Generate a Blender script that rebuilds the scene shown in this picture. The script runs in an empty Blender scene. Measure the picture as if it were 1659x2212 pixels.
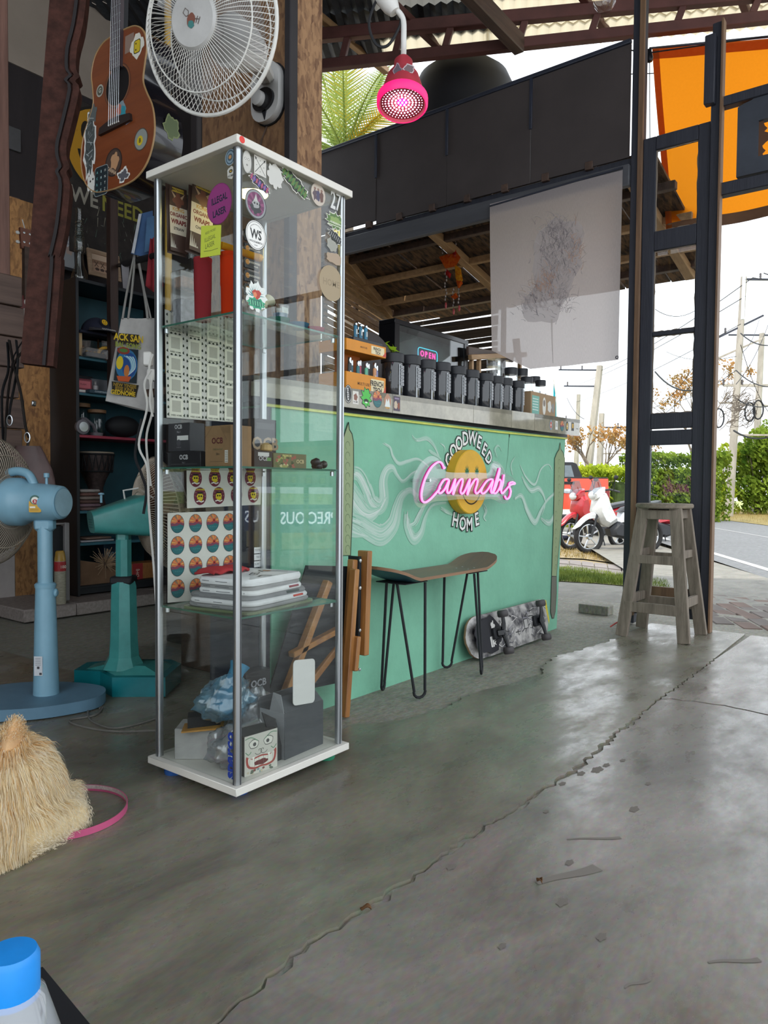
import bpy, bmesh, math, random
from mathutils import Vector, Matrix, noise
R = random.Random(7)
SC = bpy.context.scene
COL = SC.collection
PI = math.pi

# ------------------------------------------------------------------ camera, world, sun, exposure
# World axes follow the shop: +X along the counter towards the street, +Y towards the back wall, +Z up.
FPX, PITCH, ROLL, HCAM, YAW = 1600.0, 0.0345, 0.008, 0.8088, math.radians(37.5)
FH = Vector((math.cos(YAW), math.sin(YAW), 0)); RH = Vector((math.sin(YAW), -math.cos(YAW), 0)); UP = Vector((0, 0, 1))
FW = FH*math.cos(PITCH) - UP*math.sin(PITCH)
UC = FH*math.sin(PITCH) + UP*math.cos(PITCH)
RC = RH*math.cos(ROLL) + UC*math.sin(ROLL)
UR = UC*math.cos(ROLL) - RH*math.sin(ROLL)
cam = bpy.data.cameras.new('camera'); cam.sensor_fit = 'VERTICAL'; cam.sensor_height = 36.0
cam.lens = FPX/2212*36; cam.clip_start = .02; cam.clip_end = 400
camo = bpy.data.objects.new('camera', cam); COL.objects.link(camo)
camo.matrix_world = Matrix(((RC.x, UR.x, -FW.x, 0), (RC.y, UR.y, -FW.y, 0), (RC.z, UR.z, -FW.z, HCAM), (0, 0, 0, 1)))
SC.camera = camo

SC.view_settings.view_transform = 'Standard'; SC.view_settings.look = 'None'
SC.view_settings.gamma = 1.0; SC.view_settings.use_curve_mapping = False
SC.view_settings.exposure = .62
SC.cycles.transparent_max_bounces = 40; SC.cycles.max_bounces = 8; SC.cycles.diffuse_bounces = 4
SC.cycles.glossy_bounces = 4; SC.cycles.transmission_bounces = 6
SC.cycles.caustics_reflective = False; SC.cycles.caustics_refractive = False
SC.cycles.sample_clamp_indirect = 6

wd = bpy.data.worlds.new('world'); SC.world = wd; wd.use_nodes = True
bg = wd.node_tree.nodes['Background']; bg.inputs[0].default_value = (.88, .94, 1.0, 1); bg.inputs[1].default_value = 1.5
sn = bpy.data.lights.new('sun', 'SUN'); sn.energy = 2.2; sn.angle = math.radians(2); sn.color = (1, .93, .80)
sno = bpy.data.objects.new('sun', sn); COL.objects.link(sno); sno.location = (0, 0, 12)
sno.rotation_euler = Vector((.50, .15, -.95)).to_track_quat('-Z', 'Y').to_euler()

# ------------------------------------------------------------------ helpers
def at(px, py, u=None, v=None, z=None, D=None, pl=None):
    """point of the place seen at photo pixel (px,py), on the plane X=u, Y=v, Z=z, at depth D, or on plane (point, normal)"""
    d = RC*((px-829.5)/FPX) - UR*((py-1106)/FPX) + FW
    o = Vector((0, 0, HCAM))
    if u is not None: t = u/d.x
    elif v is not None: t = v/d.y
    elif z is not None: t = (z-HCAM)/d.z
    elif D is not None: t = D/d.dot(FH)
    else: t = (Vector(pl[0])-o).dot(Vector(pl[1]))/d.dot(Vector(pl[1]))
    return o + d*t
SLOPE = .035
def gnd(x): return 0.0 if x < 5 else -SLOPE*min(x-5, 13)
def gat(px, py):
    p = at(px, py, z=0)
    if p.x > 5: p = at(px, py, pl=((5, 0, 0), (SLOPE, 0, 1)))
    return p
def lin(h, a=1.0):
    if isinstance(h, (tuple, list)): return tuple(h[:3])+(a,)
    h = h.lstrip('#'); out = []
    for i in (0, 2, 4):
        c = int(h[i:i+2], 16)/255; out.append(c/12.92 if c <= .04045 else ((c+.055)/1.055)**2.4)
    return (out[0], out[1], out[2], a)

def _mat(name):
    m = bpy.data.materials.new(name); m.use_nodes = True
    return m, m.node_tree.nodes, m.node_tree.links, m.node_tree.nodes['Principled BSDF']
def mat(name, c, rough=.6, metal=0.0, var=.12, scale=9.0, bump=0.0, bscale=60.0, stretch=(1, 1, 1), c2=None, coat=0.0, spec=.5, sub=None, lo=.35, hi=.65):
    m, N, L, b = _mat(name)
    b.inputs['Roughness'].default_value = rough; b.inputs['Metallic'].default_value = metal
    b.inputs['Coat Weight'].default_value = coat; b.inputs['Specular IOR Level'].default_value = spec
    c = lin(c); k2 = lin(c2) if c2 else None
    tc = N.new('ShaderNodeTexCoord'); mp = N.new('ShaderNodeMapping'); mp.inputs['Scale'].default_value = stretch
    L.new(tc.outputs['Object'], mp.inputs[0])
    nz = N.new('ShaderNodeTexNoise'); nz.inputs['Scale'].default_value = scale; nz.inputs['Detail'].default_value = 5; nz.inputs['Roughness'].default_value = .62
    L.new(mp.outputs[0], nz.inputs['Vector'])
    rp = N.new('ShaderNodeValToRGB'); L.new(nz.outputs['Fac'], rp.inputs[0])
    rp.color_ramp.elements[0].position = lo; rp.color_ramp.elements[1].position = hi
    if k2: rp.color_ramp.elements[0].color = k2; rp.color_ramp.elements[1].color = c
    else:
        rp.color_ramp.elements[0].color = tuple(x*(1-var) for x in c[:3])+(1,); rp.color_ramp.elements[1].color = tuple(min(1, x*(1+var)) for x in c[:3])+(1,)
    L.new(rp.outputs[0], b.inputs['Base Color'])
    if bump:
        n2 = N.new('ShaderNodeTexNoise'); n2.inputs['Scale'].default_value = bscale; n2.inputs['Detail'].default_value = 4
        L.new(mp.outputs[0], n2.inputs['Vector'])
        bp = N.new('ShaderNodeBump'); bp.inputs['Strength'].default_value = bump; bp.inputs['Distance'].default_value = .01
        L.new(n2.outputs['Fac'], bp.inputs['Height']); L.new(bp.outputs[0], b.inputs['Normal'])
    return m
def thin(name, tint=(1, 1, 1), base=.045, rough=0.0, haze=0.0, hazec=(.8, .8, .8)):
    """thin clear sheet: lets light straight through, reflects more at grazing angles"""
    m, N, L, b = _mat(name); N.remove(b); out = N['Material Output']
    tr = N.new('ShaderNodeBsdfTransparent'); tr.inputs[0].default_value = tuple(tint)+(1,)
    gl = N.new('ShaderNodeBsdfGlossy'); gl.inputs['Roughness'].default_value = rough
    lw = N.new('ShaderNodeLayerWeight'); lw.inputs[0].default_value = .5
    pw = N.new('ShaderNodeMath'); pw.operation = 'POWER'; pw.inputs[1].default_value = 5; L.new(lw.outputs['Facing'], pw.inputs[0])
    mu = N.new('ShaderNodeMath'); mu.operation = 'MULTIPLY_ADD'; mu.inputs[1].default_value = 1-base; mu.inputs[2].default_value = base; L.new(pw.outputs[0], mu.inputs[0])
    mx = N.new('ShaderNodeMixShader'); L.new(mu.outputs[0], mx.inputs[0]); L.new(gl.outputs[0], mx.inputs[2])
    if haze:
        df = N.new('ShaderNodeBsdfDiffuse'); df.inputs[0].default_value = tuple(hazec)+(1,)
        m2 = N.new('ShaderNodeMixShader'); m2.inputs[0].default_value = haze; L.new(tr.outputs[0], m2.inputs[1]); L.new(df.outputs[0], m2.inputs[2]); L.new(m2.outputs[0], mx.inputs[1])
    else: L.new(tr.outputs[0], mx.inputs[1])
    L.new(mx.outputs[0], out.inputs[0]); return m
def cloth(name, c, trans=.5, c2=None, scale=60, stretch=(1, 1, 1), tc_=None, see=0.0):
    """cloth or sheet that glows when lit from behind"""
    m, N, L, b = _mat(name); N.remove(b); out = N['Material Output']
    tx = N.new('ShaderNodeTexCoord'); mp = N.new('ShaderNodeMapping'); mp.inputs['Scale'].default_value = stretch; L.new(tx.outputs['Object'], mp.inputs[0])
    nz = N.new('ShaderNodeTexNoise'); nz.inputs['Scale'].default_value = scale; nz.inputs['Detail'].default_value = 5; L.new(mp.outputs[0], nz.inputs[0])
    rp = N.new('ShaderNodeValToRGB'); rp.color_ramp.elements[0].position = .3; rp.color_ramp.elements[1].position = .7
    rp.color_ramp.elements[0].color = lin(c2 or c); rp.color_ramp.elements[1].color = lin(c); L.new(nz.outputs['Fac'], rp.inputs[0])
    df = N.new('ShaderNodeBsdfDiffuse'); tl = N.new('ShaderNodeBsdfTranslucent'); L.new(rp.outputs[0], df.inputs[0])
    if tc_: tl.inputs[0].default_value = lin(tc_)
    else: L.new(rp.outputs[0], tl.inputs[0])
    mx = N.new('ShaderNodeMixShader'); mx.inputs[0].default_value = trans; L.new(df.outputs[0], mx.inputs[1]); L.new(tl.outputs[0], mx.inputs[2])
    if see:
        tr = N.new('ShaderNodeBsdfTransparent'); m2 = N.new('ShaderNodeMixShader'); m2.inputs[0].default_value = see
        L.new(mx.outputs[0], m2.inputs[1]); L.new(tr.outputs[0], m2.inputs[2]); L.new(m2.outputs[0], out.inputs[0])
    else: L.new(mx.outputs[0], out.inputs[0])
    return m
def glow(name, c, s):
    m, N, L, b = _mat(name); b.inputs['Base Color'].default_value = lin(c); b.inputs['Emission Color'].default_value = lin(c); b.inputs['Emission Strength'].default_value = s
    return m
def printmat(name, rough=.5):
    m, N, L, b = _mat(name); a = N.new('ShaderNodeVertexColor'); a.layer_name = 'Col'; L.new(a.outputs[0], b.inputs['Base Color']); b.inputs['Roughness'].default_value = rough
    return m

def frame(o, ex, ey, ez):
    o = Vector(o); ex = Vector(ex); ey = Vector(ey); ez = Vector(ez)
    return Matrix(((ex.x, ey.x, ez.x, o.x), (ex.y, ey.y, ez.y, o.y), (ex.z, ey.z, ez.z, o.z), (0, 0, 0, 1)))
def T(x=0, y=0, z=0): return Matrix.Translation((x, y, z))
def RX(a): return Matrix.Rotation(a, 4, 'X')
def RY(a): return Matrix.Rotation(a, 4, 'Y')
def RZ(a): return Matrix.Rotation(a, 4, 'Z')
def look(p, d, up=(0, 0, 1)):
    """matrix whose local Z runs along d"""
    z = Vector(d).normalized(); x = Vector(up).cross(z)
    if x.length < 1e-4: x = Vector((1, 0, 0)).cross(z)
    x.normalize(); y = z.cross(x); return frame(p, x, y, z)
# faces that look towards -Y (counter front) and -X; x of the print runs to the viewer's right, y up
def face_y(x, y, z): return frame((x, y, z), (1, 0, 0), (0, 0, 1), (0, -1, 0))
def face_x(x, y, z): return frame((x, y, z), (0, -1, 0), (0, 0, 1), (-1, 0, 0))
def face_top(x, y, z, a=0): return T(x, y, z) @ RZ(a)

class MB:
    def __init__(s): s.v = []; s.f = []; s.i = []; s.c = []; s.col = False
    def add(s, vs, fs, m=None, mi=0, c=None):
        b = len(s.v)
        s.v += [tuple(m @ Vector(p)) for p in vs] if m is not None else [tuple(p) for p in vs]
        for f in fs: s.f.append(tuple(b+k for k in f)); s.i.append(mi); s.c.append(c)
        if c: s.col = True
        return s
    def box(s, c, d, m=None, b=0.0, mi=0):
        x, y, z = d[0]/2, d[1]/2, d[2]/2; b = min(b, x*.9, y*.9, z*.9)
        if b <= 0:
            vs = [(c[0]+i*x, c[1]+j*y, c[2]+k*z) for k in (-1, 1) for j in (-1, 1) for i in (-1, 1)]
            return s.add(vs, [(0, 2, 3, 1), (4, 5, 7, 6), (0, 1, 5, 4), (2, 6, 7, 3), (0, 4, 6, 2), (1, 3, 7, 5)], m, mi)
        bm = bmesh.new(); bmesh.ops.create_cube(bm, size=1, matrix=T(*c) @ Matrix.Diagonal((d[0], d[1], d[2], 1)))
        bmesh.ops.bevel(bm, geom=bm.edges[:], offset=b, segments=1, affect='EDGES', profile=.5)
        bm.verts.index_update(); s.add([v.co[:] for v in bm.verts], [[v.index for v in f.verts] for f in bm.faces], m, mi); bm.free(); return s
    def bar(s, p, q, w, h, m=None, up=(0, 0, 1), b=0.0, mi=0):
        """square bar from p to q; w across, h along up"""
        p = Vector(p); q = Vector(q); d = q-p; l = d.length; M = look((p+q)/2, d, up)
        if m is not None: M = m @ M
        return s.box((0, 0, 0), (w, h, l), M, b, mi)
    def tube(s, pts, r, n=8, closed=False, m=None, mi=0, caps=True, flat=1.0):
        P = [Vector(p) for p in pts]; k = len(P); rs = r if isinstance(r, (list, tuple)) else [r]*k
        ring = []; prev = None
        for j in range(k):
            a = P[j-1] if (j > 0 or closed) else P[j]; c = P[(j+1) % k] if (j < k-1 or closed) else P[j]
            t = (c-a)
            t = t.normalized() if t.length > 1e-9 else Vector((0, 0, 1))
            if prev is None:
                x = t.orthogonal().normalized()
            else:
                x = prev - t*prev.dot(t); x = x.normalized() if x.length > 1e-6 else t.orthogonal().normalized()
            prev = x; y = t.cross(x)
            ring.append([P[j] + (x*math.cos(2*PI*i/n) + y*math.sin(2*PI*i/n)*flat)*rs[j] for i in range(n)])
        vs = [p for g in ring for p in g]; fs = []
        for j in range(k if closed else k-1):
            a = j*n; b = ((j+1) % k)*n
            for i in range(n): fs.append((a+i, a+(i+1) % n, b+(i+1) % n, b+i))
        if caps and not closed: fs.append(tuple(range(n-1, -1, -1))); fs.append(tuple((k-1)*n+i for i in range(n)))
        return s.add(vs, fs, m, mi)
    def lathe(s, prof, n=20, m=None, mi=0, sx=1.0, sy=1.0):
        vs = []; fs = []; k = len(prof)
        for r, z in prof:
            for i in range(n): vs.append((max(r, 1e-5)*math.cos(2*PI*i/n)*sx, max(r, 1e-5)*math.sin(2*PI*i/n)*sy, z))
        for j in range(k-1):
            for i in range(n): fs.append((j*n+i, j*n+(i+1) % n, (j+1)*n+(i+1) % n, (j+1)*n+i))
        if prof[0] == prof[-1]: return s.add(vs, fs, m, mi)
        if prof[0][0] > 1e-4: fs.append(tuple(range(n-1, -1, -1)))
        if prof[-1][0] > 1e-4: fs.append(tuple((k-1)*n+i for i in range(n)))
        return s.add(vs, fs, m, mi)
    def prism(s, poly, h, m=None, mi=0, z=0.0):
        n = len(poly); vs = [(p[0], p[1], z) for p in poly]+[(p[0], p[1], z+h) for p in poly]
        a = sum(poly[i][0]*poly[(i+1) % n][1]-poly[(i+1) % n][0]*poly[i][1] for i in range(n))
        fs = [tuple(range(n))[::-1], tuple(range(n, 2*n))]+[(i, (i+1) % n, n+(i+1) % n, n+i) for i in range(n)]
        if a < 0: fs = [f[::-1] for f in fs]
        return s.add(vs, fs, m, mi)
    def grid(s, fn, nu, nv, m=None, mi=0, cu=False):
        vs = [fn(i/nu, j/nv) for j in range(nv+1) for i in range(nu+(0 if cu else 1))]; w = nu+(0 if cu else 1); fs = []
        for j in range(nv):
            for i in range(nu): fs.append((j*w+i, j*w+(i+1) % w if cu else j*w+i+1, (j+1)*w+((i+1) % w if cu else i+1), (j+1)*w+i))
        return s.add(vs, fs, m, mi)
    def ball(s, c, r, n=12, m=None, mi=0):
        r = r if isinstance(r, (list, tuple)) else (r, r, r)
        k = max(4, n//2); pr = [(math.sin(PI*j/k), -math.cos(PI*j/k)) for j in range(k+1)]
        M = T(*c) @ Matrix.Diagonal((r[0], r[1], r[2], 1))
        return s.lathe(pr, n, m @ M if m is not None else M, mi)
    def build(s, name, mats, parent=None, smooth=.7, loc=None, rot=None, thick=0.0):
        me = bpy.data.meshes.new(name); me.from_pydata(s.v, [], s.f)
        for m in (mats if isinstance(mats, (list, tuple)) else [mats]): me.materials.append(m)
        me.polygons.foreach_set('material_index', s.i)
        if s.col:
            ca = me.color_attributes.new('Col', 'FLOAT_COLOR', 'CORNER'); buf = []
            for f, c in zip(s.f, s.c): buf += list(c or (1, 1, 1, 1))*len(f)
            ca.data.foreach_set('color', buf)
        if smooth: me.shade_smooth(); me.set_sharp_from_angle(angle=smooth)
        me.update()
        o = bpy.data.objects.new(name, me); COL.objects.link(o)
        if parent is not None: o.parent = parent
        if loc is not None: o.location = loc
        if rot is not None: o.rotation_euler = rot
        if thick:
            md = o.modifiers.new('thickness', 'SOLIDIFY'); md.thickness = thick; md.offset = 0
        return o

def tag(o, label=None, cat=None, group=None, kind=None):
    if label: o['label'] = label
    if cat: o['category'] = cat
    if group: o['group'] = group
    if kind: o['kind'] = kind
    return o
def thing(name, label, cat, loc=(0, 0, 0), rz=0.0, group=None, m=None):
    o = bpy.data.objects.new(name, None); COL.objects.link(o); o.empty_display_size = .05
    if m is not None: o.matrix_world = m
    else: o.location = loc; o.rotation_euler = (0, 0, rz)
    return tag(o, label, cat, group)
def setting(name, parent=None):
    o = bpy.data.objects.new(name, None); COL.objects.link(o); o['kind'] = 'structure'; o.parent = parent; o.empty_display_size = .05; return o
def dup(root, loc=None, rz=None, label=None, m=None):
    c = root.copy(); COL.objects.link(c)
    if m is not None: c.matrix_world = m
    if loc is not None: c.location = loc
    if rz is not None: c.rotation_euler = (0, 0, rz)
    if label: c['label'] = label
    for ch in list(root.children):
        d = ch.copy(); COL.objects.link(d); d.parent = c
        for g in list(ch.children):
            e = g.copy(); COL.objects.link(e); e.parent = d
    return c

# ---------------------------------------------------------------- flat print (stickers, posters, lettering): thin coloured layers
def sheerprint(name):
    m, N, L, b = _mat(name); N.remove(b); a = N.new('ShaderNodeVertexColor'); a.layer_name = 'Col'; d = N.new('ShaderNodeBsdfDiffuse'); t = N.new('ShaderNodeBsdfTransparent'); x = N.new('ShaderNodeMixShader'); x.inputs[0].default_value = .5
    L.new(a.outputs[0], d.inputs[0]); L.new(d.outputs[0], x.inputs[1]); L.new(t.outputs[0], x.inputs[2]); L.new(x.outputs[0], N['Material Output'].inputs[0]); return m
PRINT = printmat('print', .45); PRINTM = printmat('matt_print', .85)
_gl = {}
def glyphs(t, bold=0.0, shear=0.0):
    k = (t, bold, shear)
    if k not in _gl:
        cu = bpy.data.curves.new('t', 'FONT'); cu.body = t; cu.size = 1; cu.offset = bold; cu.shear = shear; cu.resolution_u = 2; cu.align_x = 'CENTER'; cu.align_y = 'CENTER'
        o = bpy.data.objects.new('t', cu); me = bpy.data.meshes.new_from_object(o)
        vs = [(v.co.x, v.co.y) for v in me.vertices]; fs = [tuple(p.vertices) for p in me.polygons]
        bpy.data.objects.remove(o); bpy.data.curves.remove(cu); bpy.data.meshes.remove(me); _gl[k] = (vs, fs)
    return _gl[k]
def circ(x, y, r, n=20, ry=None, a0=0): return [(x+r*math.cos(a0+2*PI*i/n), y+(ry or r)*math.sin(a0+2*PI*i/n)) for i in range(n)]
def rect(x, y, w, h): return [(x-w/2, y-h/2), (x+w/2, y-h/2), (x+w/2, y+h/2), (x-w/2, y+h/2)]
def rrect(x, y, w, h, r, n=4):
    o = []
    for cx, cy, a in ((x+w/2-r, y+h/2-r, 0), (x-w/2+r, y+h/2-r, PI/2), (x-w/2+r, y-h/2+r, PI), (x+w/2-r, y-h/2+r, 1.5*PI)):
        for i in range(n+1): o.append((cx+r*math.cos(a+i*PI/2/n), cy+r*math.sin(a+i*PI/2/n)))
    return o
def blob(x, y, rx, ry, n=22, j=.12, seed=1, k=5):
    q = random.Random(seed); ph = [q.random()*6.3 for _ in range(4)]
    return [(x+rx*math.cos(a)*w, y+ry*math.sin(a)*w) for a in [2*PI*i/n for i in range(n)] for w in [1+j*(math.sin(k*a+ph[0])+.6*math.sin((2*k+1)*a+ph[1]))]]
class Pr:
    """collects flat coloured shapes; every call lies a hair above the one before"""
    def __init__(s, dz=.0001): s.b = MB(); s.z = .00025; s.dz = min(dz, .000012)
    def poly(s, pts, c, base=0.0):
        s.z += s.dz; n = len(pts)
        ar = sum(pts[i][0]*pts[(i+1) % n][1]-pts[(i+1) % n][0]*pts[i][1] for i in range(n))
        if ar < 0: pts = pts[::-1]
        if base:
            s.b.add([(p[0], p[1], 0) for p in pts]+[(p[0], p[1], s.z+base) for p in pts], [tuple(range(n, 2*n))]+[(i, (i+1) % n, n+(i+1) % n, n+i) for i in range(n)], None, 0, lin(c)); s.z += base
        else: s.b.add([(p[0], p[1], s.z) for p in pts], [tuple(range(n))], None, 0, lin(c))
        return s
    def many(s, polys, c):
        s.z += s.dz
        for pts in polys:
            n = len(pts); ar = sum(pts[i][0]*pts[(i+1) % n][1]-pts[(i+1) % n][0]*pts[i][1] for i in range(n))
            if ar < 0: pts = pts[::-1]
            s.b.add([(p[0], p[1], s.z) for p in pts], [tuple(range(n))], None, 0, lin(c))
        return s
    def text(s, t, x, y, size, c, bold=0.0, rot=0.0, sx=1.0, shear=0.0, mir=False):
        s.z += s.dz; vs, fs = glyphs(t, bold, shear); ca, sa = math.cos(rot), math.sin(rot)
        q = []
        for a, b in vs:
            a = a*size*sx*(-1 if mir else 1); b = b*size; q.append((x+a*ca-b*sa, y+a*sa+b*ca, s.z))
        s.b.add(q, [f[::-1] for f in fs] if mir else fs, None, 0, lin(c)); return s
    def line(s, pts, w, c, w2=None):
        s.z += s.dz; n = len(pts); L_ = []; R_ = []
        for i in range(n):
            a = pts[max(i-1, 0)]; b = pts[min(i+1, n-1)]; dx, dy = b[0]-a[0], b[1]-a[1]; l = math.hypot(dx, dy) or 1
            ww = w if w2 is None else w+(w2-w)*i/(n-1)
            L_.append((pts[i][0]-dy/l*ww/2, pts[i][1]+dx/l*ww/2, s.z)); R_.append((pts[i][0]+dy/l*ww/2, pts[i][1]-dx/l*ww/2, s.z))
        s.b.add(R_+L_, [(i, i+1, n+i+1, n+i) for i in range(n-1)], None, 0, lin(c)); return s
    def smiley(s, x, y, r, c='#e2b21c', k='#151515'):
        s.poly(circ(x, y, r, 22), c); s.many([circ(x-r*.35, y+r*.25, r*.13, 10, r*.22), circ(x+r*.35, y+r*.25, r*.13, 10, r*.22)], k)
        s.line([(x+r*.62*math.cos(a), y+r*.62*math.sin(a)) for a in [PI*1.12+PI*.76*i/10 for i in range(11)]], r*.12, k); return s
    def build(s, name, m, parent=None, mt=None):
        b = MB(); b.v = [tuple(m @ Vector(p)) for p in s.b.v]; b.f = s.b.f; b.i = s.b.i; b.c = s.b.c; b.col = True
        return b.build(name, mt or PRINT, parent, 0)
def spl(pts, n=8, closed=False):
    """smooth curve through points (any dimension)"""
    out = []; k = len(pts)
    for i in range(k if closed else k-1):
        g = lambda j: pts[j % k] if closed else pts[max(0, min(k-1, j))]
        a, b, c, d = g(i-1), g(i), g(i+1), g(i+2)
        for t in [q/n for q in range(n)]:
            out.append(tuple(.5*((2*B)+(-A+C)*t+(2*A-5*B+4*C-D)*t*t+(-A+3*B-3*C+D)*t**3) for A, B, C, D in zip(a, b, c, d)))
    if not closed: out.append(tuple(pts[-1]))
    return out

# ------------------------------------------------------------------ materials used in many places
def concrete(name, c1, c2, r1, r2, sc=1.6, bump=.06):
    m, N, L, b = _mat(name)
    tc = N.new('ShaderNodeTexCoord'); mp = N.new('ShaderNodeMapping'); mp.inputs['Rotation'].default_value = (0, 0, .5); mp.inputs['Scale'].default_value = (1, 2.2, 1); L.new(tc.outputs['Object'], mp.inputs[0])
    n1 = N.new('ShaderNodeTexNoise'); n1.inputs['Scale'].default_value = sc; n1.inputs['Detail'].default_value = 9; n1.inputs['Roughness'].default_value = .68; n1.inputs['Distortion'].default_value = .6; L.new(mp.outputs[0], n1.inputs[0])
    r = N.new('ShaderNodeValToRGB'); r.color_ramp.elements[0].position = .32; r.color_ramp.elements[1].position = .68; r.color_ramp.elements[0].color = lin(c1); r.color_ramp.elements[1].color = lin(c2); L.new(n1.outputs['Fac'], r.inputs[0])
    e = r.color_ramp.elements.new(.5); e.color = tuple((a+b_)/2*k for a, b_, k in zip(lin(c1)[:3], lin(c2)[:3], (.97, 1.02, .98)))+(1,)
    n2 = N.new('ShaderNodeTexNoise'); n2.inputs['Scale'].default_value = 45; n2.inputs['Detail'].default_value = 6; L.new(mp.outputs[0], n2.inputs[0])
    mx = N.new('ShaderNodeMix'); mx.data_type = 'RGBA'; mx.blend_type = 'OVERLAY'; mx.inputs[0].default_value = .35; L.new(r.outputs[0], mx.inputs[6]); L.new(n2.outputs['Color'], mx.inputs[7])
    hs = N.new('ShaderNodeHueSaturation'); hs.inputs['Saturation'].default_value = .95; L.new(mx.outputs[2], hs.inputs['Color']); L.new(hs.outputs[0], b.inputs['Base Color'])
    n3 = N.new('ShaderNodeTexNoise'); n3.inputs['Scale'].default_value = 3.5; n3.inputs['Detail'].default_value = 8; n3.inputs['Roughness'].default_value = .7; L.new(mp.outputs[0], n3.inputs[0])
    mr = N.new('ShaderNodeMapRange'); mr.inputs[1].default_value = .35; mr.inputs[2].default_value = .65; mr.inputs[3].default_value = r1; mr.inputs[4].default_value = r2; L.new(n3.outputs['Fac'], mr.inputs[0]); L.new(mr.outputs[0], b.inputs['Roughness'])
    n4 = N.new('ShaderNodeTexNoise'); n4.inputs['Scale'].default_value = 14; n4.inputs['Detail'].default_value = 8; L.new(tc.outputs['Object'], n4.inputs[0])
    bp = N.new('ShaderNodeBump'); bp.inputs['Strength'].default_value = bump; bp.inputs['Distance'].default_value = .012; L.new(n4.outputs['Fac'], bp.inputs['Height']); L.new(bp.outputs[0], b.inputs['Normal'])
    return m
def osb(name, c1, c2):
    m, N, L, b = _mat(name)
    tc = N.new('ShaderNodeTexCoord'); vo = N.new('ShaderNodeTexVoronoi'); vo.inputs['Scale'].default_value = 46; mp = N.new('ShaderNodeMapping'); mp.inputs['Scale'].default_value = (1.6, 1.6, .8); L.new(tc.outputs['Object'], mp.inputs[0])
    nz = N.new('ShaderNodeTexNoise'); nz.inputs['Scale'].default_value = 7; nz.inputs['Detail'].default_value = 4
    ad = N.new('ShaderNodeMix'); ad.data_type = 'RGBA'; ad.inputs[0].default_value = .12; L.new(mp.outputs[0], ad.inputs[6]); L.new(nz.outputs['Color'], ad.inputs[7]); L.new(mp.outputs[0], nz.inputs[0]); L.new(ad.outputs[2], vo.inputs['Vector'])
    n2 = N.new('ShaderNodeTexNoise'); n2.inputs['Scale'].default_value = 55; n2.inputs['Detail'].default_value = 6; m2 = N.new('ShaderNodeMapping'); m2.inputs['Scale'].default_value = (1, 1, .25); L.new(tc.outputs['Object'], m2.inputs[0]); L.new(m2.outputs[0], n2.inputs[0])
    mu = N.new('ShaderNodeMath'); mu.operation = 'MULTIPLY_ADD'; mu.inputs[1].default_value = .55; L.new(vo.outputs['Color'], mu.inputs[0]); L.new(n2.outputs['Fac'], mu.inputs[2])
    r = N.new('ShaderNodeValToRGB'); r.color_ramp.elements[0].position = .45; r.color_ramp.elements[1].position = .95; r.color_ramp.elements[0].color = lin(c1); r.color_ramp.elements[1].color = lin(c2); L.new(mu.outputs[0], r.inputs[0]); L.new(r.outputs[0], b.inputs['Base Color']); b.inputs['Roughness'].default_value = .75
    return m
def wood(name, c1, c2, axis=2, sc=7, rough=.6, bump=.15, coat=0.0):
    st = [9, 9, 9]; st[axis] = .8
    m = mat(name, c2, rough, c2=c1, scale=sc/2, stretch=st, bump=bump, bscale=sc*2, coat=coat, lo=.25, hi=.75)
    return m
M_FLOOR = concrete('polished_concrete', '#5f5a50', '#8b8375', .16, .5)
M_FLOOR2 = concrete('polished_concrete_worn', '#665f59', '#958b84', .15, .46)
M_ROUGH = concrete('rough_concrete', '#77736a', '#9a958a', .75, .95, 30, .6)
M_APRON = concrete('outdoor_concrete', '#6b6761', '#87827a', .7, .9, 3, .3)
M_GREEN = mat('green_paint', '#7bb99c', .62, var=.07, scale=5, bump=.25, bscale=38)
M_DKSTEEL = mat('dark_painted_steel', '#2b2f3c', .5, var=.15, bump=.05)
M_DKWOOD = wood('dark_stained_wood', '#262832', '#343640', 2)
M_BROWNEDGE = wood('brown_wood', '#5b4432', '#8a6b50', 2)
M_FASCIA = mat('brown_fascia', '#413a39', .65, var=.12, scale=3, bump=.05)
M_REDSTEEL = mat('rust_red_steel', '#5a3530', .6, var=.2, scale=6)
M_TIMBER = wood('old_timber', '#3a2d27', '#5e483c', 0)
M_TIMBERX = wood('pale_timber', '#8a6a4a', '#b8946a', 0)
M_OSB = osb('osb_board', '#6e4c30', '#a67a4c')
M_OSBD = osb('osb_board_dark', '#694c38', '#94704f')
M_BLACK = mat('matt_black', '#15161b', .7, var=.15)
M_BLACKG = mat('gloss_black', '#121317', .25, var=.1)
M_WHITE = mat('white_plastic', '#d9d8d4', .4, var=.03)
M_CHROME = mat('brushed_aluminium', '#c9cdd0', .28, 1.0, var=.05)
M_BEIGE = mat('beige_plaster', '#9b8f84', .85, var=.08, scale=2)
M_BONE = mat('offwhite_wall', '#a7a09c', .85, var=.08)

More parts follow.
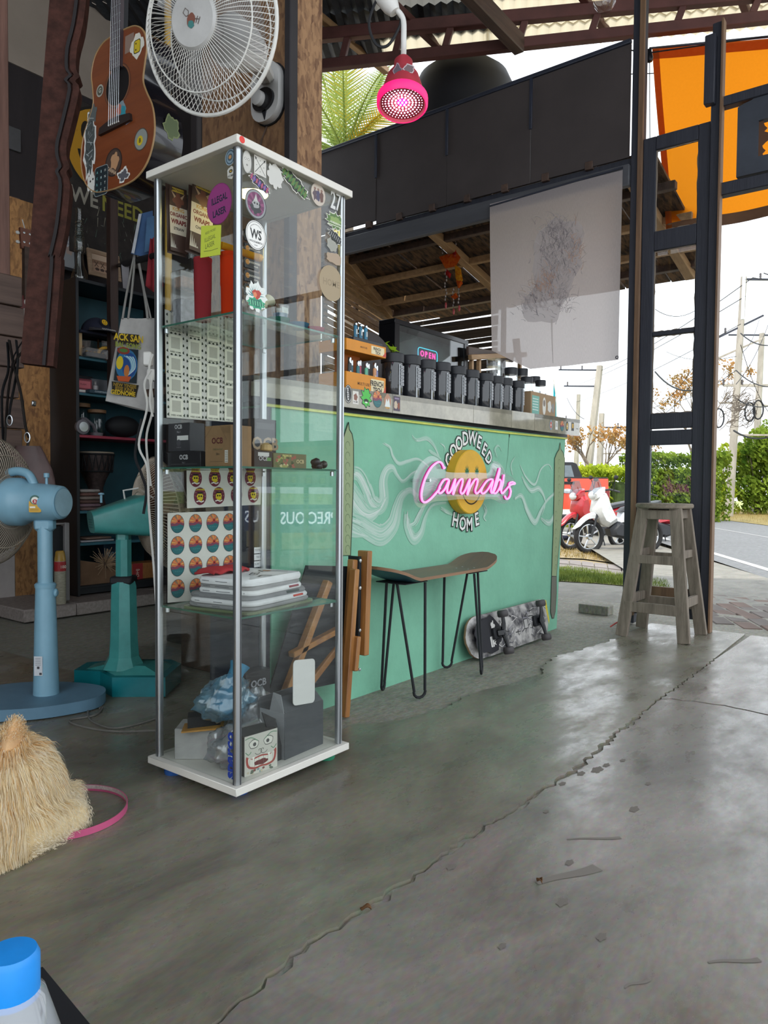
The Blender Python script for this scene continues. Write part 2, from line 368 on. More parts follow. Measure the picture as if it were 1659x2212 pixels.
# ------------------------------------------------------------------ floor
def jag(pts, amp, step=.03, seed=1):
    q = random.Random(seed); out = []
    for a, b in zip(pts[:-1], pts[1:]):
        a = Vector(a[:2]); b = Vector(b[:2]); n = max(1, int((b-a).length/step)); d = (b-a).normalized() if (b-a).length else Vector((1, 0)); pr_ = Vector((-d.y, d.x))
        for i in range(n): 
            p = a.lerp(b, i/n)+pr_*q.uniform(-amp, amp); out.append((p.x, p.y))
    out.append(tuple(pts[-1][:2])); return out
floor = setting('floor')
def zp(l, z=0): return [at(x, y, z=z)[:2] for x, y in l]
MB().box((1.0, .5, -.06), (8.4, 9.0, .1)).build('base_concrete', M_ROUGH, floor, 0)
crack = jag(zp([(430, 2240), (540, 2140), (600, 2095), (690, 2022), (785, 1968), (870, 1905), (930, 1870), (1040, 1788), (1130, 1738), (1180, 1702), (1240, 1665), (1330, 1585), (1430, 1505), (1480, 1470), (1545, 1422)]), .008, .02, 3)
patch = jag(zp([(1345, 1372), (1300, 1390), (1250, 1405), (1200, 1418), (1172, 1436), (1168, 1456), (1110, 1476), (1045, 1490), (1000, 1506), (960, 1530), (900, 1546), (830, 1560), (757, 1566)]), .012, .025, 5)
left_poly = [(-3, -.65), (.0, .0)]
cw = []
q = random.Random(9)
for i, p in enumerate(crack):
    t = i/len(crack); w = .004 + (.017*abs(math.sin(i*.23))*q.uniform(.4, 1) if .05 < t < .62 else .003*q.random())
    d = Vector(crack[min(i+1, len(crack)-1)])-Vector(crack[max(i-1, 0)]); n = Vector((-d.y, d.x)).normalized()
    cw.append((Vector(p)+n*w/2, Vector(p)-n*w/2))
first, last = Vector(crack[0]), Vector(crack[-1])
ext = [(-3.1, first.y-(first.x+3.1)*.55)]
lp = ext+[tuple(a) for a, b in cw]+[(4.5, last.y+.02), (4.5, patch[0][1])]+patch+[(1.70, 1.55), (1.70, 4.95), (-3.1, 4.95)]
MB().prism(lp, .018, z=-.018).build('polished_slab', M_FLOOR, floor, 0)
br = jag(zp([(1430, 1507), (1520, 1516), (1590, 1528), (1659, 1543), (1900, 1590)]), .006, .03, 8)
cb = min(range(len(crack)), key=lambda i: (Vector(crack[i])-Vector(br[0])).length)
nearp = [tuple(b) for a, b in cw[:cb+1]]+br[1:]+[(br[-1][0], -4), (-3.1, -4)]+ext
farp = [tuple(b) for a, b in cw[cb:]]+[(4.5, last.y-.01), (4.5, -4), (br[-1][0]+.01, -4)]+[(a+.009, b+.004) for a, b in br[::-1][:-1]]
MB().prism(nearp, .018, z=-.022).build('polished_slab', M_FLOOR2, floor, 0)
MB().prism(farp, .018, z=-.0205).build('polished_slab', M_FLOOR2, floor, 0)
# flakes, pits and scuffs worn into the slab
pk = Pr(.00015)
for x, y, r, sd in [(1290, 1660, .03, 1), (1255, 1668, .02, 2), (1370, 1745, .022, 3), (1310, 1650, .018, 4), (1215, 1690, .016, 5), (1345, 1640, .015, 6), (1400, 1690, .014, 7), (1180, 1750, .012, 8), (1215, 1945, .02, 9), (975, 1870, .016, 10), (1085, 2040, .012, 11), (1300, 2020, .016, 12), (1230, 1860, .016, 13)]:
    p = at(x, y, z=0); pk.poly(blob(p.x, p.y, r*.9, r*.45, 24, .16, sd, 5), '#746d66')
for a, b, w in [((1160, 1905), (1290, 1870), .030), ((1225, 1810), (1340, 1806), .012), ((1530, 2075), (1640, 2068), .012), ((1350, 2130), (1400, 2110), .008)]:
    p, q2 = at(*a, z=0), at(*b, z=0); pk.line([(p.x+(q2.x-p.x)*i/6, p.y+(q2.y-p.y)*i/6+.004*math.sin(i)) for i in range(7)], w*.4, '#7d766f', w)
pk.build('worn_mark', T(0, 0, -.0035), floor, PRINTM)
for x, y, sd in [(1165, 1905, 1), (790, 1965, 2)]:
    p = at(x, y, z=0); lf = MB(); lf.grid(lambda a, b: ((a-.5)*.022, (b-.5)*.011*math.sin(PI*a), .006*abs(b-.5)*2+.004*math.sin(a*5)), 6, 4)
    tag(lf.build('dry_leaf', mat('dry_leaf_%d' % sd, '#6b4a2c', .8), None, 1, (p.x, p.y, .001), (0, 0, sd), .0008), ['small dry brown leaf on the bare concrete right of the crack', 'small dry brown leaf caught in the floor crack'][sd-1], 'leaf')

# ------------------------------------------------------------------ front frame (street side): posts, narrow glazed panel, fascia
UF = 4.42
pA0, pA1 = at(1352, 900, u=UF).y, at(1377, 900, u=UF).y
pB0, pB1 = at(1521, 900, u=UF).y, at(1543, 900, u=UF).y
pa = setting('trim_1'); 
MB().box((UF+.03, (pA0+pA1)/2, 1.9), (.06, abs(pA0-pA1), 3.8), b=.004).build('post', M_DKWOOD, pa)
MB().box((UF-.012, pA1+.01, 1.9), (.02, .03, 3.7), b=.003).build('edge_strip', M_BROWNEDGE, pa)
pb = setting('trim_2')
MB().box((UF+.03, (pB0+pB1)/2, 1.69), (.075, abs(pB0-pB1), 3.38), b=.004).build('post', M_DKWOOD, pb)
MB().box((UF-.004, pB1-.004, 1.69), (.06, .012, 3.38), b=.002).build('edge_strip', M_BROWNEDGE, pb)
p0, p1 = at(1525, 270, u=UF-.03), at(1548, 60, u=UF-.03)
MB().box((UF-.03, (at(1525, 150, u=UF-.03).y+at(1545, 150, u=UF-.03).y)/2, (at(1535, 232, u=UF).z+at(1535, 85, u=UF).z)/2), (.05, .055, at(1535, 85, u=UF).z-at(1535, 232, u=UF).z), b=.004).build('splice_block', M_DKWOOD, pb)
# narrow folding door leaf with four panes, standing between the posts
dr = setting('door_1'); UD = UF+.03
dy0, dy1 = pA1, pB0                       # dy0 > dy1
zt = at(1450, 288, u=UD).z
rows = []
for tl, br_ in [((1417, 327), (1503, 485)), ((1415, 544), (1501, 708)), ((1411, 728), (1497, 890)), ((1408, 962), (1497, 1085))]:
    a, b = at(*tl, u=UD), at(*br_, u=UD); rows.append((a.y, b.y, a.z, b.z))
rows[3] = (rows[3][0], rows[3][1], rows[3][2], .72)
yl = sum(r[0] for r in rows)/4; yr = sum(r[1] for r in rows)/4
b = MB()
b.box((UD, (dy0+yl)/2, zt/2+.03), (.04, dy0-yl, zt-.06), b=.004); b.build('stile', M_DKWOOD, dr)
MB().box((UD, (dy1+yr)/2, zt/2+.03), (.04, yr-dy1, zt-.06), b=.004).build('stile', M_DKWOOD, dr)
zs = [zt]+[z for r in rows for z in (r[2], r[3])]+[.06]
for i in range(0, len(zs), 2):
    a_, b_ = zs[i], zs[i+1]
    if i == 6:      # thin slit between the two upper leaves and the lower one
        mid = at(1440, 928, u=UD).z
        MB().box((UD, (yl+yr)/2, (a_+mid+.006)/2), (.04, yl-yr, a_-mid-.006), b=.003).build('rail', M_DKWOOD, dr)
        MB().box((UD, (yl+yr)/2, (b_+mid-.004)/2), (.04, yl-yr, mid-.004-b_), b=.003).build('rail', M_DKWOOD, dr)
        continue
    if i == 8:
        MB().box((UD, (yl+yr)/2, .69), (.04, yl-yr, .06), b=.003).build('rail', M_DKWOOD, dr)
        MB().box((UD+.004, (yl+yr)/2, .18), (.02, yl-yr, .10), b=.003).build('rail', M_BROWNEDGE, dr)
        continue
    MB().box((UD, (yl+yr)/2, (a_+b_)/2), (.04, yl-yr, a_-b_), b=.003).build('rail', M_DKWOOD, dr)
M_PANE = thin('window_glass', (.97, .98, .98), .03)
for r in rows: MB().box((UD, (yl+yr)/2, (r[2]+r[3])/2), (.003, yl-yr, r[2]-r[3])).build('pane', M_PANE, dr, 0)
for i, r in enumerate(rows[:3]):      # ragged masking left round the panes
    e = Pr(.0002); q = random.Random(i)
    for (xa, za, xb, zb) in ((-yl, r[3], -yr, r[3]), (-yl, r[2], -yr, r[2]), (-yl, r[3], -yl, r[2]), (-yr, r[3], -yr, r[2])):
        e.line([(xa+(xb-xa)*k/14+q.uniform(-.003, .003), za+(zb-za)*k/14+q.uniform(-.003, .003)) for k in range(15)], .012, '#8f8274')
    e.build('ragged_masking', frame((UD-.003, 0, 0), (0, -1, 0), (0, 0, 1), (-1, 0, 0)), dr, PRINTM)
# fascia above the bar and the beam under it
yF0, yF1 = 4.45, pA0+.012
fz0, fz1 = 2.805, 3.44
fa = setting('wall_front'); nb = 4; wv = (yF0-yF1)/nb
seams = [yF0, at(812, 300, u=UF).y, at(966, 220, u=UF).y, at(1147, 210, u=UF).y, yF1]
for k in range(4):
    y0, y1 = seams[k], seams[k+1]
    zb_ = fz0 if k == 0 else 2.778
    MB().box((UF+.01+(k % 2)*.003, (y0+y1)/2, (zb_+fz1)/2), (.014, y0-y1-.003, fz1-zb_), b=.002).build('panel', M_FASCIA, fa)
for y in seams[1:4]: MB().box((UF, y, fz1-.16), (.012, .02, .32), b=.002).build('cover_strip', M_DKSTEEL, fa)
MB().box((UF+.005, (yF0+yF1)/2, fz1+.012), (.03, yF0-yF1, .025), b=.004).build('top_rail', M_DKSTEEL, fa)
MB().box((UF+.05, (yF0+pA0)/2, 2.755), (.05, yF0-pA0, .05), b=.004).build('rail', M_DKWOOD, fa)
MB().box((UF+.0, (yF0+pA0)/2, 2.665), (.05, yF0-pA0, .125), b=.006).build('beam', mat('blue_grey_beam', '#4a4b50', .6, var=.15, scale=4, stretch=(1, .3, 3)), fa)
for k in range(9):
    y = yF0-.3-k*.29
    if y > pA0: MB().box((UF+.02, y, 2.79), (.04, .05, .05), b=.003).build('bracket', M_TIMBER, fa)

# right-hand window wall along the street, out of frame but seen mirrored in the cabinet glass
wr = setting('wall_right')
for y in (.10, -1.0, -2.1, -3.2):
    MB().box((UF+.03, y, 1.75), (.08, .08, 3.5), b=.004).build('post', M_DKWOOD, wr)
M_ORBOARD = wood('orange_brown_wood', '#5a3c22', '#8c6238', 2)
def lattice(v0, v1, z0, z1, nx, nz, n):
    w = setting('window_%d' % n)
    MB().box((UF+.02, v0, (z0+z1)/2), (.05, .05, z1-z0), b=.003).build('window_frame', M_ORBOARD, w); MB().box((UF+.02, v1, (z0+z1)/2), (.05, .05, z1-z0), b=.003).build('window_frame', M_ORBOARD, w)
    for i in range(1, nx): MB().box((UF+.02, v0+(v1-v0)*i/nx, (z0+z1)/2), (.03, .035, z1-z0), b=.003).build('mullion', M_DKWOOD, w)
    for i in range(nz+1): MB().box((UF+.02, (v0+v1)/2, z0+(z1-z0)*i/nz), (.04, abs(v1-v0), .045), b=.003).build('glazing_bar', M_DKWOOD, w)
    for i in range(nx):
        for j in range(nz):
            MB().box((UF+.02, v0+(v1-v0)*(i+.5)/nx, z0+(z1-z0)*(j+.5)/nz), (.003, abs(v1-v0)/nx-.03, (z1-z0)/nz-.03)).build('pane', M_PANE, w, 0)
lattice(-1.05, -2.05, 1.15, 2.35, 3, 2, 1)
MB().box((UF+.02, -1.55, .98), (.06, 1.0, .3), b=.003).build('board', M_ORBOARD, wr)
lattice(-1.05, -2.05, .1, .82, 3, 1, 2)
# carved header and rails of the transom, upper right of the picture
tr = setting('trim_3')
y_r = -.9
for (px0, py0, px1, py1, th) in ((1557, 215, 1659, 187, .055), (1553, 400, 1659, 376, .07)):
    a = at(px0, (py0+py0)/2, u=UF+.03); zc = at(px0, py0, u=UF+.03).z
    MB().box((UF+.03, (pB1+y_r)/2, zc-th/2), (.06, pB1-y_r, th), b=.004).build('rail', M_DKWOOD, tr)
hy, hz0 = at(1594, 300, u=UF+.03).y, at(1594, 385, u=UF+.03).z
hz1 = at(1594, 236, u=UF+.03).z
prof = [(0, 0), (0, hz1-hz0), (.03, hz1-hz0+.012), (.07, hz1-hz0+.02), (.12, hz1-hz0+.06), (.2, hz1-hz0+.075), (.8, hz1-hz0+.075), (.8, hz1-hz0-.06), (.105, hz1-hz0-.10), (.105, .085), (.8, .085), (.8, 0)]
MB().prism(prof, .05, frame((UF+.06, hy, hz0), (0, -1, 0), (0, 0, 1), (-1, 0, 0))).build('carved_panel', mat('slate_wood', '#3c414b', .7, var=.15, scale=5), tr)
jagp = [(.105, .085)]; q = random.Random(4); H_ = hz1-hz0-.10-.085
for k in range(14): jagp.append((.12+q.uniform(0, .05), .085+H_*k/13))
jagp.append((.105, hz1-hz0-.10))
MB().prism(jagp, .004, frame((UF+.03, hy, hz0), (0, -1, 0), (0, 0, 1), (-1, 0, 0))).build('broken_glass_film', mat('brown_film', '#5a3a24', .6), tr, 0)

# ------------------------------------------------------------------ truss and roof (the big roof is turned a little against the shop front)
def O2(x, y): return (math.sin(math.radians(37.5))*x+math.cos(math.radians(37.5))*y, -math.cos(math.radians(37.5))*x+math.sin(math.radians(37.5))*y)
td = Vector(O2(.9867, -.163)+(0,)); tn = Vector(O2(.163, .9867)+(0,)); tc0 = Vector(O2(-.446, 5.36)+(0,))
def rf(a, n, z): p = tc0+td*a+tn*n; return Vector((p.x, p.y, z))
ts = setting('trim_4')
def zl(a): return 3.79+.02*a
MB().bar(rf(-1.6, 0, 4.0), rf(5.2, 0, 4.0), .06, .085, b=.006).build('top_chord', M_REDSTEEL, ts)
MB().bar(rf(-1.6, 0, 3.758), rf(5.2, 0, 3.894), .06, .07, b=.006).build('bottom_chord', M_REDSTEEL, ts)
for px in (745, 860, 967, 1127, 1283, 1467, 1628):
    p = at(px, 100, pl=(rf(0, 0, 4), tn)); a = (p-tc0).dot(td)
    MB().bar(rf(a-.02, 0, zl(a)+.02), rf(a+.02, 0, 3.97), .045, .045, up=(td.x, td.y, 0), b=.004).build('web', M_REDSTEEL, ts)
def big(px, py, z): p = at(px, py, z=z); return p
rb = setting('trim_5')
e = at(1115, 90, pl=(rf(0, -.06, 3.9), tn))
MB().bar(e+Vector((.05, .0, .0)), e+Vector((-2.6, 0, 0.02)), .075, .12, b=.006).build('rafter', M_TIMBER, rb)
for px, py in ((905, 60), (1280, 118), (1600, 50)):
    e = at(px, py, pl=(rf(0, .1, 4.05), tn))
    MB().bar(Vector((e.x+.28, e.y, 4.035)), Vector((e.x-2.4, e.y, 4.16)), .05, .05, b=.005).build('purlin', M_REDSTEEL, rb)
    if px == 905: MB().bar(Vector((e.x+.28, e.y+.5, 4.035)), Vector((e.x-2.4, e.y+.5, 4.16)), .05, .05, b=.005).build('purlin', M_TIMBERX, rb)
ceil = setting('ceiling')
M_SHEETL = cloth('translucent_roof_sheet', '#cfc6ae', .6, '#b0a68e', 5, tc_='#cdc3aa')
M_SHEETG = cloth('grey_roof_sheet', '#8f8f8c', .35, '#6a6a68', 6, tc_='#8a8882')
M_SHEETD = mat('dark_roof_sheet', '#3c3f44', .55, .2, var=.3, scale=4, stretch=(1, 6, 1))
def roofz(n): return 4.075-.14*n
ncol = 9; cwid = .78
for j in range(ncol):
    for i, (n0, n1) in enumerate(((.42, .2), (.22, -.06), (-.04, -.34), (-.32, -2.6))):
        a0 = -2.0+j*cwid; 
        def fn(u_, v_, a0=a0, n0=n0, n1=n1, i=i):
            a = a0+u_*(cwid+.03); n = n0+(n1-n0)*v_
            return rf(a, n, roofz(n)+.012*math.cos(u_*2*PI*10)+i*.012+.01)
        bm_ = MB(); bm_.grid(fn, 40, 1)
        dark = a0 < -.2 or (i == 3) or (i == 1 and j == 3)
        mm = M_SHEETD if dark else (M_SHEETG if (i == 2 and j < 6) else M_SHEETL)
        bm_.build('roof_sheet', mm, ceil, 1)
# unseen rest of the shop roof, edges cut back to let daylight in
c8 = [rf(-2.2, -2.5, 4.36), rf(4.6, -2.5, 4.36)]
MB().add([tuple(c8[0]), tuple(c8[1]), (1.9, -1.9, 4.5), (-2.6, -1.9, 4.5), (-2.6, 5.2, 4.5), (3.6, 5.2, 4.4)], [(0, 1, 2, 3, 4, 5)]).build('roof_sheet', M_SHEETD, ceil, 0, thick=.02)

# ------------------------------------------------------------------ pillar with boarding, and dark post beside it
VC = 1.81
pil = setting('pillar')
pc = at(632, 300, v=2.15); pr_ = at(697, 300, v=2.15); pl_ = at(436, 300, u=pc.x)
MB().box((pc.x+.03, (pc.y+pl_.y)/2+.02, 2.2), (.06, pl_.y-pc.y-.04, 4.4), b=.003).build('osb_board', M_OSBD, pil)
MB().box(((pc.x+pr_.x)/2+.012, 2.18, 2.2), (pr_.x-pc.x-.03, .06, 4.4), b=.003).build('osb_board', osb('osb_board_pale', '#6a4a36', '#a8825f'), pil)
MB().box((pc.x-.005, 2.155, 2.2), (.045, .035, 4.4), b=.004).build('corner_strip', mat('dark_corner_steel', '#2e2b2e', .6), pil)
MB().box((pc.x+.1, 2.28, 2.2), (.08, .2, 4.4)).build('post', M_TIMBER, pil)
dk = setting('trim_6')
k0 = at(436, 300, u=2.34); k1 = at(356, 300, u=2.34)
MB().box((2.40, (k0.y+k1.y)/2, 2.2), (.12, k1.y-k0.y, 4.4), b=.005).build('post', mat('dark_brown_post', '#221d1e', .7, var=.2), dk)
MB().box((2.33, k0.y+.03, 2.2), (.03, .05, 4.4), b=.004).build('edge_strip', mat('dark_grey_strip', '#3a3537', .6), dk)
a = at(363, 200, D=2.62)
tag(MB().tube([(a.x, a.y, 1.2), (a.x, a.y, 4.3)], .012, 10).build('conduit_pipe', mat('yellow_pvc', '#b08c3a', .5, var=.06), None, .7, None), 'yellow upright pipe between guitar and boarded pillar', 'pipe')

# ------------------------------------------------------------------ the green counter
ct = thing('bar_counter', 'mint green painted bar counter with smoke mural and pale band', 'counter', (0, 0, 0))
MB().prism([(1.74, -.015), (4.02, -.015), (4.045, .35), (4.075, .8), (4.10, 1.105), (1.74, 1.08)], .30, frame((0, VC+.30, 0), (1, 0, 0), (0, 0, 1), (0, -1, 0))).build('body', M_GREEN, ct, 0)
MB().box((1.73, VC+.15, .53), (.02, .29, 1.08), None, .002).build('end_board', M_DKSTEEL, ct)
def ctop(u): return 1.169+.021*(u-2.085)
def cbot(u): return 1.098+.009*(u-2.085)
M_TILE = mat('pale_stone_tile', '#aba591', .12, var=.10, scale=14, c2='#918d7c', coat=.5)
us = [1.62, at(848, 870, v=VC-.04).x, at(1023, 890, v=VC-.04).x, at(1105, 900, v=VC-.04).x, at(1155, 905, v=VC-.04).x, 4.215]
for a, b in zip(us[:-1], us[1:]):
    MB().prism([(a+.0015, cbot(a)), (b-.0015, cbot(b)), (b-.0015, ctop(b)), (a+.0015, ctop(a))], .012, frame((0, VC-.028, 0), (1, 0, 0), (0, 0, 1), (0, -1, 0))).build('facing_tile', M_TILE, ct, 0)
MB().prism([(1.62, ctop(1.62)-.02), (4.215, ctop(4.215)-.02), (4.215, ctop(4.215)), (1.62, ctop(1.62))], .40, frame((0, 2.17, 0), (1, 0, 0), (0, 0, 1), (0, -1, 0))).build('worktop', mat('dark_worktop', '#3b3a38', .4, var=.1), ct, 0)
MB().prism([(1.66, cbot(1.66)-.012), (4.17, cbot(4.17)-.02), (4.17, cbot(4.17)+.01), (1.66, cbot(1.66)+.01)], .30, frame((0, 2.13, 0), (1, 0, 0), (0, 0, 1), (0, -1, 0))).build('under_board', M_DKSTEEL, ct, 0)
MB().tube([(1.70, VC-.006, 1.074), (2.6, VC-.006, 1.080), (3.3, VC-.006, 1.085), (4.10, VC-.006, 1.098)], .0055, 6).build('edge_trim', mat('yellow_green_trim', '#d8e070', .5), ct)
# mural: painted smoke, towers and lettering (flat paint on the wall)
def z8(x, y, v=VC): p = at(730+x/3.13, 880+y/3.13, v=v); return (p.x, p.z)
mu = Pr(.0000018); q = random.Random(21)
def lerpc(t):
    a, b = lin('#7fba9f'), lin('#cfdad3'); return tuple(a[i]+(b[i]-a[i])*t for i in range(3))
def smoke(pts, w0, w1, n=14):
    P = spl([z8(*p) for p in pts], 7); S = 3.13*475; N_ = len(P)
    for k in range(int(n*1.7)):
        o = q.uniform(-1, 1); t0 = int(q.uniform(0, .3)*N_); t1 = int(q.uniform(.7, 1.0)*N_); ph = q.uniform(0, 6)
        L_ = []
        for i in range(t0, max(t1, t0+3)):
            if i >= N_: break
            a = P[max(i-1, 0)]; b = P[min(i+1, N_-1)]; dx, dy = b[0]-a[0], b[1]-a[1]; l = math.hypot(dx, dy) or 1
            s = i/N_; w = 1.4*(w0+(w1-w0)*s)*(.35+.65*math.sin(PI*min(1, s*1.2+.12)))/S/2
            oo = o*w+.12*w*math.sin(ph+s*7); L_.append((P[i][0]-dy/l*oo, P[i][1]+dx/l*oo))
        if len(L_) > 3: mu.line(L_, .0015+.006*q.random()*(.4+.6*w0/110), lerpc(.16+.84*q.random()**1.1*(.4+.6*(1-abs(o)))))
smoke([(60, 440), (140, 450), (200, 560), (230, 640), (280, 670), (310, 620), (305, 500), (330, 425), (370, 410), (400, 460), (440, 500), (500, 450), (540, 430)], 90, 25, 46)
smoke([(60, 520), (120, 640), (200, 720), (280, 690), (330, 600)], 110, 40, 46)
smoke([(300, 240), (350, 270), (370, 330), (410, 380), (470, 365), (540, 350), (610, 400), (640, 440)], 14, 26, 14)
smoke([(490, 180), (530, 220), (600, 210), (650, 260), (680, 330), (700, 380)], 10, 30, 14)
smoke([(610, 290), (650, 315), (700, 350)], 14, 18, 7)
smoke([(690, 240), (720, 270), (715, 310)], 7, 7, 5)
smoke([(40, 750), (150, 790), (230, 840), (300, 860), (370, 790), (400, 680), (430, 600), (490, 560), (550, 620), (600, 640)], 110, 50, 60)
smoke([(40, 810), (130, 850), (210, 880)], 60, 14, 22)
smoke([(465, 700), (470, 800), (510, 890), (560, 850), (590, 740), (640, 660), (740, 645)], 60, 24, 34)
smoke([(480, 800), (520, 780), (560, 700), (600, 640), (680, 600)], 26, 30, 16)
smoke([(700, 560), (640, 520), (560, 560), (520, 640)], 60, 60, 18)
smoke([(1230, 390), (1270, 470), (1330, 520), (1370, 420), (1420, 385), (1450, 430)], 14, 24, 14)
smoke([(1240, 470), (1300, 560), (1360, 550), (1400, 640), (1370, 740)], 20, 40, 18)
smoke([(1190, 620), (1240, 600), (1280, 700), (1330, 775), (1370, 700), (1420, 620), (1510, 545)], 22, 60, 30)
smoke([(1370, 750), (1430, 780), (1480, 690), (1520, 600)], 30, 50, 22)
smoke([(1070, 340), (1058, 285), (1082, 258), (1105, 300)], 20, 8, 7)
smoke([(1180, 460), (1168, 390), (1200, 325)], 18, 7, 7)
smoke([(690, 680), (750, 715), (790, 735)], 20, 14, 8)
smoke([(975, 650), (1000, 700), (985, 745), (1005, 770)], 34, 10, 9)
smoke([(1040, 380), (1090, 420), (1120, 480), (1100, 560)], 60, 60, 22)
mu.build('smoke_mural', face_y(0, VC-.0006, 0), ct, PRINTM)
tw = Pr(.00004)
def tower(pts, foot, dots):
    P = [z8(*p) for p in pts]; c = (sum(p[0] for p in P)/len(P), sum(p[1] for p in P)/len(P))
    tw.poly(P, '#93a37c'); tw.line(P+[P[0]], .005, '#2c3a2c')
    if foot: F_ = [z8(*p) for p in foot]; tw.poly(F_, '#6e6f63'); tw.line(F_+[F_[0]], .005, '#33352f')
    for a, b in dots:
        x, y = z8(a, b); tw.line([(x+.013*math.cos(t), y+.016*math.sin(t)) for t in [i*.6 for i in range(8)]], .0025, '#667a58')
tower([(1498, 238), (1504, 285), (1518, 305), (1530, 345), (1526, 520), (1515, 700), (1498, 860), (1484, 1010), (1474, 1142), (1442, 1142), (1446, 1000), (1452, 860), (1458, 600), (1462, 345), (1478, 305), (1492, 285)],
      [(1442, 1142), (1474, 1142), (1474, 1260), (1466, 1380), (1456, 1425), (1444, 1425), (1434, 1380)], [(1492, y) for y in range(370, 700, 55)]+[(1470, y) for y in range(720, 1120, 60)])
tower([(66, 100), (72, 150), (90, 180), (100, 235), (100, 420), (96, 600), (88, 800), (80, 1000), (20, 1000), (20, 240)], None, [(60, y) for y in range(260, 980, 70)])
tw.build('tower_mural', face_y(0, VC-.0035, 0), ct, PRINTM)
ck = Pr(.0001); ck.line([z8(1158, 180), z8(1152, 260), z8(1148, 330), z8(1132, 440)], .0035, '#33513f', .001); ck.poly(blob(*z8(1158, 190), .006, .01, 10, .2, 3), '#3d4a3f'); ck.build('wall_crack', face_y(0, VC-.001, 0), ct, PRINTM)
lt = Pr(.0002)
for ch, x, y, r in [('G', 748, 362, 1.0), ('O', 778, 297, .72), ('O', 815, 247, .42), ('D', 857, 215, .12), ('W', 905, 213, -.08), ('E', 949, 240, -.3), ('E', 984, 287, -.5), ('D', 1014, 345, -.75), ('H', 789, 765, -.22), ('O', 838, 790, -.1), ('M', 884, 795, .03), ('E', 934, 760, .2)]:
    p = z8(x, y); 
    lt.text(ch, p[0], p[1], .088, '#262a28', .075, r, .86); lt.text(ch, p[0], p[1], .088, '#e4e6e2', .022, r, .86)
lt.build('wall_lettering', face_y(0, VC-.004, 0), ct, PRINTM)
# smiling wooden disc fixed to the counter
sc = at(1018, 1041, v=VC-.05); rs = .148
sm = thing('smiley_disc', 'round yellow smiling wooden disc fixed to the green counter', 'wall sign', (sc.x, VC, sc.z))
MB().lathe([(rs-.004, .0), (rs, .004), (rs, .048), (rs-.004, .052)], 48, face_y(0, 0, 0)).build('disc', mat('yellow_paint', '#d9a92b', .6, var=.1, scale=6), sm, .5)
fc = Pr(.0002)
fc.line([(rs*.60*math.cos(a), -.01+rs*.62*math.sin(a)) for a in [PI*1.13+PI*.74*i/16 for i in range(17)]], .007, '#3a2c12')
def leaf7(x, y, s, c):
    for k, l in ((-70, .5), (-45, .75), (-20, .95), (0, 1.05), (20, .95), (45, .75), (70, .5)):
        a = math.radians(90+k); d = (math.cos(a), math.sin(a)); n = (-d[1], d[0])
        fc.many([[(x, y), (x+d[0]*s*l*.5+n[0]*s*.09, y+d[1]*s*l*.5+n[1]*s*.09), (x+d[0]*s*l, y+d[1]*s*l), (x+d[0]*s*l*.5-n[0]*s*.09, y+d[1]*s*l*.5-n[1]*s*.09)]], c)
    fc.line([(x, y), (x+.002, y-s*.35)], .003, c)
leaf7(-.042, .036, .042, '#2f6b45'); leaf7(.046, .036, .042, '#2f6b45')
fc.build('face_print', face_y(0, -.052, 0), sm, PRINTM)
# neon sign on clear acrylic
ne = thing('neon_sign', 'pink neon script sign on clear acrylic in front of smiling disc', 'neon sign', (3.0, VC-.095, .84))
def nz(x, y): p = at(730+x/3.13, 880+y/3.13, v=VC-.10); return (p.x-3.0, -.006, p.z-.84)
M_NEON = glow('pink_neon', '#ff8ade', .95); M_NEONB = mat('pink_tube_shade', '#c2458f', .5)
strokes = [[(722, 405), (716, 412), (712, 398), (698, 375), (672, 372), (628, 410), (588, 485), (565, 570), (568, 628), (590, 642), (625, 620), (662, 580), (690, 545)],
 [(752, 500), (742, 486), (715, 492), (688, 535), (680, 572), (694, 580), (722, 552), (750, 496), (738, 555), (742, 580), (762, 565), (785, 505), (793, 488), (782, 550), (778, 588), (798, 535), (825, 490), (842, 488), (840, 520), (828, 565), (838, 585), (858, 562), (882, 505), (892, 488), (880, 550), (874, 590), (896, 535), (925, 490), (942, 488), (940, 520), (928, 562), (938, 583), (962, 560), (975, 540)],
 [(1048, 500), (1040, 486), (1010, 495), (980, 535), (968, 572), (984, 582), (1015, 552), (1048, 494), (1034, 555), (1040, 580), (1060, 555), (1082, 480), (1093, 412)],
 [(1093, 412), (1070, 490), (1046, 575), (1062, 530), (1086, 492), (1102, 500), (1094, 540), (1070, 578), (1052, 580)],
 [(1094, 560), (1112, 520), (1122, 455)], [(1118, 492), (1104, 555), (1110, 582), (1132, 560), (1165, 525), (1196, 516), (1180, 505), (1160, 512), (1158, 535), (1168, 565), (1160, 605), (1140, 620), (1128, 600)]]
for s in strokes:
    P = spl([nz(*p) for p in s], 5)
    MB().tube(P, .0042, 8).build('neon_tube', M_NEON, ne); MB().tube([(a, b+.009, c) for a, b, c in P], .0042, 6).build('tube_shade_back', M_NEONB, ne)  # darker tube behind each stroke paints its shaded back side
ac = [nz(x, y) for x, y in [(530, 560), (535, 470), (580, 380), (640, 330), (700, 345), (740, 420), (790, 440), (960, 440), (1040, 440), (1060, 380), (1110, 390), (1150, 440), (1215, 490), (1190, 570), (1170, 640), (1120, 650), (1060, 620), (960, 630), (860, 620), (760, 630), (660, 640), (590, 680), (545, 650)]]
ac = [(p[0], p[2]) for p in spl(ac, 4, True)]
MB().prism(ac, .004, face_y(0, .014, 0)).build('acrylic_back', thin('acrylic', (.95, .96, .96), .05, haze=.10, hazec=(.7, .8, .75)), ne, 0)
